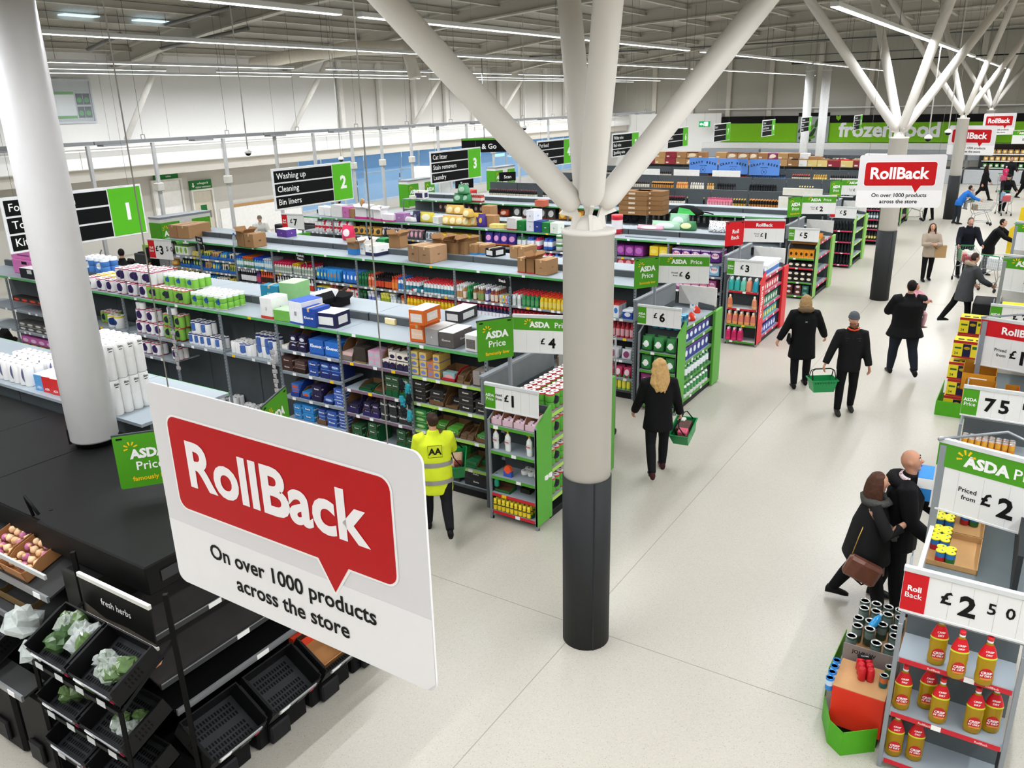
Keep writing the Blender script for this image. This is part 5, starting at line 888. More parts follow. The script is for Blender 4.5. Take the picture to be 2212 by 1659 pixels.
# ================================================================== drinks shelving
def farwines(F, z, spec):
    m = MB(); mats = []
    for x0, x1, body, lab, cap, ny, l in spec:
        b = len(mats); mats += [M(body, .3), M(lab, .4), M(cap, .4)]; n = int((x1-x0)/.095)
        for i in range(n):
            for j in range(ny): m.lathe([(.037, 0), (.037, .06), (.037, .19), (.014, .25), (.0155, .305)], 6, [b, b+1, b, b+2], x0+.05+.095*i, F+.07+.08*j, z)
    tag(m.obj('wine_bottles', mats), 'bottles massed along the %s drinks shelf' % ('second' if F < 35 else 'beer'), 'bottles', kind='stuff')
def wines(F, z, spec):
    if F > 30: return farwines(F, z, spec)
    for x0, x1, body, lab, cap, ny, l in spec: run('wine_bottle', wine(body, lab, cap), l, 'bottle', x0, x1, F+.03, z, .082, .08, 0, ny, 1, .012)
WD = ('14181a', '2a2426', '3a1620')
wines(27.85, 1.74, [(-18.8, -16.6, '1a1e1c', 'd8d2c4', '6a1a2a', 2, 'dark wine bottles at the till end of the first wine shelf'), (-16.3, -14.6, '1d2420', 'cfc8b8', '2a2a2c', 2, 'green black wine bottles beyond the gold bags'), (-14.3, -13.1, '1a1c1e', 'e0d8c8', '7a2030', 2, 'dark wine bottles with pale labels left of the column'), (-12.7, -12.3, '8a8a3a', 'd8d4b0', 'a8a45a', 3, 'pale olive wine bottles beside the brown cases'),
    (-12.2, -11.3, '1c2420', 'e8e4da', '5a1428', 3, 'dark bottles with white labels behind the green bag'), (-11.3, -10.6, '171a1b', 'e6e0d4', '8a1a3a', 3, 'dark bottles with claret tops right of the green bag'), (-10.5, -10.42, '14181a', '2a2c2a', 'c8a850', 1, 'lone gold topped bottle by the black marker'), (-9.9, -9.82, '14181a', '2a2c2a', 'c8a850', 1, 'lone gold topped bottle before the pink row'),
    (-9.75, -8.9, 'd87a92', 'e8a8b4', 'b84a6a', 3, 'pink sparkling wine bottles in a row'), (-8.85, -8.4, '2a2a20', 'c8a04a', 'd8b04a', 2, 'gold topped dark bottles right of the pink row'), (-8.3, -7.3, '1c1c18', 'b87a3a', 'd88a3a', 3, 'orange topped dark bottles before the cream panel')])
tag(MB().box(0, 0, 0, 1.3, .06, .42, c=.01).obj('cream_panel', M('e4e2d6', .5), None, (-7.3, 27.8, 1.76)), 'plain cream panel standing on the first wine shelf', 'panel'); tag(MB().box(0, 0, 0, 1.26, .05, .24, c=.01).obj('cream_panel', M('e0ded2', .5), None, (-7.26, 28.1, 2.19)), 'upper cream panel stood on the first wine shelf', 'panel')
wines(32.7, 1.74, [(-18.8, -16.0, '16191b', 'c8c2b4', '2a2a2c', 2, 'dark bottles at the till end of the second drinks shelf'), (-15.9, -14.0, '1a1d1e', 'd0c8b8', '46262c', 2, 'dark bottles behind the column struts'), (-13.9, -12.9, '2a2420', 'b8803a', 'c89048', 3, 'amber labelled bottles on the second drinks shelf'), (-12.8, -12.3, 'c87a3a', 'e0a860', 'd8984a', 3, 'orange spirit bottles on the second drinks shelf'), (-12.2, -11.6, 'b8b0a0', 'e0dcd0', 'd8d4cc', 2, 'clear spirit bottles on the second drinks shelf'), (-11.5, -11.2, 'c8843a', 'e8c080', 'c8a050', 2, 'tawny bottles beside the clear spirits'), (-11.1, -10.3, '16191c', '3a3c40', '1a1a1c', 3, 'black bottles left of the gap on the second drinks shelf'), (-9.8, -8.7, '15181a', '2a2c2e', '1c1c1e', 4, 'black bottles right of the gap on the second drinks shelf'), (-7.9, -7.3, '2a2c2a', 'c8c4b0', 'c8b878', 2, 'low gold and white bottles near the wine aisle end'), (-6.8, -6.0, '14171a', '2a2c30', '1a1a1c', 2, 'black bottles at the aisle end of the second drinks shelf')])
wines(37.6, 1.74, [(-18.8, -15.0, '191b1d', 'c0b8a8', '33282a', 2, 'small dark bottles left on the beer shelf'), (-14.8, -13.6, '1c1e1c', 'c8b04a', '8a2a2a', 2, 'beer bottles under the first craft sign'), (-13.2, -11.3, '1b1a18', '8a3a3a', '2a2a2e', 3, 'beer bottles under the middle craft sign'), (-11.2, -9.6, '16181c', '3a5a8a', '26303a', 3, 'beer bottles under the right craft sign'), (-9.4, -8.6, '2a2a28', 'c8c2b0', 'b83a2a', 3, 'beer bottles right of the craft signs'), (-8.5, -7.9, 'b88a2a', 'e0c870', 'c8a040', 3, 'golden beer bottles right of the craft signs'), (-7.8, -6.0, '1a1b1c', 'c8c4bc', '2a2426', 3, 'dark beer bottles near the hanging sign')])
for i, (px, w) in enumerate(((1440, 1.25), (1527, 1.3), (1358, 1.1))): p = aty(px, 380, 36.0); tag(MB().box(0, 0, 0, w, .04, .34, c=.008).obj('white_panel', M('ecebe7', .5), None, (p.x-w/2+.4, 37.4, 1.82)), 'white blank panel on the beer shelf, %s' % ['left of the craft signs', 'in front of the first craft sign', 'far left by the column strut'][i], 'panel')
for i in range(3):
    x = -14.05+1.40*i; b = thing('craft_sign', 'blue craft beer collection board, %s of three' % ['left', 'middle', 'right'][i], 'sign', (x, 37.5, 2.02-.02*i)); MB().box(0, 0, 0, 1.34, .03, .68, c=.004).obj('board', M('5f8fdc', .5, nz=.03), b); t = MB(); n = 'CRAFT BEER'
    for j, ch in enumerate(n):
        a = (j-4.5)*.062; cx, cz = .67+2.0*math.sin(a), -1.53+2.0*math.cos(a)
        if ch != ' ': t.text(ch, .135, (cx, -.003, cz-.03), (math.cos(a), 0, -math.sin(a)), (math.sin(a), 0, math.cos(a)), bold=.04)
    t.text('COLLECTION', .055, (.67, -.003, .315), bold=.02); t.obj('lettering', M('1d2438', .6, nz=0), b); e = MB()
    for s in (-1, 1):
        for k in range(7): a = math.radians(-60+20*k); e.ball((.67+s*.11*math.cos(a), -.002, .15+.11*math.sin(a)), .018, .002, .011, n=6, m=4)
    e.box(.645, -.003, .12, .695, -.001, .18); e.obj('wreath_emblem', M('1d2438', .6, nz=0), b)
# cartons on the far shelving tops
CB = ['9a7048', 'a47a50', 'b08a5a', 'c8a870', '8e2a34', 'a83240', 'd8c8a0', 'ece8e2', '86603e', '7a2a50']
rnd = random.Random(5); x = -19.0; n = 0
for spec in ('r3 r4 b3 r2 b2 t3 b4 r1 b3 t4 t4 t2 b3 p2 b2 b2 w2 y1 y1 r1 y1 r1 w3 w3'.split()):
    w = .42+rnd.random()*.2
    for k in range(min(int(spec[1]), 2) if spec[0] != 't' else 2):
        c = {'r': '8c2b38', 'b': CB[n % 3], 't': 'b08352', 'p': '8a3a62', 'w': 'e8e6e2', 'y': 'd8c07a'}[spec[0]]
        o = thing('carton', '%s carton on the far shelving top beyond the craft signs, %s, number %d along' % ({'r': 'dark red', 'b': 'brown', 't': 'printed tan', 'p': 'plum', 'w': 'white', 'y': 'cream'}[spec[0]], ['lower tier', 'upper tier'][k], n+1), 'box', (x, 42.55+.1*k, 2.0+.31*k)); MB().box(0, 0, 0, w-.02, .5, .305, 0, c=.006).obj('box_body', PM(c, 'e8dcc0' if spec[0] in 'tp' else c, '5a2a20' if spec[0] == 't' else c, rx=.34, rz=.3, top=.1), o); MB().box(.05, -.002, .05, .2, 0, .12).obj('side_label', M('d8d0c0', .6), o)
    x += w; n += 1
for i, (px, w, c, l) in enumerate(((1690, .5, '8e6a44', 'brown'), (1702, .6, '9a744c', 'brown'), (1717, .36, '1d1d1e', 'black'), (1728, .36, '1d1d1e', 'black'), (1742, .8, '9a744c', 'brown'), (1760, .6, 'a07850', 'brown'), (1785, .9, '946e48', 'brown'), (1805, .7, '9a744c', 'brown'), (1825, .7, 'c03038', 'red'), (1850, .8, '9a744c', 'brown'))):
    p = aty(px, 350, 42.6); o = thing('carton', '%s carton in the row right of the white columns, number %d from the left' % (l, i+1), 'box', (p.x-w/2, 42.6+.02*(i % 2), 2.0)); MB().box(0, 0, 0, w-.02, .45, .36+.12*(i in (5,)), c=.006).obj('box_body', M(c, .7, nz=.12), o); MB().box(w*.3, -.002, .1, w*.6, 0, .22).obj('side_label', M('d8d2c8', .6), o)
# farther aisles as low shelving with goods
for n, F in enumerate((47.3, 52.1)):
    gondola('shelving', ['distant grocery shelving second before the freezers', 'distant grocery shelving just before the freezers'][n], F, 8, {'*': [1.5, 1.0, .5]}, top=False, panel_top=1.9, tickets=0)
    run('goods_pack', pack_mesh(.3, .25, .25, PM(['c8c0b4', 'd8d4ce'][n], ['b03038', '3a3a3c'][n], rx=.3, rz=.3, top=.1)), 'packs along the top of the %s distant shelving' % ['nearer', 'farther'][n], 'pack', -16.0, -6.4, F+.1, 1.55, .3, .3, 0, 1, miss=.35, gap=.1)
for k in range(5):
    f = thing('freezer', 'long grey open freezer cabinet below the frozen wall, number %d from the left' % (k+1), 'freezer', (-21+4.2*k, 57.4, 0)); MB().box(0, 0, 0, 4.1, 1.6, .85, c=.03).obj('tub', M('b4b8ba', .4), f); MB().box(.03, .1, .85, 4.07, 1.5, .9).obj('rim', M('3a3c3e', .4), f); MB().box(0, .9, 1.3, 4.1, 1.5, 1.9, c=.03).obj('top_shelf', M('8e9296', .35), f)
    for a in (.05, 4.0): MB().box(a, 1.15, .9, a+.06, 1.25, 1.3).obj('post', STEEL, f)
# end shelving under the fascia on the right
es = thing('shelving', 'end wall shelving of cakes and soups under the green fascia', 'shelving', (-3.4, 57.9, 0))
for k in range(4):
    MB().box(2.7*k, .45, 0, 2.7*k+2.64, .5, 2.3).obj('back_panel', M('2b2522', .6), es)
    for z in (.2, .55, .95, 1.35, 1.75): s = link('shelf', cmesh('es5', lambda: MB().box(0, 0, -.03, 2.64, .45, 0).mesh('shelf', SHM)), es, (2.7*k, 0, z)); link('price_rail', cmesh('es6', lambda: MB().box(0, -.01, -.05, 2.64, 0, 0).mesh('price_rail', M('e6e6e4', .4))), s)
for k in range(4):
    for j, z in enumerate((.2, .55, .95, 1.35, 1.75)):
        c, c2 = [[('c8a860', 'e8d8b0'), ('d8b060', '8a4a2a'), ('3f7a3a', 'f0ece4'), ('c8984a', 'f0e0c0'), ('b0803a', 'e8d8a8')], [('3a3a3a', 'd8a83a'), ('b8404a', 'e8d8d8'), ('46383a', 'c84a4a'), ('5a3a34', 'd86a5a'), ('e07a28', 'f0b070')], [('8a3a50', 'e0c8d0'), ('3a3236', 'c8c0c4'), ('5a3a48', 'd8c8d0'), ('7a4a5a', 'e0d0d8'), ('8a3040', 'e8d8dc')], [('8a3a50', 'e0c8d0'), ('3a3236', 'c8c0c4'), ('5a3a48', 'd8c8d0'), ('7a4a5a', 'e0d0d8'), ('8a3040', 'e8d8dc')]][k][j]
        run('grocery_pack', pack_mesh(.24, .2, .24, PM(c, c2, rx=.3, rz=.3)), 'packs on the %s shelf of the end wall, bay %d from the left' % (ORD[4-j], k+1), 'pack', -3.3+2.7*k, -.9+2.7*k, 57.95, z, .24, .2, gap=.05)
price_sign('small green headed £4 board on the end wall shelving', (-2.0, 57.6, 2.35), 0, 1.3, .75, '£4', 'asda'); price_sign('small green headed board at the right edge on the end wall', (.9, 57.6, 2.35), 0, 1.3, .75, '£4', 'asda')
# ================================================================== goods on the end units (front bay x from -5.59 to -4.91)
def eu(F, z, a, b, nm, me, label, cat, w, d, h=0, ny=1, nz=1, miss=0, jit=0): return run(nm, me, label, cat, -5.59+.68*a, -5.59+.68*b, F-.36, z, w, d, h, ny, nz, .004, miss, 0, jit)
for i in range(4):
    x = -5.58+.17*i+.085; o = item('display_carton', tray_mesh(.16, .2, .19, 'd8b8c4', .45, '7a4f36'), 'pink display carton of tissue pouches, %s of four on the green end display' % ['leftmost', 'second', 'third', 'rightmost'][i], 'carton', (x, G1-.35, 1.37)); run('tissue_pouch', pouch_mesh(.06, .09, .03, PM('e8d0dc', 'b04a7a', rx=.3, rz=.2)), 'pink tissue pouches in the pink display carton %d' % (i+1), 'pouch', x-.07, x+.07, G1-.33, 1.38, .065, .04, ny=3, jit=.4)
for i, a in enumerate((.03, .30, .78)):
    x = -5.56+.68*a; o = thing('cleaner_bottle', 'white toilet cleaner bottle with yellow spout, %s on the second shelf of the green end display' % ['left', 'middle', 'right'][i], 'bottle', (x, G1-.3, 1.01)); MB().lathe([(.036, 0), (.042, .01), (.042, .1), (.036, .12), (.042, .14), (.042, .2), (.02, .235), (.014, .25)], 12, 0, sy=.6).obj('body', M('eef0ee', .35), o); MB().path([(0, 0, .245), (0, 0, .27), (-.02, 0, .285), (-.04, 0, .278)], .012, 7).obj('spout', M('ecc52a', .4), o); MB().box(-.034, -.0275, .1, .034, -.024, .17).obj('label', M('d8dcdc', .4), o); MB().text('bex', .04, (0, -.0285, .12), bold=.03).obj('lettering', M('c82030', .5), o)
o = thing('freshener_pack', 'rounded orange and blue pack alone on the third shelf of the green end display', 'pack', (-5.36, G1-.28, .65)); MB().prism([(-.06, 0), (.06, 0), (.06, .09), (.03, .15), (-.03, .15), (-.06, .09)], (0, 0, 0), (1, 0, 0), (0, 0, 1), -.05).obj('card', PM('3a5ab0', 'e8542a', 'e8542a', rx=.3, rz=.2, top=.45), o)
o = item('roll_pack', rolls_mesh(4, 2, 1, .05, .06, WHT), 'white roll pack lying at the back of the third shelf of the green end display', 'toilet rolls', (-5.05, G1-.2, .655)); 
item('display_carton', tray_mesh(.24, .18, .06, '2a6a3a', .6, '6a4a30'), 'flat dark green carton on the fourth shelf of the green end display', 'carton', (-5.45, G1-.33, .40)); o = thing('gel_bottle', 'teal upturned bottle on the fourth shelf of the green end display', 'bottle', (-5.55, G1-.3, .46)); MB().lathe([(.02, 0), (.034, .01), (.034, .08), (.026, .1), (.03, .11), (.028, .15)], 10, [0, 0, 1, 0, 0]).obj('body', M('2aa88c', .4), o); MB().lathe([(.022, .15), (.02, .19)], 10).obj('cap', M('2a9a84', .4), o)
item('display_carton', tray_mesh(.15, .12, .08, '3a3832', .8, '4a4038'), 'small dark carton at the back of the fourth shelf of the green end display', 'carton', (-5.17, G1-.2, .40))
item('display_carton', tray_mesh(.6, .26, .06, '1f7a3e', .9, '6a4a30'), 'green tray holding the yellow ducks bottles on the bottom shelf', 'carton', (-5.28, G1-.35, .14))
eu(G1, .15, .02, .88, 'yellow_bottle', bottle_mesh([(.026, 0), (.03, .01), (.03, .07), (.03, .09), (.02, .11), (.024, .12), (.022, .16)], (['ecd024', '4a4a30', 'f0d83a'], [0, 0, 1, 0, 0, 2])), 'yellow small bottles in a row on the bottom shelf of the green end display', 'bottle', .062, .055, 0, 3)
TOI = PM('5aa83a', '23262e', 'c83a4a', rx=.3, rz=.26, band=.05, top=.1)
def er(F, z, y0, y1, me, label, cat, w, d, nm, nx=1, nz=1, h=0, miss=0):  # goods on the aisle-facing shelves, in rows along y
    n = max(1, int(round((y1-y0)/(w+.01)))); rnd = random.Random(int(z*100+F))
    for i in range(n):
        for j in range(nx):
            for k in range(nz):
                if miss and rnd.random() < miss: continue
                item(nm, me, label, cat, (-4.93-j*(d+.01)-.0, F+y0+w/2+i*(y1-y0)/n, z+k*h), PI/2, label)
R2 = rolls_mesh(2, 1, 1, .062, .25, TOI); R4 = rolls_mesh(2, 2, 2, .062, .115, TOI)
for z, m_, nz in ((.3, R4, 1), (.72, R4, 1), (1.12, R2, 1), (1.5, R4, 1)): er(G1, z, .1, 1.4, m_, 'green printed roll packs on the %s end shelf behind the near column' % {.3: 'lowest', .72: 'third', 1.12: 'second', 1.5: 'top'}[z], 'toilet rolls', .26, .27, 'roll_pack', 2, nz)
ARI = PM('2f7a3c', 'e6ece6', '1f5c2c', rx=.26, rz=.22, cz=.5, band=.12); ARB = PM('2a3f8c', 'e4e8f0', '5a3a8c', rx=.3, rz=.24, top=.15)
for z, r in ((1.11, .4), (.76, .4)): eu(G2, z, .02, .98, 'washing_pouch', pouch_mesh(.19, .26, .12, ARI, 'oriel'), 'green washing capsule pouches on the %s shelf of the second end display' % ('top' if z > 1 else 'second'), 'pouch', .2, .13, 0, 2, jit=.12)
eu(G2, .42, .02, .98, 'washing_pouch', pouch_mesh(.19, .26, .12, PM('8a2f6c', 'e0b0d0', rx=.3, rz=.24)), 'plum washing pouches behind the blonde shopper', 'pouch', .2, .13, 0, 1, jit=.1); eu(G2, .12, .02, .98, 'washing_pouch', pouch_mesh(.19, .24, .12, ARI), 'green pouches on the lowest shelf behind the blonde shopper', 'pouch', .2, .13)
WB = wash('2f8a48', '2f8a48'); er(G2, 1.2, .1, 1.35, pack_mesh(.2, .16, .2, ARB), 'blue and white washing tubs on the upper aisle shelf', 'tub', .2, .18, 'washing_tub', 1, 1); er(G2, .86, .1, 1.35, pack_mesh(.2, .16, .24, ARB), 'blue washing tubs on the second aisle shelf', 'tub', .2, .18, 'washing_tub', 1, 1); er(G2, .52, .1, 1.35, wash('2f7f44', 'e8eeea'), 'green washing bottles on the third aisle shelf', 'bottle', .14, .1, 'washing_bottle', 2); er(G2, .16, .1, 1.35, wash('e6eae8', '2f8a4c', '3a8a4c'), 'white and green washing bottles on the lowest aisle shelf', 'bottle', .15, .1, 'washing_bottle', 2)
TUB = bottle_mesh([(.05, 0), (.055, .01), (.055, .06), (.055, .13), (.055, .17), (.057, .172), (.057, .2)], (['2a8fb4', '7ac0d8', '3aa0c4'], [0, 0, 1, 0, 0, 2]), n=14, sy=1)
run('blue_tub', TUB, 'turquoise tubs in two rows on top of the second end display', 'tub', -5.45, -4.95, G2-.25+.1, 1.5, .112, .112, 0, 2); run('blue_tub', TUB, 'turquoise tubs in two rows on top of the second end display', 'tub', -5.05, -4.92, G2+.12, 1.5, .112, .112, 0, 2, 2)
for i in range(4): item('red_packet', pouch_mesh(.16, .12, .12, PM('d8402a', 'f0d8d0', rx=.3, rz=.2)), 'red and white packets piled on the end shelf corner', 'packet', (-5.0+.06*(i % 2), G2+.5+.22*i*.5, 1.5+.1*(i == 3)), PI/2+.2*i, 'red packets')
SOFT = lambda c, cap, lab='e8c8a0': bottle_mesh([(.045, 0), (.058, .015), (.06, .07), (.056, .15), (.046, .21), (.03, .24), (.022, .245), (.026, .25), (.026, .285), (.014, .30)], ([c, lab, cap], [0, 0, 1, 1, 0, 0, 2, 2, 2]), sy=.6, n=12)
for a, b, c, cap, l in ((.0, .38, '2fa8a0', 'e4eeee', 'teal fabric softener bottles left on the top shelf'), (.40, .54, '6ac8b0', 'e4eeee', 'pale mint softener bottle'), (.58, .72, 'e08a6a', 'f0e8e4', 'peach softener bottle on the top shelf'), (.80, .96, '1f9ab0', 'e4eeee', 'turquoise softener bottle at the right of the top shelf')): eu(G3, 1.24, a, b, 'softener_bottle', SOFT(c, cap, c), l, 'bottle', .125, .08, 0, 2)
eu(G3, .85, .0, .17, 'softener_bottle', SOFT('e8a05a', 'f0e4dc', 'd87a5a'), 'lone peach softener bottle, left of the second shelf', 'bottle', .125, .08); eu(G3, .85, .8, .97, 'softener_bottle', SOFT('e8a87a', 'f0e4dc', 'd88a6a'), 'lone peach softener bottle, right of the second shelf', 'bottle', .125, .08)
eu(G3, .48, .0, .98, 'softener_bottle', SOFT('e8a05a', 'f0e4dc', 'd87a6a'), 'peach softener bottles in a row of five', 'bottle', .125, .08, 0, 2); eu(G3, .1, .0, .58, 'softener_bottle', SOFT('e02a72', 'f0d0dc', 'c01f5a'), 'hot pink softener bottles on the bottom shelf', 'bottle', .125, .08, 0, 2)
er(G3, 1.5, .05, 1.2, spray_mesh('e8ecee', '4a7ac0', 'eef0f2'), 'white spray bottles crowded on the laundry end top', 'bottle', .09, .09, 'spray_bottle', 6)
for z, c, c2, nm in ((1.15, 'c8404a', 'e8e0e0', 'red'), (.82, '2f7a5a', 'd8e0d8', 'green'), (.5, '3a9aa8', 'e8d840', 'teal and yellow'), (.16, '3a4a9a', 'd8e0f0', 'blue')): er(G3, z, .1, 1.3, pack_mesh(.2, .14, .2, PM(c, c2, rx=.3, rz=.3)), nm+' packs on the laundry end shelves behind the red panel', 'pack', .2, .16, 'washing_pack', 1)
COF = PM('d88a20', '3a2010', 'e8a83a', rx=.26, rz=.2, band=.14); F4 = G4+.2
eu(F4, 1.13, .0, .98, 'coffee_pack', pack_mesh(.13, .12, .22, COF), 'orange coffee packs on the upper shelf of the lime end display', 'pack', .13, .13, 0, 2)
for z, nz in ((.87, 1), (.48, 2)): eu(F4, z, .0, .98, 'coffee_box', pack_mesh(.16, .12, .14, PM('1c1a1a', 'e8dcc8', 'b02a2a', rx=.34, rz=.24, cz=.6)), 'black and cream coffee boxes on the %s shelf of the lime end display' % ('second' if nz == 1 else 'third'), 'box', .16, .13, .145, 2, nz)
eu(F4, .1, .0, .6, 'coffee_jar', pack_mesh(.17, .12, .14, PM('5a2a2c', 'd8d0cc', rx=.3, rz=.24, cz=.7)), 'maroon packs at the foot of the lime end display', 'pack', .17, .13, .145, 1, 2); eu(F4, .1, .64, .98, 'coffee_jar', pack_mesh(.17, .12, .14, PM('2a5a50', '6a9a8c', rx=.3, rz=.24)), 'dark green packs at the foot of the lime end display', 'pack', .17, .13, .145, 1, 2)
run('coffee_pack', pouch_mesh(.2, .16, .12, PM('d0801c', 'f0ece4', rx=.3, rz=.2)), 'orange coffee pouches heaped on the pet aisle end top', 'pouch', -5.5, -4.9, F4-.2, 1.55, .2, .14, .15, 5, 1, jit=.5)
item('coffee_tray', tray_mesh(.68, .9, .1, '8a5a2a', .6), 'flat carton under the orange coffee pouches', 'carton', (-5.23, F4-.3, 1.5))
F5 = 28.15
for j, z in enumerate((1.2, .85, .5, .12)): eu(F5, z, .0, .98, 'wine_bottle', wine('171a1b', '24282a', '1c1c1e'), 'dark wine bottles on the %s shelf of the pink edged end display' % ORD[j], 'bottle', .09, .08, 0, 2)
run('wine_bottle', wine('171a1b', 'c8c4bc', 'b8b8ba'), 'silver topped bottles over the pink edged end display', 'bottle', -5.5, -4.92, F5+.06, 1.51, .09, .08, 0, 5)
for j, z in enumerate((1.3, .95, .6, .2)): eu(33.0, z, .0, .98, 'spirit_bottle', wine(['171a1b', '4a5a5e', '171a1b', '2a2a20'][j], ['d8d4cc', 'c8d8dc', 'c8c4bc', 'c8c070'][j], '1c1c1e'), 'spirit bottles on the %s shelf of the farther end display' % ORD[j], 'bottle', .09, .08, 0, 2)
run('spirit_bottle', wine('171a1b', 'c8c4bc', '2a2a2c'), 'dark bottles on the far end display behind the second hanging sign', 'bottle', -5.55, -4.95, 37.95, 1.3, .09, .08, 0, 2); run('spirit_bottle', wine('171a1b', '8aa84a', '2a2a2c'), 'green labelled bottles low on the far end display', 'bottle', -5.55, -4.95, 37.95, .6, .09, .08, 0, 2)
# ================================================================== produce cabinet (black) and the rolls shelf behind it
BK = M('131313', .5, nz=.12, scale=2.5); BK2 = M('0c0c0d', .5, nz=.1); SILV = M('8d9092', .35, .4)
pc = thing('produce_cabinet', 'long black produce cabinet under the big hanging sign, its flat top in panels', 'cabinet', (0, 0, 0))
xs = [-18.2, -15.6, -14.3, -13.05, -11.8, -10.55, -9.3, -8.05, -6.8]
for a, b in zip(xs, xs[1:]):
    MB().box(a+.004, 3.1, 1.955, b-.004, 4.68, 2.0, c=.004).obj('top_panel', BK, pc); 
    for q in (.15, b-a-.15): MB().lathe([(.018, 0), (.018, .004)], 8).obj('fixing', BLACK, pc, (a+q, 3.25, 2.0))
    MB().box(a, 3.09, 1.80, b, 3.14, 1.99).obj('fascia', BK2, pc); MB().box(a+.01, 3.6, .1, b-.01, 3.66, 1.95).obj('back_panel', M('3a3a38', .5, nz=.1), pc)
MB().box(-6.8, 3.04, 1.78, -5.3, 4.95, 2.03, c=.012).obj('end_canopy', BK, pc); MB().box(-5.297, 3.16, 1.86, -5.29, 3.5, 1.95).obj('control_strip', M('3a3a3c', .4), pc); MB().box(-5.291, 3.34, 1.885, -5.286, 3.42, 1.925).obj('display', M('e03050', .4, nz=0, emit=.8), pc)
MB().path([(-6.95, 3.1, 2.01), (-6.98, 3.08, 2.2), (-6.85, 3.1, 2.05)], .014, 6).obj('bracket_arm', BLACK, pc)
MB().box(-18.2, 2.95, 0, -6.25, 4.6, .12).obj('plinth', BLACK, pc); MB().box(-6.28, 2.95, 0, -5.9, 5.2, 1.78).obj('end_core', BK2, pc); MB().prism([(-6.3, 0), (-5.55, 0), (-5.55, 1.15), (-5.75, 1.78), (-6.3, 1.78)], (0, 2.95, 0), (1, 0, 0), (0, 0, 1), -.03).obj('end_panel', M('2f2f2c', .4, nz=.08), pc)
# shelves facing the front (towards -y): two tilted shelves and a crate row
def tilt_shelf(x0, x1, yf, zf, yb, zb, nm='shelf', n=1):
    s = MB().add([(x0, yf, zf), (x1, yf, zf), (x1, yb, zb), (x0, yb, zb), (x0, yf, zf-.02), (x1, yf, zf-.02), (x1, yb, zb-.02), (x0, yb, zb-.02)], [(0, 1, 2, 3), (7, 6, 5, 4), (0, 4, 5, 1), (1, 5, 6, 2), (3, 2, 6, 7), (0, 3, 7, 4)]).obj(nm, M('343434', .45, nz=.12), pc)
    MB().box(x0, yf-.02, zf-.035, x1, yf, zf+.02).obj('price_rail', SILV, s)
    k = 0
    while x1-.15-k*.75 > x0: MB().box(x1-.2-k*.75, yf-.025, zf-.03, x1-.1-k*.75, yf-.02, zf+.016).obj('price_ticket', PWHITE, s); k += 1
    return s
tilt_shelf(-14, -6.3, 2.78, 1.58, 3.2, 1.72); tilt_shelf(-14, -6.3, 2.70, 1.27, 3.2, 1.40); tilt_shelf(-14, -6.3, 2.42, .86, 2.6, .9, 'crate_rail_shelf'); MB().box(-14, 2.78, 1.75, -6.3, 2.80, 1.79).obj('light_rail', M('b8bab8', .4), pc)
# shelves facing the aisle (towards +x): two bare shelves, then crates
for j, (xf, zf, xb, zb) in enumerate(((-5.47, 1.31, -5.92, 1.50), (-5.33, .97, -5.92, 1.16), (-5.17, .79, -5.6, .84))):
    m = M('3c3a39', .42, nz=.22, scale=5) if j < 2 else BK2
    s = MB().add([(xf, 3.0, zf), (xf, 5.2, zf), (xb, 5.2, zb), (xb, 3.0, zb), (xf, 3.0, zf-.02), (xf, 5.2, zf-.02), (xb, 5.2, zb-.02), (xb, 3.0, zb-.02)], [(0, 1, 2, 3), (7, 6, 5, 4), (0, 4, 5, 1), (1, 5, 6, 2), (3, 2, 6, 7), (0, 3, 7, 4)]).obj('shelf', m, pc)
    MB().box(xf, 3.0, zf-.035, xf+.02, 5.2, zf+.02).obj('price_rail', M('3c3d3e', .35) if j < 2 else SILV, s); MB().box(xf+.02, 3.0, zf+.012, xf+.024, 5.2, zf+.022).obj('rail_edge', SILV, s)
    for q in ((.62, 1.5), (.75, 1.6), (.8, 1.75))[j]: MB().box(xf+.02, 3.0+q, zf-.03, xf+.025, 3.13+q, zf+.016).obj('price_ticket', PWHITE, s)
# black crates
def crate_mesh(w, d, h):
    """folding crate: w across (x), d front to back (y), open top, slatted floor"""
    def fn():
        m = MB(); t = .012
        m.box(-w/2, 0, 0, w/2, d, t, 1); m.box(-w/2, 0, 0, w/2, t, h*.75); m.box(-w/2, d-t, 0, w/2, d, h)
        for x in (-w/2, w/2-t): m.box(x, t, 0, x+t, d-t, h); m.box(x-.006, .05, h-.02, x+t+.006, d-.05, h+.004)
        for r in range(7):
            if r == 3: continue
            for c in range(16): m.box(-w/2+.05+c*(w-.1)/16, .045+r*(d-.08)/7, t, -w/2+.05+c*(w-.1)/16+.016, .045+r*(d-.08)/7+.032, t+.0015, 2)
        for sx in (-1, 1):
            for r in range(2):
                for c in range(5): m.box(sx*(w/2+.0006)-.0006, d*.3+c*.03, h*.35+r*.05, sx*(w/2+.0006)+.0006, d*.3+c*.03+.012, h*.35+r*.05+.03, 2)
        return m.mesh('crate', [M('161617', .4, nz=.1), M('2e2f31', .42, nz=.12), M('050505', .6, nz=0)])
    return cmesh(('cr', w, d, h), fn)
def crate(label, pos, w, d, h, rot, ticket=True, group=None):
    c = thing('crate', label, 'crate', pos, 0); c.rotation_euler = rot; link('body', crate_mesh(w, d, h), c); MB().box(-w*.36, -.012, h*.5, w*.40, -.002, h*.72).obj('label_rail', M('9a9c9e', .35), c)
    if ticket: MB().box(-w*.34, -.016, h*.48, -w*.34+.1, -.012, h*.73).obj('price_ticket', PWHITE, c)
    MB().box(w*.05, -.01, h*.1, w*.25, -.001, h*.4).obj('grip', M('2c2c2e', .4), c); MB().box(w*.33, -.008, h*.16, w*.4, -.001, h*.3).obj('pink_clip', M('b8244e', .4), c); return c
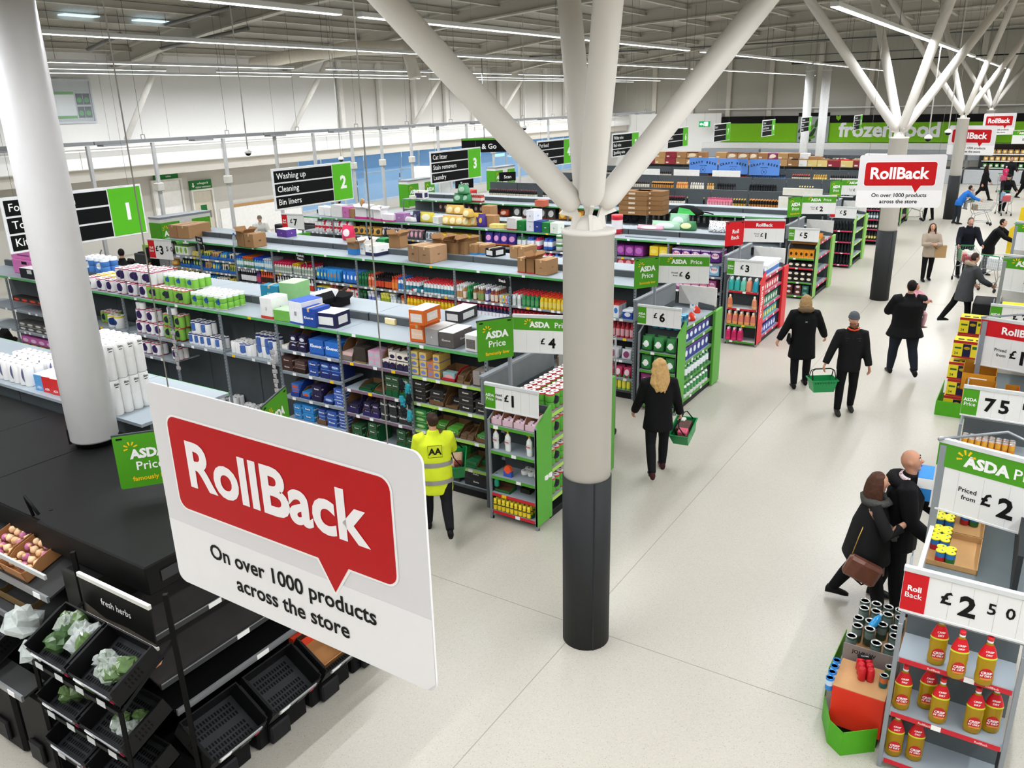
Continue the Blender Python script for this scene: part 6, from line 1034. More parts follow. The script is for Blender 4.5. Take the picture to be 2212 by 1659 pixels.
for i, y in enumerate((3.24, 3.86)): crate('empty black crate with slatted floor at the foot of the cabinet end, %s one' % ['nearer', 'farther'][i], (-4.84, y, .36), .56, .42, .2, (.55, 0, PI/2))
c = crate('black crate of brown cardboard at the far foot of the cabinet end', (-4.84, 4.47, .36), .54, .42, .2, (.55, 0, PI/2))
cb = item('card_box', tray_mesh(.46, .36, .14, 'a87848', .8, '9a6c40'), 'brown card box set in the far crate', 'box', (-4.90, 4.47, .41), PI/2); cb.rotation_euler = (.55, 0, PI/2)
tag(MB().box(-5.2, 4.2, .55, -5.14, 4.8, .72).obj('red_card', M('d8432a', .5), None), 'orange red card panels standing behind the brown box', 'card')
BAGM = M('d3dad6', .12, nz=.3, scale=20, alpha=.6)
def crumple(label, pos, r, mat, seed, fl=.5, nm='plastic_bag'):
    rnd = random.Random(seed); vs = []; n, m_ = 10, 7
    b = MB().ball((0, 0, 0), r, r, r*fl, n=n, m=m_); b.v = [tuple(c*(1+rnd.uniform(-.35, .3)) for c in v) for v in b.v]; b.s = [False]*len(b.s); zmin = min(v[2] for v in b.v)
    o = item(nm, b.mesh('bag', mat), label, 'bag', (pos[0], pos[1], pos[2]-zmin)); return o
crumple('crumpled clear bag with pale herbs in the brown box', (-4.95, 4.6, .52), .1, M('b8bc98', .3, nz=.3), 4); crumple('orange and white packet at the back of the second bare shelf', (-5.5, 3.05, 1.03), .09, PM('e8a070', 'f0e8e0', rx=.3, rz=.3), 7, .7)
for i, (y0, y1) in enumerate(((3.0, 3.5), (3.58, 4.15), (4.2, 4.72), (4.76, 5.2))):
    MB().box(-5.6, y0, 0.0, -5.0, y1, .34, c=.02).obj('plinth_block', M('141415', .5), pc); MB().box(-5.0, y0+.1, .02, -4.94, y0+.32, .2, c=.015).obj('stacking_foot', M('222224', .45), pc); MB().box(-4.999, y0+.36, .22, -4.985, y0+.44, .27, c=.003).obj('pink_clip', M('c22a58', .4), pc)
# front crates, boxes of shallots
for i, x in enumerate((-7.05, -7.6, -8.2, -8.8)): crate('black crate in the front row of the produce cabinet, number %d from the herb stand' % (i+1), (x, 2.42, .90), .52, .42, .17, (.42, 0, 0))
for i in range(6): MB().box(-9.4+.55*i, 2.5, .0, -8.95+.55*i, 3.0, .8, c=.03).obj('plinth_block', M('141415', .5), pc)
for i in range(6): MB().box(-9.3+.55*i, 2.46, .1, -9.1+.55*i, 2.5, .3, c=.015).obj('stacking_foot', M('222224', .45), pc)
for i, x in enumerate((-7.22, -6.83)):
    t = thing('shallot_box', 'brown carton of pale shallots on the upper produce shelf, %s one' % ['left', 'right'][i], 'box', (x, 2.80, 1.60)); t.rotation_euler = (.32, 0, 0)
    link('box_body', tray_mesh(.36, .38, .12, 'a8764a', .95, '9c6c42'), t)
    rnd = random.Random(i)
    for k in range(16):
        o = item('shallot', cmesh(('onion', k % 3), lambda: MB().lathe([(.004, -.034), (.02, -.03), (.036, -.008), (.034, .014), (.016, .03), (.006, .042)], 9, [0, 0, 1, 1, 2]).mesh('shallot', [M(['e0b088', 'd8a878', 'c890a0'][k % 3], .45, nz=.2), M(['e6c49a', 'e2b890', 'b86a94'][k % 3], .4, nz=.2), M('d8b080', .6)])), 'pale and purple skinned shallots in the %s brown carton' % ['left', 'right'][i], 'shallot', (x-.13+(k % 4)*.085, 2.86+(k//4)*.075, 1.675+(k//4)*.028+rnd.random()*.02), rnd.random()*6, 'shallots in the %s carton' % ['left', 'right'][i]); o.rotation_euler = (rnd.uniform(-1, 1), rnd.uniform(-1, 1), rnd.random()*6)
item('card_box', tray_mesh(.5, .3, .09, '6a5434', .8, '5c482c'), 'flat dark carton on the second produce shelf', 'box', (-6.95, 2.78, 1.30)); crumple('heap of clear crumpled bags hanging off the second produce shelf', (-6.55, 2.66, 1.22), .15, BAGM, 12, .8); crumple('lower clear crumpled bag by the herb stand', (-6.35, 2.6, 1.05), .12, BAGM, 13, .9)
for k in range(5): crumple('purple swedes and bagged roots in the leftmost front crate', (-7.55+.1*(k % 3), 2.55+.1*(k//3), .98+.04*(k//3)), .065, [M('5a3048', .5, nz=.3), M('d8902a', .5), M('d8d4cc', .3, nz=.3)][k % 3], 30+k, .9, 'swede')['group'] = 'roots in the front crate'
# ---- herb stand
hs = thing('herb_stand', 'black slanted herb stand with fresh herbs board', 'display stand', (-5.515, 2.45, 0))
for sx in (-.56, .56):
    MB().path([(sx, .0, 0), (sx, .02, 1.28)], .02, 4, sm=False).obj('front_post', BK2, hs); MB().path([(sx+(.05 if sx > 0 else 0), .5, 0), (sx+(.05 if sx > 0 else 0), .48, 2.0)], .024, 4, sm=False).obj('rear_post', BK2, hs); MB().path([(sx, .02, 1.26), (sx, .5, 1.56)], .016, 4, sm=False).obj('side_rail', BK2, hs)
for z in (1.27, .82, .42): MB().box(-.56, .0, z-.02, .56, .025, z+.015).obj('cross_rail', BK2, hs)
MB().box(-.6, 0.02, .02, .6, .5, .06, c=.01).obj('foot_plate', BLACK, hs)
bd = MB().box(-.46, .44, 1.50, .44, .45, 1.84).obj('board', M('1a1a18', .4, nz=.15), hs); MB().box(-.47, .425, 1.835, .45, .455, 1.875, c=.004).obj('top_clip', M('d9d7d0', .4), hs); MB().box(-.47, .425, 1.475, .45, .455, 1.505, c=.004).obj('bottom_clip', M('c9c7c0', .4), hs)
MB().text('fresh herbs', .085, (-.02, .438, 1.66), bold=.004, fit=.42).obj('lettering', PWHITE, bd); MB().add([(-.46, .439, 1.50), (.44, .439, 1.50), (.44, .439, 1.53), (.1, .439, 1.55), (-.2, .439, 1.535), (-.46, .439, 1.60)], [(0, 1, 2, 3, 4, 5)]).obj('wood_print', M('5a534a', .6, nz=.5, scale=30), bd)
for j, (yf, zf, tl) in enumerate(((.03, 1.30, .43), (.02, .84, .4), (.0, .44, .36))):
    for i, (x, w) in enumerate(((-.28, .54), (.29, .54))):
        crate('black crate on the herb stand, %s row, %s side' % (['top', 'middle', 'bottom'][j], ['left', 'right'][i]), (-5.515+x, 2.45+yf, zf), w, .42, .17, (tl, 0, 0), group=None)
    for k in range(4): MB().box(-.5+.27*k, -.004, zf-.045, -.40+.27*k, 0, zf+.005).obj('price_ticket', M('c9cccd', .4), hs)
HB = [M('3f5a34', .25, nz=.5, scale=25), M('a9b3a8', .12, nz=.5, scale=25, alpha=.75), M('c3c9c6', .1, nz=.4, scale=25, alpha=.7), M('5f7a48', .2, nz=.5, scale=25, alpha=.85)]
rnd = random.Random(3)
for i in range(15):
    x = -5.99+rnd.random()*.5; q = rnd.random(); crumple('clear packs of green herbs heaped in the top left crate of the herb stand', (x, 2.55+q*.22, 1.36+q*.09), .06+.03*rnd.random(), HB[i % 4], 50+i, 1.0, 'herb_pack')['group'] = 'herb packs top left'
for i in range(11):
    x = -5.4+rnd.random()*.34; q = rnd.random()*.6; crumple('grey green herb packs heaped in the top right crate of the herb stand', (x, 2.54+q*.2, 1.36+q*.09), .05+.03*rnd.random(), HB[1+i % 3], 80+i, .9, 'herb_pack')['group'] = 'herb packs top right'
for i in range(6): crumple('clear herb packs in the middle right crate of the herb stand', (-5.3+rnd.random()*.3, 2.55+rnd.random()*.15, .93), .06, HB[1+i % 3], 100+i, .8, 'herb_pack')['group'] = 'herb packs middle right'
for i in range(3): crumple('pale green onion packs in the middle left crate of the herb stand', (-5.85+.06*i, 2.54+.06*i, .92), .06, HB[3], 110+i, 1.2, 'herb_pack')['group'] = 'onion packs'
# ---- rolls shelf backing on to the cabinet
g0 = thing('shelving', 'rolls shelving backing on to the black produce cabinet', 'shelving', (-7.75, 4.72, 0))
for k in range(10):
    x = -BW*(k+1); MB().box(x+.004, 0, 2.10, x+BW-.004, 1.15, 2.135).obj('top_shelf', SHM, g0); MB().box(x+.01, 1.15, 2.09, x+BW-.01, 1.16, 2.135).obj('price_rail', GRAIL, g0); MB().box(x+.01, .1, .12, x+BW-.01, .16, 2.1).obj('back_panel', PANEL, g0)
    for z in (.3, .8, 1.3, 1.7): MB().box(x+.02, .18, z-.03, x+BW-.02, 1.05, z).obj('shelf', SHM, g0)
MB().box(-BW*10, .1, 0, 0, 1.1, .12).obj('plinth', PLINTH, g0)
ST = PM('efeeec', 'e2e0de', 'd8d6d4', rx=0, rz=0, band=.03, top=.03)
def tallroll():
    m = MB(); r = .058
    for j in range(3): m.lathe([(r*.9, 0), (r, .014), (r, .19), (r*.97, .2), (r, .21), (r, .39), (r*.9, .40)], 12, 0, 0, r+j*2*r, caps=False); m.lathe([(r*.9, .40), (r*.28, .402)], 12, 0, 0, r+j*2*r, caps=False); m.lathe([(r*.28, .402), (r*.26, .38)], 8, 1, 0, r+j*2*r)
    m.text('Skin', .036, (0, -.002, .345), bold=.03, mi=2); m.box(-.02, -.002, .32, .02, -.001, .328, 2); return m.mesh('roll_pack', [M('f1f0ee', .5, nz=.03), M('6a5d4c', .9), INK])
TR = cmesh('tallroll', tallroll)
for k in range(2):
    for i in range(4):
        for j in range(2): item('toilet_roll_pack', TR, 'white toilet roll packs in the %s row of the stack right of the round white column' % ['lower', 'upper'][k], 'toilet rolls', (-8.2-.36*j, 4.79+.119*i, 2.137+.405*k), PI/2, ['lower', 'upper'][k]+' row of the white roll stack')
KT = PM('f0efed', '6a6a8c', 'c8c8d4', rx=.12, rz=.4)
for i in range(4):
    for j in range(2): rolls('kitchen_roll_pack', (-11.0+.26*i+.1*j, 4.8+.3*j, 2.137), KT, 'white kitchen roll packs with violet ovals at the left picture edge', 2, 2, 1, .06, .25, 'edge kitchen rolls')
for i, (x, c, l) in enumerate(((-9.95, '5f9fd4', 'sky blue sided box with white top'), (-9.78, 'd03030', 'red sided box with white top, left'), (-9.60, 'd23434', 'red sided box with white top, middle'), (-9.42, 'c82c2c', 'red sided box with white top, right'))):
    t = thing('tissue_box', l+' in the row before the round white column', 'tissues', (x, 4.80, 2.137), .1); MB().box(0, 0, 0, .165, .42, .2, c=.004).obj('box_body', M(c, .5), t); MB().box(.002, .002, .199, .163, .418, .203).obj('lid', M('f4f3f1', .5), t); MB().text('AZA', .04, (.08, -.002, .03), bold=.02).obj('print', PWHITE, t)
t = thing('roll_case', 'white film-wrapped roll case with grey grass print beside the round column', 'toilet rolls', (-8.95, 4.75, 2.137), .1); MB().box(0, 0, 0, .42, .5, .26, c=.02).obj('wrapped_body', PM('efefed', '7a7f7a', 'e2e2e0', cx=.28, cz=.5, rx=.12, rz=.42, speck=.0), t)
for i in range(3): MB().lathe([(.05, .26), (.02, .262)], 10, 0, .09+.12*i, .12).obj('roll_end', M('e4e2df', .6), t)
for i, (l, x, y, z, c) in enumerate((('lower pink case on the far left of the tissue top', -18.05, G1+.3, 2.157, 'd878b8'), ('upper pink case on the far left of the tissue top', -18.12, G1+.34, 2.45, 'dc80be'))):
    t = thing('carton', l, 'box', (x, y, z)); MB().box(0, 0, 0, .9, .4, .29, c=.006).obj('box_body', M(c, .6, nz=.06), t); MB().box(.36, -.002, .2, .56, 0, .26).obj('hand_hole', M('1a1418', .6), t); MB().box(.25, -.002, .07, .7, -.001, .1).obj('print', M('8a3a7a', .6), t)
t = thing('carton', 'small black case with white top before the pink cases', 'box', (-17.35, G1+.06, 2.155)); MB().box(0, 0, 0, .5, .3, .2, c=.005).obj('box_body', M('2a2b2e', .6), t); MB().box(.002, .002, .199, .498, .298, .203).obj('lid', PWHITE, t); MB().box(.28, -.002, .1, .45, 0, .18).obj('side_label', M('d8d8d8', .5), t)
flag_sign('green ASDA Price flag standing over the black cabinet left of the hanging sign', (-6.50, 3.66, 2.13), math.radians(52), .5, .5); flag_sign('green ASDA Price flag turned along the aisle behind the hanging sign', (-5.97, 4.87, 2.06), math.radians(116), .62, .54); price_sign('price board seen edge-on behind the top of the hanging sign', (-5.95, 4.82, 2.05), math.radians(-42), .86, .5, '£2', 'asda')
# foil bays at the far left of the tissue unit, goods seen left of the round column
for j, (z, c, c2, nm) in enumerate(((1.75, '2a2424', 'd8402a', 'black and red foil'), (1.46, '4a4a48', 'c8c8c6', 'grey bag'), (1.1, '3a2a20', 'd86a2a', 'dark and orange'), (.8, 'c060a8', 'e8c0e0', 'pink printed'), (.45, '4a5a30', '8aa050', 'olive'))):
    for i, k in enumerate((7, 8)):
        run('foil_box', pack_mesh(.3, .2, .1 if j != 3 else .16, PM(c, c2, rx=.34, rz=.24, band=.1)), '%s boxes on shelf level %d of the foil bays left of the round column, %s bay' % (nm, j+1, ['right', 'left'][i]), 'box', bayx(k)+.06, bayx(k)+BW-.06, G1+.03, {0: 1.46, 1: 1.0}.get(j, .55 if j < 4 else .18)+(.17 if j in (0, 3) else .0), .3, .22, .102, 1, 2 if j in (1, 2) else 1)
# ================================================================== promotion bays at the right edge
def right_unit(y, zs, rail, label, w=.86):
    g = thing('promotion_unit', label, 'end display', (-.43, y, 0)); d = .40
    for x in (0, w-.035): MB().box(x, 0, 0, x+.035, .035, 1.40, c=.003).obj('upright', STEEL, g); MB().path([(x+.017, .017, 1.39), (x+.017, d, 1.60)], .018, 4, sm=False).obj('sloping_rail', STEEL, g)
    MB().box(.035, .0, 1.50, w-.035, .03, 1.54).obj('top_rail', STEEL, g)
    MB().box(.035, d-.03, .08, w-.035, d, 1.5).obj('back_panel', M('5d6467', .5, nz=.08), g)
    for j, z in enumerate(zs): shelf_part(g, .035, w-.07, z, d-.03, rail, 1, seed=int(y*10)+j)
    if rail == 'red':
        for j, z in enumerate(zs):
            t = MB()
            for q in (.34, .8): t.text('RollBack', .026, (q*w, -.002, z-.034), bold=.02)
            t.obj('rail_lettering', M('f0c8c8', .5), g)
    MB().box(w-.03, .0, .0, w+.0, 2.0, .1).obj('plinth', PLINTH, g)
    MB().box(.07, d+.02, 1.47, w+.6, d+1.72, 1.50).obj('top_shelf', M('6b7579', .42, nz=.06), g); MB().box(.04, d+.02, 1.44, .075, d+1.72, 1.62).obj('shelf_edge', M('d9d6cf', .5), g); MB().box(.70, d+.1, 1.50, .74, d+1.7, 1.95).obj('centre_panel', M('2c2f31', .5), g)
    for z in (1.12, .75, .35): MB().box(.07, d+.02, z-.03, .7, d+1.7, z).obj('end_shelf', SHM, g)
    MB().path([(.02, .03, 1.55), (.02, .03, 1.98), (.02, .12, 1.98), (.02, .12, 1.55)], .007, 5).obj('wire_loop', STEEL, g)
    MB().box(.04, d+1.72, 1.4, w, d+1.75, 1.9).obj('rear_board', M('d8d4ca', .5), g); MB().prism([(.02, 1.4), (.08, 1.4), (.08, 2.40), (.02, 2.40)], (0, 1.36, 0), (1, 0, 0), (0, 0, 1), .03).obj('sign_post', STEEL, g)
    MB().path([(.0, 1.33, 2.46), (.5, 1.85, 2.44), (.95, 1.33, 2.46)], .014, 5).obj('sign_frame', STEEL, g)
    return g
right_unit(6.14, [1.10, .58, .11], 'red', 'grey promotion bay of cooking oil at the bottom right'); right_unit(10.9, [1.10, .6, .12], 'dark', 'promotion bay with orange cans under the 75p board'); right_unit(15.65, [1.1, .6, .12], 'dark', 'third promotion bay along the right edge'); right_unit(20.4, [1.1, .6, .12], 'dark', 'fourth promotion bay along the right edge')
price_sign('white strip board £2.50 with red Roll Back block over the oil', (-.44, 6.12, 1.54), 0, .92, .37, '£2.50', None, False, 'roll'); price_sign('white strip board 75p with green block', (-.44, 10.88, 1.54), 0, .92, .37, '75p', None, False, 'asda'); price_sign('white strip board £3 with green block, third promotion bay', (-.44, 15.63, 1.54), 0, .92, .37, '£3', None, False, 'asda'); price_sign('white strip board £2 with green block, fourth promotion bay', (-.44, 20.38, 1.54), 0, .92, .37, '£2', None, False, 'asda')
A_ = math.radians(-14)
price_sign('big green headed Priced from £2 board at the right edge', (-.425, 7.52, 1.80), A_, 1.0, .65, '£2', 'asda', True); price_sign('red RollBack headed Priced from £1 board at the right edge', (-.425, 12.3, 1.80), A_, 1.0, .65, '£1', 'roll', True); price_sign('green headed £4 board at the right edge behind the red one', (-.425, 17.5, 1.80), A_, 1.0, .65, '£4', 'asda'); price_sign('farthest green headed £3 board at the right edge', (-.425, 22.3, 1.80), A_, 1.0, .65, '£3', 'asda')
OIL = bpy.data.materials.new('oil'); OIL.use_nodes = True; ob = OIL.node_tree.nodes['Principled BSDF']; ob.inputs['Base Color'].default_value = lin('c8a21a'); ob.inputs['Roughness'].default_value = .08; ob.inputs['Transmission Weight'].default_value = .45; ob.inputs['IOR'].default_value = 1.3
def oil_bottle(label, pos, rz):
    o = thing('oil_bottle', label, 'bottle', pos, rz); o.scale = (1.22, 1.22, 1.22); f = .68
    pr = [(.040, 0), (.050, .012), (.054, .05), (.050, .10), (.053, .15), (.050, .20), (.040, .24), (.022, .285), (.016, .295), (.016, .305)]
    MB().lathe(pr, 18, 0, sy=f).obj('body', OIL, o); MB().lathe([(.0535, .195), (.0515, .205), (.0415, .242), (.024, .285)], 18, [1, 0, 0], sy=f, caps=False).obj('neck_label', [M('cc1c26', .4), M('c8d83a', .4)], o)
    MB().lathe([(.0175, .300), (.0175, .315)], 12, 0).obj('cap_collar', PWHITE, o); MB().lathe([(.0185, .315), (.0185, .335), (.014, .338)], 12).obj('cap', M('d01f2a', .35), o)
    lb = MB().ball((0, -.036, .09), .038, .004, .045, n=16, m=8).obj('label', M('b81f24', .4, nz=.05), o); MB().text('CRISP', .024, (0, -.0405, .095), bold=.03).text("N' DRY", .02, (0, -.0405, .075), bold=.03).obj('lettering', PWHITE, lb); MB().ball((0, -.0365, .06), .034, .003, .012, n=10, m=6).obj('chips_print', M('d88a3a', .5, nz=.3), o)
    MB().text('DRY', .018, (0, -.036, .222), bold=.03).text('CRISP', .018, (0, -.032, .243), bold=.03).obj('lettering', PWHITE, o)
for i, (px, py) in enumerate(((2020, 1432), (2063, 1462), (2122, 1476))): p = atz(px, py, 1.1); oil_bottle('golden cooking oil bottle on the upper shelf, %s of three' % ['left', 'middle', 'right'][i], (p.x, p.y, 1.1), .25)
for i, (x, y) in enumerate(((-.33, 6.22), (-.16, 6.33), (-.06, 6.2), (.18, 6.22), (.30, 6.3))): oil_bottle('golden cooking oil bottle on the second shelf, number %d from the left' % (i+1), (x, y, .58), .2)
for i, (x, y) in enumerate(((-.33, 6.22), (-.18, 6.25))): oil_bottle('golden cooking oil bottle on the lowest shelf, %s' % ['left', 'right'][i], (x, y, .11), .2)
# four-can packs with yellow lids in brown trays
def can4():
    m = MB()
    for sx in (-1, 1):
        for sy in (-1, 1):
            x, y = sx*.038, sy*.038; m.lathe([(.037, 0), (.038, .004), (.038, .05), (.038, .095), (.037, .1)], 14, [0, 0 if sx < 0 else 1, 2 if sy < 0 else 0, 0], x, y); m.lathe([(.0395, .094), (.0395, .104), (.03, .106)], 14, 3, x, y); m.ball((x+.01, y, .1065), .009, .009, .0015, 4, n=6, m=4)
    m.box(-.04, -.04, .095, .04, .04, .105, 3); return m.mesh('can_pack', [M('b8202a', .35), M('2f6a34', .4, nz=.4, scale=30), M('2a6fb0', .4), M('e2dc2a', .35), M('2a3f8c', .4)])
C4 = cmesh('can4', can4)
for i, (y0, y1) in enumerate(((7.0, 7.58), (7.62, 8.2))): item('can_tray', tray_mesh(.40, round(y1-y0, 2), .06, 'b08858', .8, 'b48c5c'), 'brown card tray of yellow lidded can packs, %s one' % ['nearer', 'farther'][i], 'tray', (-.17, y0, 1.50))
for i, (x, y, l) in enumerate(((-.29, 8.08, 'farthest in the left row'), (-.29, 7.92, 'fourth in the left row'), (-.29, 7.76, 'third in the left row'), (-.285, 7.50, 'second in the left row'), (-.285, 7.34, 'first in the left row'), (-.22, 7.13, 'alone at the tray front'), (-.10, 7.95, 'right side of the far tray'), (-.06, 8.1, 'back corner of the far tray'))): item('can_pack', C4, 'four can pack with yellow lid, '+l, 'cans', (x, y, 1.508))
for k in range(5): item('can_pack', C4, 'yellow lidded can packs peeping out under the brown trays', 'cans', (-.31, 7.02+.17*k, 1.122), group='cans under the trays')
t = thing('blue_box', 'bright blue box with white end held before the bald man', 'box', (-.62, 8.55, 1.35), .1); MB().box(0, 0, 0, .2, .34, .26, c=.006).obj('box_body', M('2f86d0', .5), t); MB().box(.0, -.002, .14, .2, .0, .25).obj('white_end', PWHITE, t)
# floor display beside the oil bay
gt = thing('floor_tray', 'low green card tray curving round the drinks display', 'tray', (0, 0, 0)); gp = [(-.98, 7.6), (-1.0, 6.9), (-.95, 6.5), (-.84, 6.2), (-.71, 6.1), (-.47, 6.3)]
for a, b in zip(gp, gp[1:]):
    d = Vector((b[0]-a[0], b[1]-a[1], 0)); n = Vector((d.y, -d.x, 0)).normalized()*.006; A, B = Vector((*a, 0)), Vector((*b, 0)); q = [A, B, B+Vector((0, 0, .24)), A+Vector((0, 0, .24))]; MB().add(q+[v-n for v in q], [(0, 1, 2, 3), (7, 6, 5, 4), (2, 6, 7, 3), (0, 3, 7, 4), (1, 5, 6, 2)]).obj('wall', M('4fa51c', .5), gt)
t = thing('carton', 'bright red orange box at the foot of the drinks display', 'box', (-.87, 6.33, .0)); MB().box(.0, .0, .10, .42, .42, .50, c=.006).obj('box_body', M('d8331c', .5, nz=.04), t); MB().box(.02, .02, 0, .40, .40, .10).obj('black_base', M('1c1c1c', .6), t); MB().box(.002, .002, .499, .418, .418, .504).obj('card_top', M('c89a6a', .7), t)
t = thing('carton', 'brown case of white rimmed cans with grey front', 'box', (-.88, 6.80, 0)); MB().box(0, 0, .0, .46, .9, .5, c=.005).obj('box_body', CARD, t); MB().box(-.004, -.008, .46, .464, 0, .64, c=.004).obj('grey_front', M('8d8580', .5, nz=.1), t); MB().text('JOHN W', .05, (.17, -.010, .56), bold=.02).obj('lettering', INK, t)
def can(rim, body, band, k=1.0): return cmesh(('can', rim, body, k), lambda: MB().lathe([(.031, 0), (.034, .008), (.034, .05), (.034, .10), (.034, .113)], 14, [0, 0, 1, 0]).lathe([(.034, .113), (.0352, .119), (.028, .12), (.0265, .112), (.02, .111)], 14, 2).xf(Matrix.Scale(k, 4)).mesh('can', [M(body, .3, .2), M(band, .35), M(rim, .25, .6)]))
for i in range(5):
    for j in range(4):
        if (i, j) in ((0, 1), (1, 2)): continue
        item('drink_can', can('eef0ee', '2f4a40', '6a7a74', 1.35), 'dark green cans with white rims standing in the grey fronted case', 'can', (-.84+.105*j+.02*(i % 2), 6.9+.16*i, .50+.02*(i % 2)), group='cans in the grey case')
o = thing('blue_bottle', 'clear topped bright blue bottle lying among the white rimmed cans', 'bottle', (-.72, 7.12, .64)); o.rotation_euler = (-.5, .5, 0); MB().lathe([(.03, 0), (.034, .015), (.034, .11), (.015, .15)], 12).obj('body', M('2f9ad8', .15), o); MB().lathe([(.014, .15), (.014, .175)], 10).obj('cap', M('bfe0f0', .2), o)
def sixpack():
    m = MB()
    for i in range(2):
        for j in range(3): m.lathe([(.030, 0), (.034, .01), (.034, .09), (.028, .115), (.02, .12)], 12, 0, -.034+.068*i, -.068+.068*j)
    return m.mesh('cans', M('c81a26', .25))
t = thing('six_pack', 'red film wrapped six pack with black handle on the red box', 'cans', (-.66, 6.6, .506), .3); link('wrapped_cans', cmesh('six', sixpack), t); MB().box(-.06, .06, .112, .06, .11, .13, c=.006).obj('handle', BLACK, t); MB().text('ULTRA', .02, (0, .075, .132), (1, 0, 0), (0, 1, 0), bold=.02).obj('lettering', PWHITE, t)
item('drink_can', can('c8d0d0', '1f6a6c', 'c86a3a'), 'teal can standing right of the red six pack', 'can', (-.50, 6.52, .506)); item('drink_can', can('c8d0d0', '8a8a4a', '3a5a3a'), 'olive can behind the teal can', 'can', (-.48, 6.66, .506))
for k in range(4): item('drink_can', can('2f86d8', '2f86d8', 'c8d8e8'), 'blue rimmed cans along the left edge of the red box', 'can', (-.90, 6.36+.09*k, .43), group='blue rimmed cans')
# second bay: orange cans, gold cartons
run('drink_can', can('d0d2d2', 'e08a1a', 'd8a030'), 'orange cans in rows on the shelf under the 75p board', 'can', -.38, .2, 10.96, 1.10, .07, .07, 0, 3)
for i, (l, x, y, z, w, h, c) in enumerate((('orange gold open carton above the 75p board', -.30, 11.5, 1.50, .36, .20, 'cf8f1e'), ('second gold carton stacked behind', -.34, 12.0, 1.50, .4, .3, 'c8861c'), ('orange carton at the right of the gold ones', .06, 11.4, 1.50, .16, .22, 'e0601c'))):
    t = thing('carton', l, 'box', (x, y, z)); link('box_body', tray_mesh(w, .4, h, c, .8, 'a8701a'), t); MB().box(-.1, -.004, h*.4, .1, -.002, h*.62).obj('white_label', PWHITE, t)
run('chocolate_bag', pouch_mesh(.07, .1, .05, PM('3a2040', 'e0601c', rx=.3, rz=.3)), 'purple and orange small bags before the gold cartons', 'bag', -.34, .05, 11.36, 1.50, .075, .05, 0, 2, jit=.4)
CR = PM('e0cc28', 'e0cc28', 'a81f26', rx=0, rz=0, band=.1, top=.16)
def crisps_box():
    m = MB().box(0, 0, 0, .42, .32, .30, 0, c=.004); m.box(.15, -.002, .03, .27, 0, .25, 1); m.box(.004, .004, .299, .416, .316, .302, 2); m.text('24', .06, (.06, -.003, .06), mi=3, bold=.02); m.box(.29, -.002, .17, .40, -.001, .22, 3); m.box(.03, -.002, .16, .13, -.001, .19, 3)
    for q in range(3): m.ball((.21, -.003, .18), .05, .001, .028, 4, n=10, m=4); m.box(.06+.13*q, .06, .302, .15+.13*q, .14, .303, 1)
    return m.mesh('crisps_box', [CR, M('20203a', .5), M('d8c828', .5), M('2a5a2a', .5), M('e0c028', .5)])
CB_ = cmesh('crisps', crisps_box)
for k in range(4): item('crisps_box', CB_, 'yellow and black multipack case with red edges, %s of the nearer stack' % ['foot', 'second', 'third', 'top'][k], 'box', (-.90+.02*(k % 2), 15.2, .04+.305*k+(.08 if k == 3 else 0)))
for k in range(5): item('crisps_box', CB_, 'yellow and black multipack case with red edges, %s of the farther stack' % ['foot', 'second', 'third', 'fourth', 'top'][k], 'box', (-.88, 15.95, .04+.305*k))
t = thing('floor_tray', 'green card tray round the foot of the yellow case stacks', 'tray', (-1.0, 15.1, 0)); 
for a in ((0, 0, 0, .62, .012, .26), (0, .012, 0, .012, 1.25, .26), (.012, .012, 0, .6, 1.2, .03)): MB().box(*a).obj('wall', M('4fa51c', .5), t)
run('yellow_box', pack_mesh(.2, .16, .08, PM('e0d028', 'c83028', '3a3a3a', rx=.2, rz=.3, speck=.1, c4='c83028')), 'flat yellow and red boxes stacked on the third promotion bay', 'box', -.3, .3, 16.2, 1.50, .2, .17, .083, 3, 3)
t = thing('bottle_stack', 'floor stack of dark red bottles under black crates by the grey coat shopper', 'display', (-.95, 20.9, 0)); MB().box(0, 0, .42, .5, .9, .75, c=.02).obj('black_crates', M('18181a', .5), t)
for i in range(5):
    for j in range(2): MB().lathe([(.04, 0), (.045, .02), (.045, .2), (.018, .3), (.018, .33)], 10, [0, 1, 0, 0]).obj('bottle', [M('3a1a1c', .3), M('c8303a', .4)], t, (.05+.1*i, .06+.1*j, .06))
MB().box(0, 0, 0, .5, .9, .05).obj('pallet', CARD2, t)
t = thing('yellow_standee', 'yellow bottle shaped cut-out standing at the far right edge', 'display', (-.66, 28.5, .3)); MB().prism([(0, 0), (.5, 0), (.5, 1.1), (.38, 1.3), (.34, 1.75), (.2, 1.75), (.18, 1.3), (0, 1.1)], (0, 0, 0), (1, 0, 0), (0, 0, 1), .05).obj('cutout', M('e0c020', .5), t); MB().box(.05, -.01, -.3, .45, .3, 0.02).obj('base', M('d8b820', .5), t)
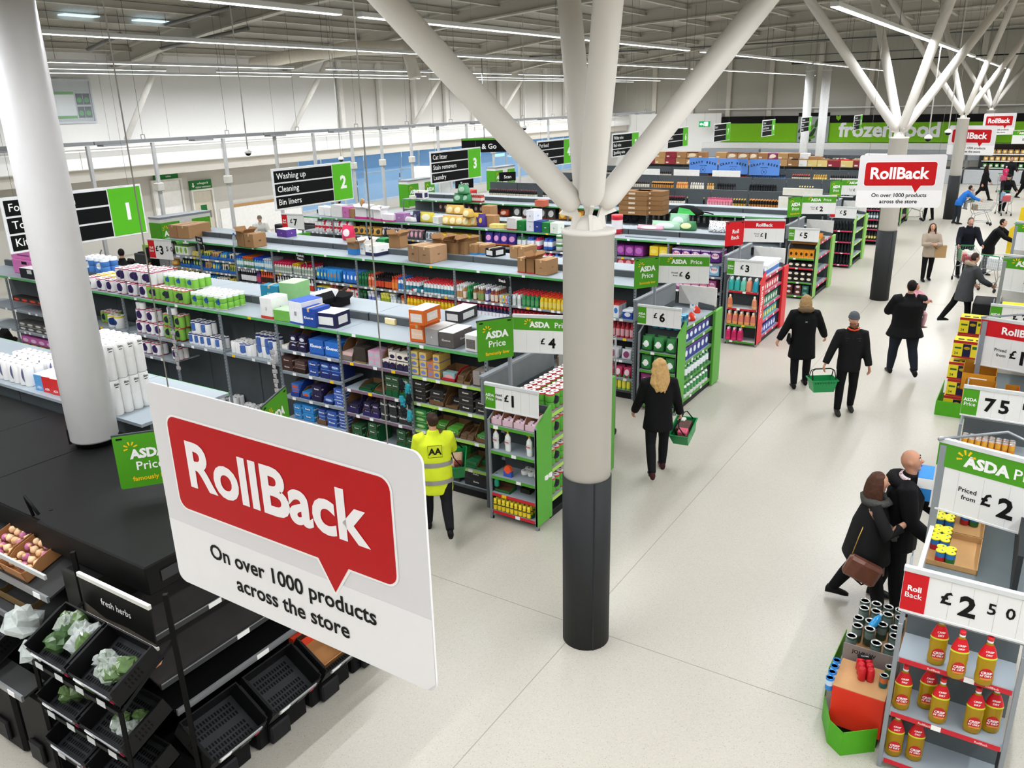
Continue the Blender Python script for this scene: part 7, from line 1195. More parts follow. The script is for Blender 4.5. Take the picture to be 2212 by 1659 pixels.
# ================================================================== people
PEOPLE = []
SKIN = M('c9977c', .5, nz=.06, scale=20)
def rotv(v, ax, deg): return Matrix.Rotation(math.radians(deg), 3, ax) @ Vector(v)
def hand(mb, Wp, d, nrm, s, curl, side):
    """palm, four unequal curled fingers and a thumb leaving the side of the palm"""
    d = d.normalized(); nrm = (nrm-d*nrm.dot(d)).normalized(); a = d.cross(nrm)*side
    R = lambda c, w, t: [c+a*(w*math.cos(q))+nrm*(t*math.sin(q)) for q in [2*PI*k/10 for k in range(10)]]
    mb.loft([R(Wp-d*.03*s, .026*s, .02*s), R(Wp+d*.01*s, .030*s, .019*s), R(Wp+d*.05*s, .040*s, .017*s), R(Wp+d*.088*s, .040*s, .013*s), R(Wp+d*.096*s, .034*s, .009*s)])
    for k, (L, off) in enumerate(((.068, -.030), (.078, -.010), (.073, .010), (.056, .029))):
        p = Wp+d*(.088-.004*abs(k-1))*s+a*off*s; pts = [p-d*.015*s]; ang = 0; dd = d
        for f in (.45, .32, .23):
            ang += curl; dd = (d*math.cos(math.radians(ang))+nrm*math.sin(math.radians(ang))); pts.append(pts[-1]+dd*(L*f+(.015 if f == .45 else 0))*s)
        mb.path(pts, [.0092*s, .009*s, .0082*s, .0062*s], 6)
    p = Wp+d*.03*s-a*.028*s; q = (d*.75-a*.65+nrm*.35).normalized(); mb.path([p, p+q*.035*s, p+q*.055*s+(d*.6+nrm*.6)*.015*s, p+q*.06*s+(d*.7+nrm*.7)*.04*s], [.012*s, .0105*s, .009*s, .0065*s], 6)
def person(label, x, y, rz, H=1.7, lean=0, build=1.0, head=(0, 0), arms=((5, 8, 12, 0), (5, 8, 12, 0)), legs=((5, 2, 3), (-8, 2, 6)), coat='161618', hem=.42, flare=1.1, trousers='15161a', shoes='18181a', hair=None, style='short', hood=None, hat=None, skin=SKIN, sleeve=1.0, curl=28, extra=None, voxel=.016, bump=.35, z=0.0, name='person', face=True):
    """arms/legs as (right, left): arm (swing forward, out, elbow bend, forearm turned in), leg (swing, out, knee).  Faces local -y."""
    P = thing(name, label, 'person', (x, y, z), math.radians(rz)); s = H/1.75; b = build
    hip = Vector((0, 0, .53*H)); up = rotv((0, 0, 1), 'X', lean); fwd = rotv((0, -1, 0), 'X', lean)
    S = lambda t: hip+up*(t*H)
    J = {}
    lowest = 9
    for i, (sw, out, kn) in enumerate(legs):
        sg = -1 if i == 0 else 1; h0 = hip+Vector((sg*.052*H*b, 0, 0))
        d1 = rotv(rotv((0, 0, -1), 'X', -sw), 'Y', -sg*out); d2 = rotv(rotv((0, 0, -1), 'X', -sw+kn), 'Y', -sg*out*.4)
        k = h0+d1*.245*H; a = k+d2*.245*H; J['leg%d' % i] = (h0, k, a); lowest = min(lowest, a.z-.045*H)
    drop = Vector((0, 0, -lowest)); hip += drop
    for i in (0, 1): J['leg%d' % i] = tuple(p+drop for p in J['leg%d' % i])
    sh0 = S(.285)
    for i, (sw, out, el, inn) in enumerate(arms):
        sg = -1 if i == 0 else 1; p0 = sh0+Vector((sg*.108*H*(.6+.4*b), 0, 0))
        d1 = rotv(rotv((0, 0, -1), 'X', -sw), 'Y', -sg*out); d2 = rotv(rotv(rotv((0, 0, -1), 'X', -sw-el), 'Y', -sg*out), 'Z', -sg*inn)
        e = p0+d1*.178*H; w = e+d2*.15*H; J['arm%d' % i] = (p0, e, w, d2)
    nk = S(.315); hd = rotv(rotv(up, 'X', head[0]), 'Z', 0); hc = nk+up*.03*H+hd*.075*H
    Rh = Matrix.Rotation(math.radians(head[1]), 3, 'Z') @ Matrix.Rotation(math.radians(lean*.35+head[0]), 3, 'X')
    HL = lambda v: hc+Rh @ (Vector(v)*H)
    # --- body
    m = MB()
    ring = lambda c, rx, ry, n=14: [c+Vector((rx*math.cos(q), 0, 0))+fwd*(ry*math.sin(q)) for q in [2*PI*k/n for k in range(n)]]
    m.loft([ring(S(-.03), .075*H*b, .06*H*b), ring(S(.03), .085*H*b, .064*H*b), ring(S(.1), .074*H*b, .056*H*b), ring(S(.2), .09*H*b, .064*H*b), ring(S(.27), .098*H*b, .055*H*b), ring(S(.305), .05*H, .035*H)])
    m.path([S(.28), nk+up*.02*H, hc-hd*.02*H], [.036*H, .030*H, .031*H], 12)
    m.ball((0, 0, 0), 1, 1, 1, n=16, m=12); n0 = len(m.v); cnt = (12-1)*16+2
    for k in range(n0-cnt, n0):
        v = Vector(m.v[k]); w = 1-.28*max(0, -v.z)*(1 if v.y > -.2 else .55); m.v[k] = tuple(HL((v.x*.043*w, v.y*.054*(1-.1*max(0, -v.z)), v.z*.066)))
    m.path([HL((0, -.050, .008)), HL((0, -.062, -.012)), HL((0, -.052, -.018))], [.005*H, .010*H, .006*H], 6); m.path([HL((0, -.035, -.05)), HL((0, -.044, -.052))], [.016*H, .010*H], 8)
    for sg in (-1, 1): m.path([HL((sg*.042, .004, .012)), HL((sg*.047, .006, .0)), HL((sg*.043, .004, -.014))], [.006*H, .009*H, .005*H], 6)
    for i in (0, 1):
        h0, k, a = J['leg%d' % i]; m.path([h0+Vector((0, 0, .02*H)), h0*.6+k*.4, k, k*.6+a*.4, a], [.058*H*b, .054*H*b, .042*H*(.5+.5*b), .041*H*(.5+.5*b), .033*H], 12)
        p0, e, w, d2 = J['arm%d' % i]; m.path([p0, p0*.5+e*.5, e, e*.6+w*.4, w], [.033*H*b, .030*H*b, .024*H*(.5+.5*b), .023*H*(.5+.5*b), .016*H], 10)
    body = m.obj('body', [skin, M(trousers, .8, nz=.15)], P)
    # hands go in after the body surface is grown
    hm = MB()
    for i in (0, 1):
        p0, e, w, d2 = J['arm%d' % i]; sg = -1 if i == 0 else 1; hand(hm, w, d2, Vector((-sg, -.3, 0)) if arms[i][2] < 60 else Vector((-sg*.3, 0, -1)), s, curl, sg)
    segs = {'arm': [J['arm0'][:3], J['arm1'][:3]], 'leg': [J['leg0'], J['leg1']]}
    PEOPLE.append((body, hm, segs, hip.z, voxel*.85, None))
    for i in (0, 1):
        h0, k, a = J['leg%d' % i]; toe = -18 if legs[i][2] > 25 else 0
        ft = []
        for t, w_, h_ in ((.075, .03, .03), (.055, .042, .055), (-.02, .044, .052), (-.10, .050, .036), (-.155, .046, .027), (-.19, .026, .017)):
            ft.append([Vector((q2*w_*s*1.0, t*s, max(0, z2)*h_*2*s)) for q2, z2 in [(math.cos(q), math.sin(q)*.5+.5) for q in [2*PI*kk/10 for kk in range(10)]]])
        mm = MB().loft(ft); mm.xf(Matrix.Translation((a.x, a.y, a.z-.045*H)) @ Matrix.Rotation(math.radians(toe), 4, 'X')); mm.obj('shoe', M(shoes, .45, nz=.1), P)
    if face:
        fm = MB()
        for sg in (-1, 1): fm.ball(HL((sg*.017, -.0475, .010)), .0065*H, .004*H, .0045*H, 0, n=8, m=5); fm.ball(HL((sg*.017, -.0505, .010)), .003*H, .002*H, .003*H, 1, n=6, m=4); fm.path([HL((sg*.008, -.051, .022)), HL((sg*.018, -.0505, .025)), HL((sg*.027, -.046, .021))], .0022*H, 4, 1)
        fm.path([HL((-.014, -.0475, -.034)), HL((0, -.0515, -.032)), HL((.014, -.0475, -.034))], [.002*H, .004*H, .002*H], 6, 2); fm.obj('face', [M('d9d4cc', .3), M('2a1e18', .5), M('8a4a44', .5)], P)
    # --- coat
    if coat:
        c = MB(); hz = hem; infl = 1.16
        rr = [(.305, .056, .046), (.285, .098*b, .056), (.24, .108*b, .072*b), (.15, .105*b, .075*b), (.07, .10*b, .075*b), (0, .104*b, .080*b)]
        lo = -(.53-hz); 
        for k in (1, 2, 3):
            t = lo*k/3; rr.append((t, .104*b*(1+(flare-1)*k/3), .080*b*(1+(flare-1)*k/3)))
        cen = lambda t: S(t) if t >= 0 else hip+Vector((0, 0, t*H))
        rings = []
        for t, rx, ry in rr:
            f = fwd if t >= 0 else Vector((0, -1, 0)); cc = cen(t); rings.append([cc+Vector((rx*H*infl*.94*math.copysign(abs(math.cos(q))**.85, math.cos(q)), 0, 0))+f*(ry*H*infl*math.sin(q)) for q in [2*PI*k/18 for k in range(18)]])
        c.loft(rings[::-1]); c.path([S(.275), nk+up*.035*H], [.058*H, .046*H], 14)
        for i in (0, 1):
            p0, e, w, d2 = J['arm%d' % i]; en = e+(w-e)*sleeve*.97; c.path([p0+(sh0-p0)*.35, p0, p0*.5+e*.5, e, e*.5+en*.5, en], [.047*H*b, .050*H*(.4+.6*b), .046*H*(.4+.6*b), .041*H*(.4+.6*b), .039*H*(.4+.6*b), .034*H], 12)
        co = c.obj('coat', M(coat, .72, nz=.16, scale=7, bump=bump), P); PEOPLE.append((co, None, None, 0, voxel, None))
    if hood:
        f = MB(); f.path([nk+up*.015*H+Vector((.062*H*math.cos(q), .0, 0))+fwd*(-.062*H*math.sin(q)+(-.02*H))+up*(.012*H*math.sin(q)) for q in [math.radians(-25+230*k/12) for k in range(13)]], [.018*H+.014*H*math.sin(PI*k/12) for k in range(13)], 9); rnd = random.Random(3)
        f.v = [(v[0]+rnd.uniform(-.008, .008), v[1]+rnd.uniform(-.008, .008), v[2]+rnd.uniform(-.01, .01)) for v in f.v]; f.obj('fur_hood', M(hood, .95, nz=.45, scale=60, bump=1), P)
        g = MB(); g.ball((0, 0, 0), .06*H, .045*H, .06*H, n=12, m=8); g.v = [tuple(nk-fwd*.035*H-up*.01*H+Vector(v)) for v in g.v]; g.obj('hood', M(coat, .75, nz=.16, bump=.3), P)
    # --- hair / hat
    if hair:
        h = MB(); rnd = random.Random(int(H*1000)); h.ball((0, 0, 0), 1, 1, 1, n=16, m=12)
        h.v = [tuple(HL((v[0]*.048, .010+v[1]*.053, .012+v[2]*.062))) for v in h.v]
        if style in ('long', 'curly', 'bob'):
            L = .02 if style == 'bob' else .11 if style == 'long' else .155
            for k in range(9 if style != 'curly' else 15):
                q = math.radians(-20+220*k/(8 if style != 'curly' else 14)); px_, py_ = .045*math.cos(q), .012+.05*math.sin(q)
                wv = .012 if style == 'curly' else .003
                h.path([HL((px_*.7, py_*.6, .05)), HL((px_, py_, .0)), HL((px_*1.1+rnd.uniform(-wv, wv), py_*1.1+rnd.uniform(-wv, wv), -.05)), HL((px_*1.15+rnd.uniform(-wv, wv)*2, py_*1.15+(.03 if style == 'curly' else 0), -.05-L*.5)), HL((px_*1.0, py_*1.1+.005+(.045 if style == 'curly' else 0), -.05-L*rnd.uniform(.8, 1.05)))], [.016*H, .018*H, .020*H, .018*H, .006*H], 7)
            if style == 'curly':
                for k in range(40): q = rnd.uniform(-.4, PI+.4); t = rnd.uniform(-.16, .05); c_ = HL((.05*math.cos(q)*(1.2 if t < -.03 else 1), .012+.05*math.sin(q), t)); h.ball(c_, .016*H, .016*H, .018*H, n=6, m=5)
        if style == 'bun': h.ball(HL((0, .062, .02)), .024*H, .024*H, .024*H, n=10, m=7)
        ho = h.obj('hair', M(hair, .55, nz=.35, scale=30, bump=.8), P); PEOPLE.append((ho, None, None, 0, .011, (HL, H, style)))
    if hat:
        h = MB(); rr = [(.052, .018), (.053, .03), (.050, .05), (.040, .068), (.02, .08), (.004, .083)]
        h.loft([[HL((r*.92*math.cos(q), .004+r*1.1*math.sin(q), t)) for q in [2*PI*k/18 for k in range(18)]] for t, r in [(b_, a_) for a_, b_ in rr]]); h.loft([[HL((r*.92*math.cos(q), .004+r*1.1*math.sin(q), t)) for q in [2*PI*k/18 for k in range(18)]] for t, r in ((.014, .053), (.015, .056), (.033, .056), (.034, .052))]); h.obj('knit_hat', M(hat, .9, nz=.2, scale=60, bump=.8), P)
    return P, J, HL, S, fwd, up
def grow_people():
    """one continuous surface per body and garment: fuse the tapered pieces, then give the parts their materials"""
    for o, *_ in PEOPLE:
        r = o.modifiers.new('fuse', 'REMESH'); r.mode = 'VOXEL'; r.voxel_size = _[3]
        sm = o.modifiers.new('smooth', 'SMOOTH'); sm.factor = .5; sm.iterations = 5
    dg = bpy.context.evaluated_depsgraph_get()
    done = []
    for o, hm, segs, hipz, vx, cut in PEOPLE: done.append(bpy.data.meshes.new_from_object(o.evaluated_get(dg)))
    for (o, hm, segs, hipz, vx, cut), me in zip(PEOPLE, done):
        mats = list(o.data.materials); o.modifiers.clear(); me.materials.clear()
        for m_ in mats: me.materials.append(m_)
        n = len(me.polygons); idx = np.zeros(n, dtype=np.int32)
        if segs:
            cc = np.empty(n*3); me.polygons.foreach_get('center', cc); cc = cc.reshape(-1, 3)
            def dist(chain):
                best = np.full(n, 9.0)
                for a, b in zip(chain, chain[1:]):
                    a = np.array(a); d = np.array(b)-a; t = np.clip(((cc-a) @ d)/(d @ d), 0, 1); best = np.minimum(best, np.linalg.norm(cc-(a+t[:, None]*d), axis=1))
                return best
            dl = np.minimum(*[dist(c) for c in segs['leg']]); da = np.minimum(*[dist(c) for c in segs['arm']])
            idx[(dl < da) & (cc[:, 2] < hipz+.12)] = 1
        me.polygons.foreach_set('material_index', idx); me.polygons.foreach_set('use_smooth', np.ones(n, dtype=bool))
        if cut:
            HL, H, style = cut; f0 = HL((0, -1, 0))-HL((0, 0, 0)); f0.normalize(); u0 = HL((0, 0, 1))-HL((0, 0, 0)); u0.normalize(); c0 = HL((0, 0, 0))
            bm = bmesh.new(); bm.from_mesh(me)
            kill = [v for v in bm.verts if (v.co-c0).dot(f0) > .018*H and (v.co-c0).dot(u0) < .036*H and abs((v.co-c0).cross(u0).dot(f0)) < .040*H]
            bmesh.ops.delete(bm, geom=kill, context='VERTS'); bm.to_mesh(me); bm.free()
        if hm is not None:
            bm = bmesh.new(); bm.from_mesh(me); hme = hm.mesh('hands', mats[0]); bm.from_mesh(hme); bm.to_mesh(me); bm.free(); bpy.data.meshes.remove(hme)
        o.data = me
def basket(label, pos, rz, tilt=0.0, roll=0.0, fill=None):
    """green hand basket with rim, slotted sides and two black handles; pos is the handle grip"""
    B = thing('shopping_basket', label, 'basket', pos, rz); B.rotation_euler = (tilt, roll, rz); g = M('0f8a48', .35, nz=.05)
    w, d, h, t = .43, .30, .22, .008; z0 = -.40; m = MB()
    def rect(sx, sy, z): return [Vector((a*sx/2, b_*sy/2, z0+z)) for a, b_ in ((-1, -1), (1, -1), (1, 1), (-1, 1))]
    R = [rect(w*.80, d*.78, 0), rect(w*.9, d*.9, h*.5), rect(w, d, h), rect(w+.03, d+.03, h), rect(w+.03, d+.03, h-.02), rect(w-.01, d-.01, h-.005), rect(w*.80-.012, d*.78-.012, .008)]
    m.loft(R, sm=False); m.obj('body', g, B)
    sl = MB()
    for i in range(13):
        x = -w*.38+w*.76*i/12
        for sy in (-1, 1): sl.add([(x-.006, sy*(d*.47+.001), z0+h*.72), (x+.006, sy*(d*.47+.001), z0+h*.72), (x+.006, sy*(d*.48+.002), z0+h*.86), (x-.006, sy*(d*.48+.002), z0+h*.86)], [(0, 1, 2, 3)])
    for i in range(8):
        y = -d*.36+d*.72*i/7
        for sx in (-1, 1): sl.add([(sx*(w*.47+.001), y-.006, z0+h*.72), (sx*(w*.47+.001), y+.006, z0+h*.72), (sx*(w*.48+.002), y+.006, z0+h*.86), (sx*(w*.48+.002), y-.006, z0+h*.86)], [(0, 1, 2, 3)])
    sl.obj('slots', M('064a26', .6), B)['kind'] = 'stuff'
    for sy in (-1, 1): MB().path([(-w*.46, sy*.10, z0+h), (-w*.44, sy*.03, z0+h+.14), (-.13, sy*.008, -.01), (.13, sy*.008, -.01), (w*.44, sy*.03, z0+h+.14), (w*.46, sy*.10, z0+h)], .009, 6).obj('handle', M('17181a', .4), B)
    if fill:
        for i, (c, x, y, sx, sy, sz) in enumerate(fill): MB().box(x-sx/2, y-sy/2, z0+.02, x+sx/2, y+sy/2, z0+.02+sz, c=.01).obj('goods', M(c, .5, nz=.2), B)
    return B
def trolley(label, x, y, rz, fill=()):
    """shopping trolley: wire basket, tubular chassis, green handle, four castors; pushed from local +y"""
    T = thing('shopping_trolley', label, 'trolley', (x, y, 0), math.radians(rz)); ch = M('a9adb0', .25, .7, nz=0)
    def basket_pt(u, v, t): # u across -1..1, v 0 back .. 1 front, t 0 bottom .. 1 top
        w = (.26-.06*v)*(.82+.18*t); yy = .38-.80*v*(.86+.14*t)-.02*t; return Vector((u*w, yy, (.62-.0*v)*(1-t)+(1.0-.08*v)*t))
    wb = MB()
    for t in (0, .2, .4, .6, .8, 1): wb.path([basket_pt(-1, 0, t), basket_pt(-1, 1, t), basket_pt(1, 1, t), basket_pt(1, 0, t)], .005 if t in (0, 1) else .0028, 4, closed=True)
    for k in range(11):
        v = k/10
        for u in (-1, 1): wb.tube(basket_pt(u, v, 0), basket_pt(u, v, 1), .0028, n=4)
        wb.tube(basket_pt(-1, v, 0), basket_pt(1, v, 0), .0028, n=4)
    for k in range(-3, 4):
        for v in (0, 1): wb.tube(basket_pt(k/4, v, 0), basket_pt(k/4, v, 1), .0028, n=4)
        wb.tube(basket_pt(k/4, 0, 0), basket_pt(k/4, 1, 0), .0028, n=4)
    wb.obj('wire_basket', ch, T)
    for sx in (-1, 1):
        MB().path([(sx*.25, .42, 1.0), (sx*.24, .40, .60), (sx*.22, .30, .42), (sx*.23, .36, .14)], .013, 6).path([(sx*.23, .36, .16), (sx*.20, -.36, .14)], .011, 6).path([(sx*.22, .30, .42), (sx*.17, -.30, .60)], .011, 6).path([(sx*.20, -.34, .15), (sx*.19, -.1, .60)], .010, 6).obj('chassis_side', ch, T)
        for yy in (.36, -.34):
            wx = sx*(.23 if yy > 0 else .20); wh = MB().lathe([(.058, -.014), (.062, 0), (.058, .014)], 14).xf(Matrix.Translation((wx, yy+.02, .062)) @ Matrix.Rotation(PI/2, 4, 'Y')).obj('castor', M('232427', .5), T); MB().path([(wx, yy, .15), (wx+.02, yy+.02, .062)], .008, 5).obj('fork', ch, wh)
    MB().tube((-.26, .46, 1.02), (.26, .46, 1.02), .016, n=8).obj('handle', M('1f8a4c', .4), T)
    for sx in (-1, 1): MB().path([(sx*.25, .42, 1.0), (sx*.255, .46, 1.02)], .014, 6).obj('handle_end', M('1f8a4c', .4), T)
    for i, (c, u, v, w, d, h) in enumerate(fill): p = basket_pt(u, v, 0); MB().box(p.x-w/2, p.y-d/2, .63, p.x+w/2, p.y+d/2, .63+h, c=.012).obj('goods', M(c, .5, nz=.25), T)
    return T
def at_feet(px, py): return atz(px, py, 0)
# ---- 1 hi-vis jacket
YV = 'd6e62a'
P, J, HL, S, fw, up = person('person in yellow high-visibility jacket marked AA, seen from behind with a green basket', -6.02, 7.5, 222, 1.60, 7, 1.2, (6, 25), ((35, 14, 35, 0), (8, 10, 20, 0)), ((-20, 2, 30), (10, 2, 2)), YV, .37, 1.02, '1b1b1e', '151516', '3a2a22', 'bun', bump=.5)
JB = lambda xx, t: S(t)-fw*(.155)+Vector((xx, 0, 0))
def band(P, S, fw, H, b, t, m, w=.022):
    MB().loft([[S(tt)+Vector((.113*b*H*1.05*math.cos(q), 0, 0))+fw*(.0815*b*H*1.14*math.sin(q)) for q in [2*PI*k/28 for k in range(28)]] for tt in (t-w, t+w)], caps=False).obj('reflective_band', m, P)
RB = M('9c9a98', .35, .3); band(P, S, fw, 1.60, 1.2, .085, RB, .018); band(P, S, fw, 1.60, 1.2, -.06, RB, .018)
pa = MB().box(-.085, -.004, -.075, .085, .004, .075); pa.xf(Matrix.Translation(S(.20)-fw*.166) @ Matrix.Rotation(math.radians(4), 4, 'X')); pn = pa.obj('back_panel', M('cfdc28', .6), P)
tm = MB().text('AA', .115, (0, .006, -.04), (-1, 0, 0), (0, 0, 1), bold=.04); e = .004
for x0, z0, x1, z1 in ((-.09, -.08, .09, -.076), (-.09, .076, .09, .08), (-.09, -.08, -.086, .08), (.086, -.08, .09, .08)): tm.box(x0, .005, z0, x1, .007, z1)
tm.xf(Matrix.Translation(S(.20)-fw*.166) @ Matrix.Rotation(math.radians(4), 4, 'X')); tm.obj('lettering', INK, pn)
c, s_ = math.cos(math.radians(222)), math.sin(math.radians(222)); toW = lambda P, v: Matrix.Translation(P.location) @ P.rotation_euler.to_matrix().to_4x4() @ Vector(v)
w = toW(P, J['arm0'][2]+J['arm0'][3]*.07); basket('green basket on the arm of the person in yellow', (w.x, w.y, w.z-.02), math.radians(222+80), .1, .25, [('c9a88a', 0, 0, .3, .2, .18), ('8a3a3a', .1, .05, .1, .1, .2)])
# ---- 2 blonde
P, J, HL, S, fw, up = person('woman with long curly blonde hair in a black coat, walking away with a basket', -4.25, 10.55, 212, 1.76, 3, 1.02, (0, 0), ((6, 16, 14, 0), (12, 14, 18, 0)), ((12, 2, 2), (-14, 3, 22)), '121214', .41, 1.12, '17171a', '3c1c20', 'c09a62', 'curly')
for i in (0, 1): h0, k, a = J['leg%d' % i]; MB().path([a-Vector((0, 0, .05)), a*.4+k*.6], [.050, .058], 12).obj('boot', M('3c1c20', .35, nz=.15), P)
w = toW(P, J['arm0'][2]+J['arm0'][3]*.085); basket('green basket with dark goods held by the blonde woman', (w.x, w.y, w.z), math.radians(212+60), .05, .38, [('5a4038', -.05, 0, .22, .2, .2), ('d8607a', .1, .04, .12, .14, .22), ('e6e4e0', -.15, -.05, .08, .1, .22)])
# ---- 3 parka
P, J, HL, S, fw, up = person('woman in a long black parka with brown fur hood, seen from behind', -3.4, 15.5, 205, 1.76, 2, 1.12, (0, -15), ((10, 26, 18, 0), (-2, 24, 10, 0)), ((8, 3, 2), (-6, 3, 12)), '101012', .33, 1.14, '141418', '161616', '9a7a50', 'bob', hood='6f5c42')
MB().box(-.02, -.006, -.01, .02, .002, .012, c=.003).xf(Matrix.Translation(S(.21)-fw*.165)).obj('buckle', SILV, P)
t = MB().path([S(.1)+Vector((.26, 0, -.06)), S(.05)+Vector((.27, .04, -.1)), S(-.02)+Vector((.25, .05, -.05))], [.05, .09, .04], 8, flat=.5).obj('shoulder_bag', BLACK, P)
# ---- 4 beanie
P, J, HL, S, fw, up = person('bearded man in grey beanie and black quilted jacket carrying an empty green basket', -2.37, 14.45, 22, 1.77, 0, .98, (4, 5), ((6, 22, 8, 0), (4, 12, 14, 0)), ((6, 3, 4), (-6, 4, 8)), '161617', .44, 1.0, '131315', '2a2a26', None, hat='54595e', skin=M('c08a72', .5, nz=.08))
MB().path([HL((-.038, -.02, -.03)), HL((-.03, -.045, -.05)), HL((0, -.052, -.062)), HL((.03, -.045, -.05)), HL((.038, -.02, -.03))], [.012, .022, .026, .022, .012], 8).obj('beard', M('6a4632', .8, nz=.3, scale=60), P)
MB().path([HL((-.055, -.02, -.075)), HL((-.035, -.05, -.085)), HL((0, -.058, -.09)), HL((.035, -.05, -.085)), HL((.055, -.02, -.075))], .014, 7).obj('orange_lining', M('d8502a', .7), P)
MB().box(-.004, -.004, -.34, .004, .004, .0).xf(Matrix.Translation(S(.27)+fw*.135)).obj('zip', M('2c2c2e', .3), P)
for k in range(2): MB().tube(S(.25-.022*k)+fw*.128+Vector((-.12, 0, 0)), S(.25-.022*k)+fw*.128+Vector((.12, 0, 0)), .007, n=6).obj('quilt_seam', M('2a2a2b', .4), P)
MB().box(.05, -.003, 0, .12, .003, .01).xf(Matrix.Translation(hip_ := S(-.06)+fw*.125)).obj('pocket_stripe', PWHITE, P)
w = toW(P, J['arm0'][2]+J['arm0'][3]*.085); basket('empty green basket held by the man in the grey beanie', (w.x, w.y, w.z), math.radians(22+10), 0, -.02)
# ---- 5 carrying a child
P, J, HL, S, fw, up = person('large person in wide black coat and jeans, back turned, carrying a small child', -1.86, 17.2, 204, 1.86, -2, 1.32, (0, 0), ((35, 16, 95, 40), (30, 18, 100, 50)), ((-8, 4, 26), (6, 4, 2)), '0f0f11', .42, 1.28, '20242e', '161616', '1a1614', 'short')
w = toW(P, Vector((-.16, -.16, 1.34)))
Pc, Jc, HLc, *_ = person('small dark haired child in pink on the shoulder of the large person', w.x, w.y, 60, .98, 0, 1.15, (0, 0), ((50, 10, 40, 20), (50, 10, 40, 20)), ((60, 10, 70), (60, 10, 70)), 'd89aa8', .42, 1.0, 'd8a8b0', 'b09a90', '16120f', 'bun', voxel=.012, z=w.z-.42)
# ---- 6 beige
P, J, HL, S, fw, up = person('woman in long beige jumper and black trousers with a tan paper bag on her arm', -2.54, 26.8, 22, 1.66, 0, 1.0, (0, -12), ((25, 10, 75, 45), (20, 14, 80, 40)), ((4, 2, 2), (-6, 2, 8)), 'a39484', .43, 1.02, '121214', '141414', '4a2c20', 'long')
b = MB().box(-.05, -.02, -.42, .26, .09, -.06, c=.006).xf(Matrix.Translation(S(.15)+Vector((.16, -.12, 0)))); b.obj('paper_bag', M('a98a60', .8, nz=.1), P); MB().path([S(.27)+fw*.1+Vector((-.1, 0, 0)), S(.12)+fw*.13, S(.05)+fw*.15+Vector((.16, 0, 0))], .006, 5).obj('strap', M('2a1a16', .6), P)
# ---- 7 man with trolley
P, J, HL, S, fw, up = person('man in navy fleece pushing a loaded trolley towards us', -1.7, 27.9, 18, 1.78, 12, 1.12, (4, 0), ((30, 16, 25, 0), (30, 16, 25, 0)), ((10, 3, 4), (-14, 3, 14)), '14161f', .46, 1.02, '121214', '151515', '4a4038', 'short', skin=M('c09080', .5))
trolley('shopping trolley with green lined bags pushed by the man in navy', -1.55, 27.0, 18, [('1f8a4c', -.5, .2, .12, .3, .3), ('1f8a4c', .5, .2, .12, .3, .3), ('e6dcc8', 0, .3, .3, .3, .3), ('c8303a', -.2, .6, .2, .2, .22), ('c9d0d4', .3, .65, .2, .2, .24), ('8a2a34', 0, .9, .3, .14, .18)])
# ---- 8 bending over trolley
P, J, HL, S, fw, up = person('dark haired woman in long black hooded coat bending over a trolley', -1.12, 28.6, 75, 1.72, 26, 1.02, (-14, 0), ((55, 8, 15, 0), (55, 8, 15, 0)), ((2, 2, 2), (-10, 2, 8)), '101012', .34, 1.05, '4a4c50', '222222', '17120f', 'short')
trolley('trolley with white bags and a green seat beside the bending woman', -.72, 26.3, 150, [('d8dcde', 0, .3, .3, .3, .3), ('c8d4da', 0, .7, .3, .2, .26), ('a83038', .2, .85, .1, .14, .2)])
# ---- 9 grey coat
P, J, HL, S, fw, up = person('shopper in long grey wool coat with fur trimmed hood, turned to the right hand bay', -1.2, 21.75, 122, 1.72, 10, 1.05, (4, 0), ((30, 10, 30, 0), (20, 12, 25, 0)), ((10, 2, 4), (-24, 2, 10)), '3c3e40', .36, 1.18, '101012', '141414', '3c2c24', 'short', hood='9a8a76')
# ---- 10 blue jacket and child in the trolley seat
P, J, HL, S, fw, up = person('person in bright blue jacket leaning on a trolley beside the third column', -2.9, 39.6, 108, 1.66, 34, 1.0, (-12, 0), ((50, 10, 20, 0), (50, 10, 20, 0)), ((4, 3, 4), (-4, 3, 4)), '1f6ac0', .46, 1.0, '2a3038', '2a2a2a', '2a2420', 'short')
trolley('empty trolley leaned on by the person in blue', -2.0, 39.6, 108, [('8a7a60', 0, .1, .2, .2, .22)])
person('child in grey bobble hat and mustard sleeves in the trolley seat', -2.45, 39.7, 300, 1.0, 0, 1.1, (0, 0), ((30, 10, 50, 20), (30, 10, 50, 20)), ((70, 8, 70), (70, 8, 70)), '9a9a98', .45, 1.0, '8a8a88', '6a6a6a', None, hat='b0b2b4', voxel=.016, z=.62)
for (lb, px, py, rz, H, ln, co, fill) in (('person in black padded coat bent over a full trolley at the back of the aisle', 2162, 462, 20, 1.74, 18, '101012', [('7ab0d0', -.4, .3, .14, .2, .36), ('c8404a', 0, .6, .3, .2, .24), ('e0e0de', .3, .4, .2, .2, .3)]),):
    p = at_feet(px, py); person(lb, p.x, p.y+.4, rz, H, ln, 1.12, (6, 0), ((40, 14, 20, 0), (40, 14, 20, 0)), ((10, 3, 4), (-16, 3, 10)), co, .46, 1.05, '131315', '1a1a1a', None, hat='1c1a1a'); trolley('full trolley pushed by the person in the black padded coat', p.x+.12, p.y-.45, rz, fill)
p = at_feet(2120, 432); person('woman in long dark coat striding past the cake shelves', p.x, p.y, 95, 1.76, 4, 1.05, (0, 0), ((-15, 8, 10, 0), (20, 8, 15, 0)), ((24, 2, 4), (-20, 2, 18)), '0f0f11', .30, 1.1, '101012', '1a1a1c', '241a16', 'long')
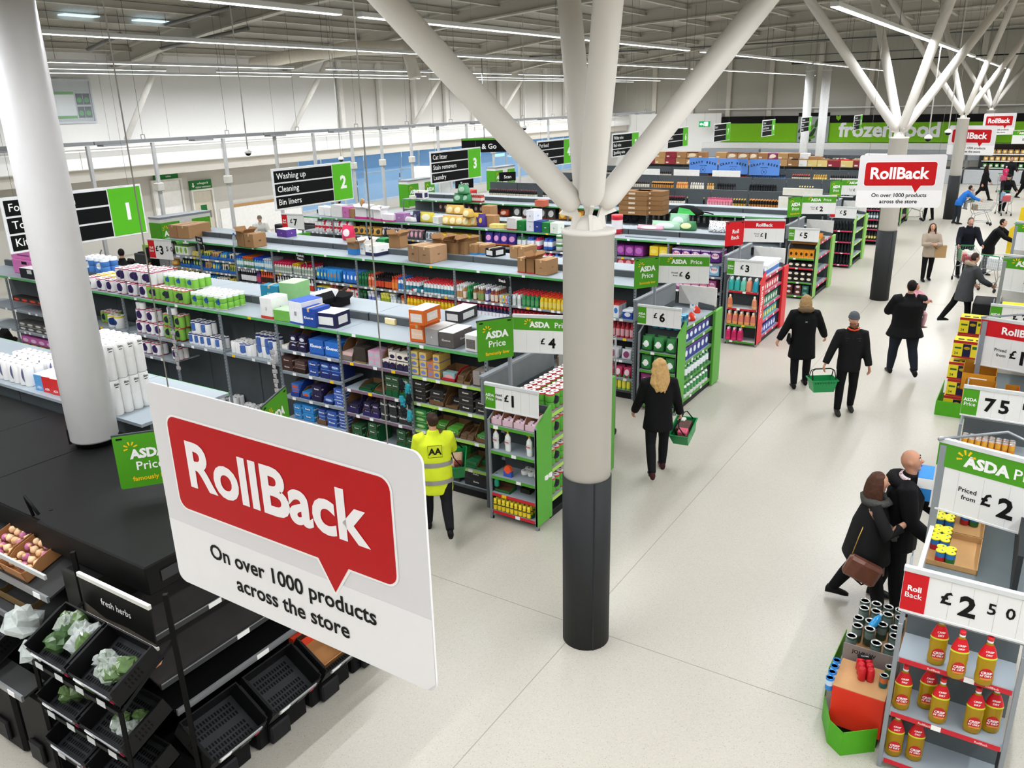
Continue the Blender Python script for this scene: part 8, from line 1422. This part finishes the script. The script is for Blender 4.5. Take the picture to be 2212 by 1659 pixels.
p = at_feet(2172, 416); person('man in black jumper pushing a child trolley by the cake shelves', p.x, p.y+.5, 15, 1.84, 4, 1.12, (4, 0), ((30, 12, 40, 0), (30, 12, 40, 0)), ((4, 3, 2), (-6, 3, 6)), '171a18', .46, 1.0, '15161a', '1a1a1a', '3a2a22', 'short'); trolley('trolley with a child in pink by the cake shelves', p.x-.1, p.y-.4, 20, [('c81f5a', -.1, .15, .26, .2, .3)])
person('small child in pink with white hat riding in the far trolley', p.x-.15, p.y-.02, 190, .86, 0, 1.1, (0, 0), ((30, 8, 40, 20), (30, 8, 40, 20)), ((70, 8, 70), (70, 8, 70)), 'c02860', .45, 1.0, 'c02860', '8a2a4a', None, hat='d8d4d0', z=.66)
p = at_feet(2207, 430); person('man in black suit with glasses carrying a basket at the far right edge', p.x, p.y, 80, 1.8, 0, 1.2, (0, 30), ((6, 14, 14, 0), (6, 10, 12, 0)), ((16, 2, 4), (-16, 2, 10)), '131315', .44, 1.04, '121214', '161616', '4a3a30', 'short'); basket('green basket with bread carried by the man in the black suit', (p.x+.4, p.y-.25, .88), 1.2, 0, 0, [('e0d8c8', 0, 0, .3, .2, .24), ('c8402a', .1, .0, .1, .2, .26)])
p = at_feet(2003, 476); person('shopper in dark trousers half hidden below the far hanging sign', p.x, p.y, 330, 1.7, 10, 1.0, (0, 0), ((20, 8, 30, 0), (20, 8, 30, 0)), ((6, 3, 2), (-8, 3, 6)), '2a2a2e', .44, 1.0, '131315', '161616', '2a201a', 'short'); trolley('trolley seen below the far hanging sign', p.x-.55, p.y-.35, 290)
# ---- 15 couple by the drinks display
P, J, HL, S, fw, up = person('woman in black fur trimmed poncho and pink skirt with a brown handbag, by the oil bay', -.98, 8.42, 96, 1.62, 2, 1.22, (0, 12), ((34, 14, 88, 30), (10, 12, 30, 0)), ((16, 3, 4), (-18, 3, 10)), None, .44, 1.0, '141416', '141414', '4a2c1e', 'long', sleeve=.4, curl=45, voxel=.013)
H_ = 1.62
pm = MB(); rr = [(.31, .05, .045), (.285, .10, .062), (.24, .135, .085), (.14, .165, .115), (.0, .19, .135), (-.10, .205, .15)]
pm.loft([[S(t)+Vector((rx*H_*math.cos(q)*(1+.03*math.sin(6*q)*(t < .2)), 0, 0))+fw*(ry*H_*math.sin(q)*(1+.03*math.sin(7*q)*(t < .2))) for q in [2*PI*k/36 for k in range(36)]] for t, rx, ry in rr][::-1]); pm.obj('poncho', M('1d1d1e', .85, nz=.18, scale=12, bump=.3), P)
sk = MB(); sk.loft([[S(t)+Vector((rx*H_*math.cos(q)*(1+.05*math.sin(8*q)), 0, 0))+fw*(ry*H_*math.sin(q)*(1+.05*math.sin(9*q))) for q in [2*PI*k/36 for k in range(36)]] for t, rx, ry in ((-.23, .125, .12), (-.1, .12, .11), (.0, .1, .08))]); sk.obj('skirt', M('b8928c', .7, nz=.12, bump=.3), P)
def fur(pts, r, hexc, par, seed=1):
    f = MB().path(pts, r, 9); rnd = random.Random(seed); f.v = [(v[0]+rnd.uniform(-.01, .01), v[1]+rnd.uniform(-.01, .01), v[2]+rnd.uniform(-.012, .012)) for v in f.v]; f.obj('fur_trim', M(hexc, .95, nz=.5, scale=70, bump=1), par)
fur([S(.30)+Vector((.085*H_*math.cos(q), 0, 0))+fw*(.075*H_*math.sin(q)) for q in [2*PI*k/14 for k in range(15)]], .04, '4a4a46', P)
e0, e1 = J['arm0'][1], J['arm0'][2]; fur([e0+(e1-e0)*.15+Vector((.055*math.cos(q), .055*math.sin(q)*.6, .05*math.sin(q))) for q in [2*PI*k/10 for k in range(11)]], .032, '4c4c48', P, 2); fur([J['arm1'][1]+Vector((.06*math.cos(q)+.02, .06*math.sin(q), -.02)) for q in [2*PI*k/10 for k in range(11)]], .032, '4c4c48', P, 3)
MB().path([J['arm0'][0]+Vector((0, 0, .03)), e0+Vector((-.06, 0, 0)), e0*.4+e1*.6+Vector((-.03, 0, 0))], [.06, .075, .05], 10).obj('poncho_sleeve', M('1d1d1e', .85, nz=.18), P); MB().path([e1+Vector((.02*math.cos(q), .0, .022*math.sin(q))) for q in [2*PI*k/10 for k in range(10)]], .006, 5, closed=True).obj('bracelet', M('b8a890', .2, .8), P)
hb = MB().box(-.06, -.17, -.24, .05, .17, -.0, c=.03).xf(Matrix.Translation(S(-.02)+Vector((-.36, -.02, -.02))) @ Matrix.Rotation(.35, 4, 'X')).obj('handbag', M('6a3f30', .35, nz=.35, scale=14, bump=.5), P); MB().path([S(.27)+Vector((-.12, .02, .03)), S(.1)+Vector((-.28, .1, 0)), S(-.03)+Vector((-.36, .14, 0))], .006, 5).obj('bag_chain', M('c8a050', .3, .8), P); MB().path([S(-.14)+Vector((-.37, -.12, 0)), S(-.2)+Vector((-.38, 0, 0)), S(-.14)+Vector((-.37, .14, 0))], .010, 6).obj('bag_strap', M('2a1512', .5), P)
pb = atz(1975, 978, 1.83)
P, J, HL, S, fw, up = person('bald man in black hooded coat looking down at the drinks, beside the woman in the poncho', pb.x-.06, pb.y+.0, 92, 1.83, 6, 1.2, (-16, 6), ((14, 10, 35, 20), (25, 10, 40, 20)), ((8, 3, 2), (-6, 3, 6)), '101012', .42, 1.05, '131316', '161616', None, skin=M('b8866c', .5, nz=.08), voxel=.013)
hb = MB().path([S(.295)-fw*.02*1.83+Vector((.085*1.83*math.cos(q), 0, 0))-fw*(.07*1.83*math.sin(q)) for q in [math.radians(-20+220*k/12) for k in range(13)]], [.035+.03*math.sin(PI*k/12) for k in range(13)], 9).obj('hood', M('141416', .8, nz=.1), P); MB().path([S(.325)+Vector((.06*1.83*math.cos(q), 0, 0))-fw*(.05*1.83*math.sin(q)) for q in [math.radians(0+180*k/10) for k in range(11)]], .025, 7).obj('check_lining', PM('d8d0d0', 'a83a48', speck=.35, c4='a83a48', rx=0), P)
for k in (0, 1): MB().path([S(.26)+fw*.13+Vector((-.04+.08*k, 0, 0)), S(.22)+fw*.155+Vector((-.045+.09*k, 0, 0)), S(.16)+fw*.17+Vector((-.04+.08*k, 0, 0))], .006, 5).obj('drawstring', PWHITE, P)
# ---- heads over the shelving tops
P, J, HL, S, fw, up = person('man with glasses looking right between the tissue and cleaning shelving', -11.75, 12.1, 75, 1.76, 0, 1.15, (0, 10), ((5, 8, 12, 0),)*2, ((4, 2, 2), (-4, 2, 4)), '16181a', .45, 1.0, '15161a', '161616', '3a2a20', 'short', skin=M('c0806c', .5))
for sg in (-1, 1): MB().path([HL((sg*.017+.013*math.cos(q), -.056, .01+.009*math.sin(q))) for q in [2*PI*k/10 for k in range(10)]], .002, 4, closed=True).obj('glasses_rim', BLACK, P)
person('boy in lime top looking at the cleaning shelf, back to the tissue shelving', -13.85, 12.45, 120, 1.64, 0, .95, (0, 0), ((5, 8, 12, 0),)*2, ((4, 2, 2), (-4, 2, 4)), '8ac43a', .45, 1.0, '2a2c34', '222222', '2c1f18', 'short'); person('girl with brown hair and pale top standing next to the boy in lime', -14.35, 12.35, 100, 1.42, 0, .9, (0, 0), ((5, 8, 12, 0),)*2, ((4, 2, 2), (-4, 2, 4)), 'd8d4d0', .45, 1.0, '2a2c34', '222222', '5a3424', 'long')
person('shopper in black padded jacket at the tills, back turned under the aisle 1 sign', -20.7, 12.9, 225, 1.78, 4, 1.35, (10, 0), ((25, 16, 50, 0),)*2, ((4, 3, 2), (-4, 3, 4)), '101011', .44, 1.05, '131316', '161616', '1c1816', 'short'); person('shopper in black coat leaning at the till conveyor under the aisle 1 sign corner', -22.1, 14.9, 60, 1.76, 10, 1.15, (6, 0), ((30, 10, 40, 0),)*2, ((4, 3, 2), (-4, 3, 4)), '121213', .42, 1.05, '131316', '161616', '1c1816', 'short'); person('person in black cap bending over bags behind the £3.50 board', -22.9, 16.3, 50, 1.7, 22, 1.1, (0, 0), ((40, 10, 30, 0),)*2, ((4, 3, 2), (-4, 3, 4)), '131314', .42, 1.05, '131316', '161616', None, hat='1e1c1a')
person('shopper in pale grey puffer coat and knitted hat packing at the tills', -23.6, 20.2, 60, 1.66, 12, 1.2, (-6, 0), ((35, 10, 40, 0),)*2, ((4, 3, 2), (-4, 3, 4)), 'b0aea8', .42, 1.05, '202024', '161616', None, hat='6a6458'); person('till worker in black seen beyond the aisle 2 sign', -24.4, 25.1, 300, 1.68, 0, 1.0, (0, 0), ((20, 8, 50, 0),)*2, ((4, 3, 2), (-4, 3, 4)), '141415', .44, 1.0, '131316', '161616', '2a1c16', 'short'); person('blonde shopper in dark green facing the till worker', -23.8, 25.9, 110, 1.64, 0, 1.0, (0, 0), ((20, 8, 50, 0),)*2, ((4, 3, 2), (-4, 3, 4)), '20281f', .44, 1.0, '131316', '161616', 'b08c5c', 'long')
person('person in black with a red badge at the left picture edge', -16.75, 7.55, 230, 1.6, 0, 1.1, (0, 0), ((30, 10, 60, 0),)*2, ((4, 3, 2), (-4, 3, 4)), '121213', .44, 1.05, '131316', '161616', '2a201a', 'short')
grow_people()
# ================================================================== hanging boards
def rollback(label, x, y, ang, z=2.75, w=1.87, h=1.2):
    s = thing('hanging_sign', label, 'sign', (x, y, z), math.radians(ang)); wm = M('dcdadb', .45, nz=.02); f = -.002
    MB().prism([(a-w/2, b) for a, b in rrect(w, h, .055, 6)], (0, 0, 0), (1, 0, 0), (0, 0, 1), .012).obj('board', wm, s)
    MB().prism([(-w/2+.055, .0)]+[(w/2-.055, 0), (w/2-.004, .05), (w/2-.002, h*.33), (-w/2+.002, h*.33), (-w/2+.004, .05)], (0, f, 0), (1, 0, 0), (0, 0, 1), .001).obj('pale_panel', M('eceaea', .45, nz=.02), s)
    x0, x1, z0, z1, r = -w*.425, w*.40, h*.42, h*.865, .06
    def bub(g):
        p = [(a+x0-g, b+z0-g) for a, b in rrect(x1-x0+2*g, z1-z0+2*g, r+g, 5)]; i = 12+6
        tail = [(w*.135-g, z0-g), (w*.185, h*.285-g*1.6), (w*.24+g, z0-g)]; return p[:18]+tail+p[18:]
    MB().prism(bub(.012), (0, -.0035, 0), (1, 0, 0), (0, 0, 1), .001).obj('bubble_outline', PWHITE, s); bb = MB().prism(bub(0), (0, -.005, 0), (1, 0, 0), (0, 0, 1), .001).obj('red_bubble', M('b8060f', .5, nz=.02), s)
    MB().text('RollBack', .36, (-.03, -.0075, h*.555), bold=.03, fit=w*.715, res=4).obj('lettering', M('f2eeee', .45, nz=0), bb)
    MB().text('On over 1000 products', .125, (0, -.0045, h*.205), bold=.02, fit=w*.68, res=3).text('across the store', .125, (0, -.0045, h*.085), bold=.02, res=3).obj('small_lettering', INK, s)
    for q in (-w*.4, w*.4): MB().tube((q, .006, h-.02), (q, .006, roof_z(x)-z), .004, n=4).obj('hanging_wire', M('8a8882', .5), s)
    return s
rollback('huge RollBack board hanging nearest to us in front of the produce cabinet', -2.92, 2.40, -.7); rollback('RollBack board hanging before the second branching column', -2.84, 21.35, 20); rollback('RollBack board hanging before the third branching column', -2.9, 41.0, -15, 2.73); rollback('smallest RollBack board hanging at the end of the main aisle', -2.75, 57.2, 32, 2.86)
def aisle_sign(n, words, x, y, z=3.48, w=2.12, h=.76):
    s = thing('aisle_sign', 'hanging aisle board headed %s, green end with its number' % words[0], 'sign', (x, y-w/2, z), PI/2)
    MB().box(0, 0, 0, w, .03, h, c=.006).obj('frame', M('e6e7e8', .4), s); gx = w*.735
    for k in range(3):
        a = .035+k*(h-.05)/3; b = MB().box(.035, -.006, a, gx-.02, -.0005, a+(h-.05)/3-.028).obj('black_strip', M('0c0d0e', .6), s)
        t = words[2-k]
        if t: MB().text(t, .155, (.09, -.009, a+.06), align='l', bold=.006, fit=gx-.2).obj('lettering', PWHITE, b)
    g = MB().box(gx, -.006, .03, w-.03, -.0005, h-.03).obj('green_end', M('56b51f', .45, nz=.02), s); MB().text(str(n), .34, ((gx+w)/2, -.009, h*.34), bold=.04).obj('number', PWHITE, g)
    for q in (.2, w-.2): MB().tube((q, .015, h), (q, .015, roof_z(x)-z), .0027, n=4).obj('hanging_rod', M('8d8b86', .5), s)
for n, wd, x, y in ((1, ('Foil & cling film', 'Toilet roll', 'Kitchen towels'), -11.85, 6.85), (2, ('Washing up', 'Cleaning', 'Bin liners'), -12.05, 11.8), (3, ('Cat litter', 'Stain removers', 'Laundry'), -12.4, 17.0), (4, ('Pet food', 'Pet care', 'Dog accessories'), -12.4, 22.0), (5, ('White wine', 'Red wine', 'Sparkling wine'), -12.3, 26.7), (6, ('Spirits', 'Mixers', ''), -12.3, 31.5), (7, ('Beers', '', ''), -12.2, 36.4), (8, ('Cereal', 'Jams & spreads', ''), -11.6, 41.4), (9, ('Crackers', 'Biscuits', 'Baking'), -11.0, 46.2), (10, ('Tinned fish', 'Soups', 'Pasta'), -8.9, 48.6), (11, ('Rice', 'Sauces', 'Oils'), -7.7, 51.5)): aisle_sign(n, wd, x, y)
for k, (px, py, yy) in enumerate(((2005, 300, 27), (2048, 287, 31), (536, 331, 17), (737, 345, 24), (1133, 277, 30))):
    p = aty(px, py, yy); c = thing('camera_dome', 'white and black ceiling camera dome on a long pole, %s' % ['left of the two by the second column', 'right of the two by the second column', 'before the white wall', 'above the aisle 2 sign', 'left of the column strut'][k], 'camera', (p.x, yy, p.z)); MB().tube((0, 0, .06), (0, 0, roof_z(p.x)-p.z), .018, n=8).obj('pole', M('d8d6d2', .4), c); MB().lathe([(.10, 0), (.11, .05), (.05, .10), (.03, .12)], 16).obj('housing', PWHITE, c); MB().ball((0, 0, 0), .085, .085, .08, n=14, m=8).obj('dome', M('161618', .1), c)
for k, (px, py, yy, w) in enumerate(((458, 333, 24.0, .5), (1522, 268, 60.5, .85))):
    p = aty(px, py, yy); e = thing('exit_sign', 'lit green running man exit sign, %s' % ['below the till trunking', 'on the far white wall'][k], 'sign', (p.x, yy, p.z), .55 if k == 0 else .3); MB().box(-w/2, 0, -w*.26, w/2, .05, w*.26, c=.01).obj('box', M('d8dcd4', .5), e)
    MB().box(-w*.47, -.004, -w*.235, w*.47, -.001, w*.235).obj('green_face', M('1f9a5a', .5, nz=0, emit=.6), e); m = MB(); q = w
    m.box(.05*q, -.007, -.16*q, .28*q, -.005, .18*q).add([(-.42*q, -.007, 0), (-.26*q, -.007, -.12*q), (-.26*q, -.007, -.04*q), (-.1*q, -.007, -.04*q), (-.1*q, -.007, .04*q), (-.26*q, -.007, .04*q), (-.26*q, -.007, .12*q)], [(0, 1, 2, 3, 4, 5, 6)]).ball((-.02*q, -.006, .13*q), .035*q, .002, .035*q); m.path([(-.02*q, -.006, .08*q), (-.03*q, -.006, -.02*q), (-.07*q, -.006, -.14*q)], .018*q, 5).path([(-.03*q, -.006, -.02*q), (.03*q, -.006, -.14*q)], .016*q, 5); m.obj('pictogram', M('f4fff6', .5, nz=0, emit=1.2), e); MB().tube((0, .02, w*.26), (0, .02, .9), .01, n=5).obj('stem', STEEL, e)
# ------------------------------------------------------------------ till trunking, poles, tills
tk = thing('cable_trunking', 'grey cable trunking running over the tills with poles below', 'trunking', (-23, 0, 4.42))
for k in range(14): MB().box(-.07, 11.0+3.1*k, 0, .07, 14.07+3.1*k, .10, c=.006).obj('trunk_section', M('7b7d7e', .45), tk); MB().box(-.16, 11.2+3.1*k, -.05, .16, 11.9+3.1*k, 0).obj('junction_box', M('8d8f90', .45), tk); MB().path([(-.09, 12.6+3.1*k, .1), (-.09, 12.6+3.1*k, .22), (.09, 12.6+3.1*k, .22), (.09, 12.6+3.1*k, .1)], .012, 4, sm=False).tube((0, 12.6+3.1*k, .22), (0, 12.6+3.1*k, roof_z(-23)-4.42), .007, n=4).obj('hanger', M('6d6f70', .5), tk)
for k, y in enumerate((13.9, 15.98, 18.6, 20.8, 22.65, 24.67, 26.4, 28.3, 30.2, 32.4, 34.6, 37, 40)): MB().box(-.05, y-.05, -4.40, .05, y+.05, -.02, c=.01).obj('service_pole', M('b4b5b4', .45), tk); MB().box(-.11, y-.11, -1.45, .11, y+.11, -1.2, c=.02).obj('pole_box', M('c4c2b8', .5), tk)
tag(MB().path([(-27.9, 9, 4.12), (-27.9, 61, 4.12)], .045, 8).obj('wall_pipe', M('e6e4df', .5)), 'white pipe running along the top of the till bulkhead', 'pipe')
GP = M('4a9a1e', .5, nz=.05)
for k, y in enumerate((13.2, 16.6, 20.2, 23.9, 27.6, 31.3, 35.0, 38.7)):
    t = thing('checkout', 'black and grey checkout till with green end, number %d from the left' % (k+1), 'checkout', (-23.0, y, 0)); MB().box(-2.2, -.45, .1, 1.6, .25, .86, c=.03).obj('counter', M('36393b', .5), t); MB().box(-2.1, -.35, .86, .4, .15, .89).obj('belt', M('1c1c1d', .6), t); MB().box(1.5, -.5, .0, 1.62, .3, 1.2, c=.02).obj('green_end', GP, t); MB().box(-.2, .3, .86, .2, .6, 1.35, c=.03).obj('till_screen', M('202225', .3), t); MB().box(-.5, .7, 0, .3, 1.4, 1.0, c=.03).obj('operator_desk', M('c9c8c4', .5), t); MB().path([(.5, .2, .88), (.5, .2, 1.5), (.6, .2, 1.6)], .02, 6).obj('lamp_stalk', STEEL, t); MB().box(-1.9, -.3, .9, -1.4, .1, 1.15, c=.02).obj('goods', M(['d8c23a', '8ab04a', 'c8403a', 'dcdcdc'][k % 4], .6, nz=.3), t)
for k, (y0, X) in enumerate(((14.7, -21.4), (26.6, -21.9), (33.5, -22.2))):
    b = thing('price_hoarding', 'white box hoarding with green ASDA Price corners at the till ends, number %d from the left' % (k+1), 'sign', (X, y0, 1.25), PI/2); L = 1.75
    MB().box(.0, 0, 0, L, .5, 1.1, c=.01).obj('white_box', M('dcdcd8', .5), b); MB().box(-.01, -.01, 1.08, L+.01, .51, 1.14).obj('cap', STEEL, b)
    for a, c in ((.0, .0), (L*.62, .0)): g = MB().box(a, -.02, .1, a+.64, -.002, .98).obj('green_panel', GP, b); MB().text('ASDA', .2, (a+.34, -.023, .6), bold=.05).text('Price', .19, (a+.34, -.023, .38), bold=.01).obj('lettering', PWHITE, g); MB().burst((a+.14, -.023, .8), (1, 0, 0), (0, 0, 1), .1).obj('sunburst', YEL, g)
    g = MB().box(-.015, 0, .05, -.002, .5, .98).obj('green_side', GP, b); MB().box(.1, .05, -1.25, L-.1, .45, 0).obj('base', M('8b8e90', .5), b)
t = thing('photo_kiosk', 'white lit kiosk standing before the windows', 'kiosk', (-26.5, 34.2, 0), .6); MB().box(-.9, -.5, 0, .9, .5, 1.75, c=.03).obj('cabinet', M('c4c8c6', .5), t); MB().box(-1.0, -.6, 1.75, 1.0, .6, 2.3, c=.03).obj('lit_header', M('f6f6f2', .5, nz=0, emit=.8), t); MB().box(-.4, -.505, .8, .4, -.5, 1.6).obj('screen', M('9fc4c8', .3, nz=.3), t)
t = thing('media_screen', 'black hanging screen with green edge between the aisle 3 and 4 signs', 'screen', (-21, 30.9, 3.25), .6); MB().box(-1.0, 0, 0, 1.0, .08, .6, c=.01).obj('casing', BLACK, t); MB().box(-.98, -.004, .52, .98, 0, .59).obj('green_edge', GP, t); MB().text('& Go', .3, (.2, -.004, .15)).obj('lettering', PWHITE, t); MB().tube((0, .04, .6), (0, .04, 4), .02, n=5).obj('pole', STEEL, t)
for k, (y, z) in enumerate(((29.0, 1.3), (32.4, 1.3))): t = thing('scan_sign', 'small black board reading Scan over the self tills, %s' % ['left', 'right'][k], 'sign', (-20.8, y, 1.9), .9); MB().box(-.4, 0, 0, .4, .03, .4, c=.005).obj('board', BLACK, t); MB().text('Scan', .2, (0, -.003, .12)).obj('lettering', PWHITE, t); MB().box(-.02, .0, -1.9, .02, .03, 0).obj('post', STEEL, t)
# till-end price boards of the left gondolas
p = aty(329, 545, G2-.1); price_sign('white £3.50 strip board with red block at the till end of the cleaning unit', (p.x-.1, G2-.12, 1.62), .1, .86, .5, '£3.50', None, False, 'roll'); p = aty(636, 490, G3-.1); price_sign('white £7 strip board with red block at the till end of the laundry unit', (p.x-.5, G3-.12, 1.75), .1, .86, .45, '£7', None, False, 'roll')
run('drink_pack', bottle_mesh([(.05, 0), (.055, .02), (.055, .2), (.04, .24), (.03, .25)], (['e6e2e2', 'c8404a', 'e8e4e4'], [0, 0, 1, 2]), n=10, sy=1), 'white and red bottles in a film pack at the till end of the cleaning unit', 'bottle', -19.3, -18.7, G2-.35, 1.2, .115, .11, 0, 3)
tag(MB().box(-19.4, G2-.4, 0, -18.6, G2+.02, 1.19, c=.01).obj('end_plinth', M('6d7377', .5)), 'grey end unit under the £3.50 board', 'end display')
# ------------------------------------------------------------------ roll cage, hanging strips
cg = thing('roll_cage', 'wire roll cage of cardboard boxes behind the nearest branching column', 'trolley', (-6.15, 10.75, 0)); ww = MB(); cm = M('9a9c9c', .3, .6, nz=0)
for x, y in ((0, 0), (.72, 0), (0, .82), (.72, .82)): MB().path([(x, y, .12), (x, y, 1.72)], .014, 6).obj('cage_post', cm, cg); MB().lathe([(.055, -.016), (.06, 0), (.055, .016)], 12).xf(Matrix.Translation((x, y, .06)) @ Matrix.Rotation(PI/2, 4, 'Y')).obj('castor', M('2a2a2c', .5), cg)
for x in (0, .72): 
    wm = MB(); wm.path([(x, 0, 1.72), (x, .82, 1.72)], .014, 6)
    for k in range(1, 13): wm.tube((x, .82*k/13, .15), (x, .82*k/13, 1.72), .003, n=4)
    for k in range(16): wm.tube((x, 0, .2+.1*k), (x, .82, .2+.1*k), .003, n=4)
    wm.obj('wire_side', cm, cg)
MB().box(0, 0, .12, .72, .82, .15).obj('base', cm, cg)
for k, (z0, h, c, l) in enumerate(((.16, .5, 'b08a4a', 'yellow printed'), (.68, .36, '8a6a48', 'dark brown'), (1.06, .42, 'a57f58', 'brown'))): t = thing('carton', '%s box inside the roll cage, %s' % (l, ['bottom', 'middle', 'top'][k]), 'box', (-6.1, 10.82, z0)); MB().box(0, 0, 0, .6, .66, h, c=.006).obj('box_body', M(c, .75, nz=.3 if k == 0 else .12, scale=16), t); MB().box(.28, -.001, h-.004, .32, .661, h+.001).obj('tape', M('c9ad80', .4), t)
gs = thing('glove_strip', 'hanging strip of dark and turquoise knitted gloves by the tissue end bay', 'gloves', (-7.22, G1-.06, .98)); MB().box(-.012, .0, 0, .012, .004, .62).obj('strip', M('b8bcbe', .4), gs)
for k, (z, c, s) in enumerate(((.46, '24282c', -1), (.40, '2f9aa8', 1), (.26, '23272b', 1), (.2, '2f9ab0', -1), (.06, '2a2e32', -1), (.0, '37a4b4', 1))):
    m = MB().box(-.04, -.05, .09, .04, -.015, .2, c=.012)
    for q in range(4): m.path([(-.03+.02*q, -.03, .1), (-.032+.021*q, -.034, .055), (-.03+.02*q, -.03, .02+.008*abs(q-1.5))], .011, 6)
    m.path([(.04, -.03, .15), (.065, -.03, .1)], .011, 6); m.xf(Matrix.Translation((s*.035, 0, z)) @ Matrix.Rotation(s*.2, 4, 'Y')); m.obj('glove', M(c, .9, nz=.2), gs)
for k, (px, py, l) in enumerate(((377, 720, 'thin clip strip of foil sachets hanging in the rolls bay, left'), (590, 748, 'thin clip strip of sachets hanging by the tissue bays, right'))):
    p = aty(px, py, G1-.03); s = thing('clip_strip', l, 'strip', (p.x, G1-.05, .95)); MB().box(-.012, 0, 0, .012, .003, .75).obj('strip', M('c4c6c6', .3), s)
    for q in range(9): MB().box(-.045, -.02, .02+.08*q, .045, -.004, .085+.08*q, c=.004).xf(Matrix.Rotation(.25*(-1)**q, 4, 'Z')).obj('sachet', M('c9c4c4', .25, .3, nz=.5, scale=40), s)
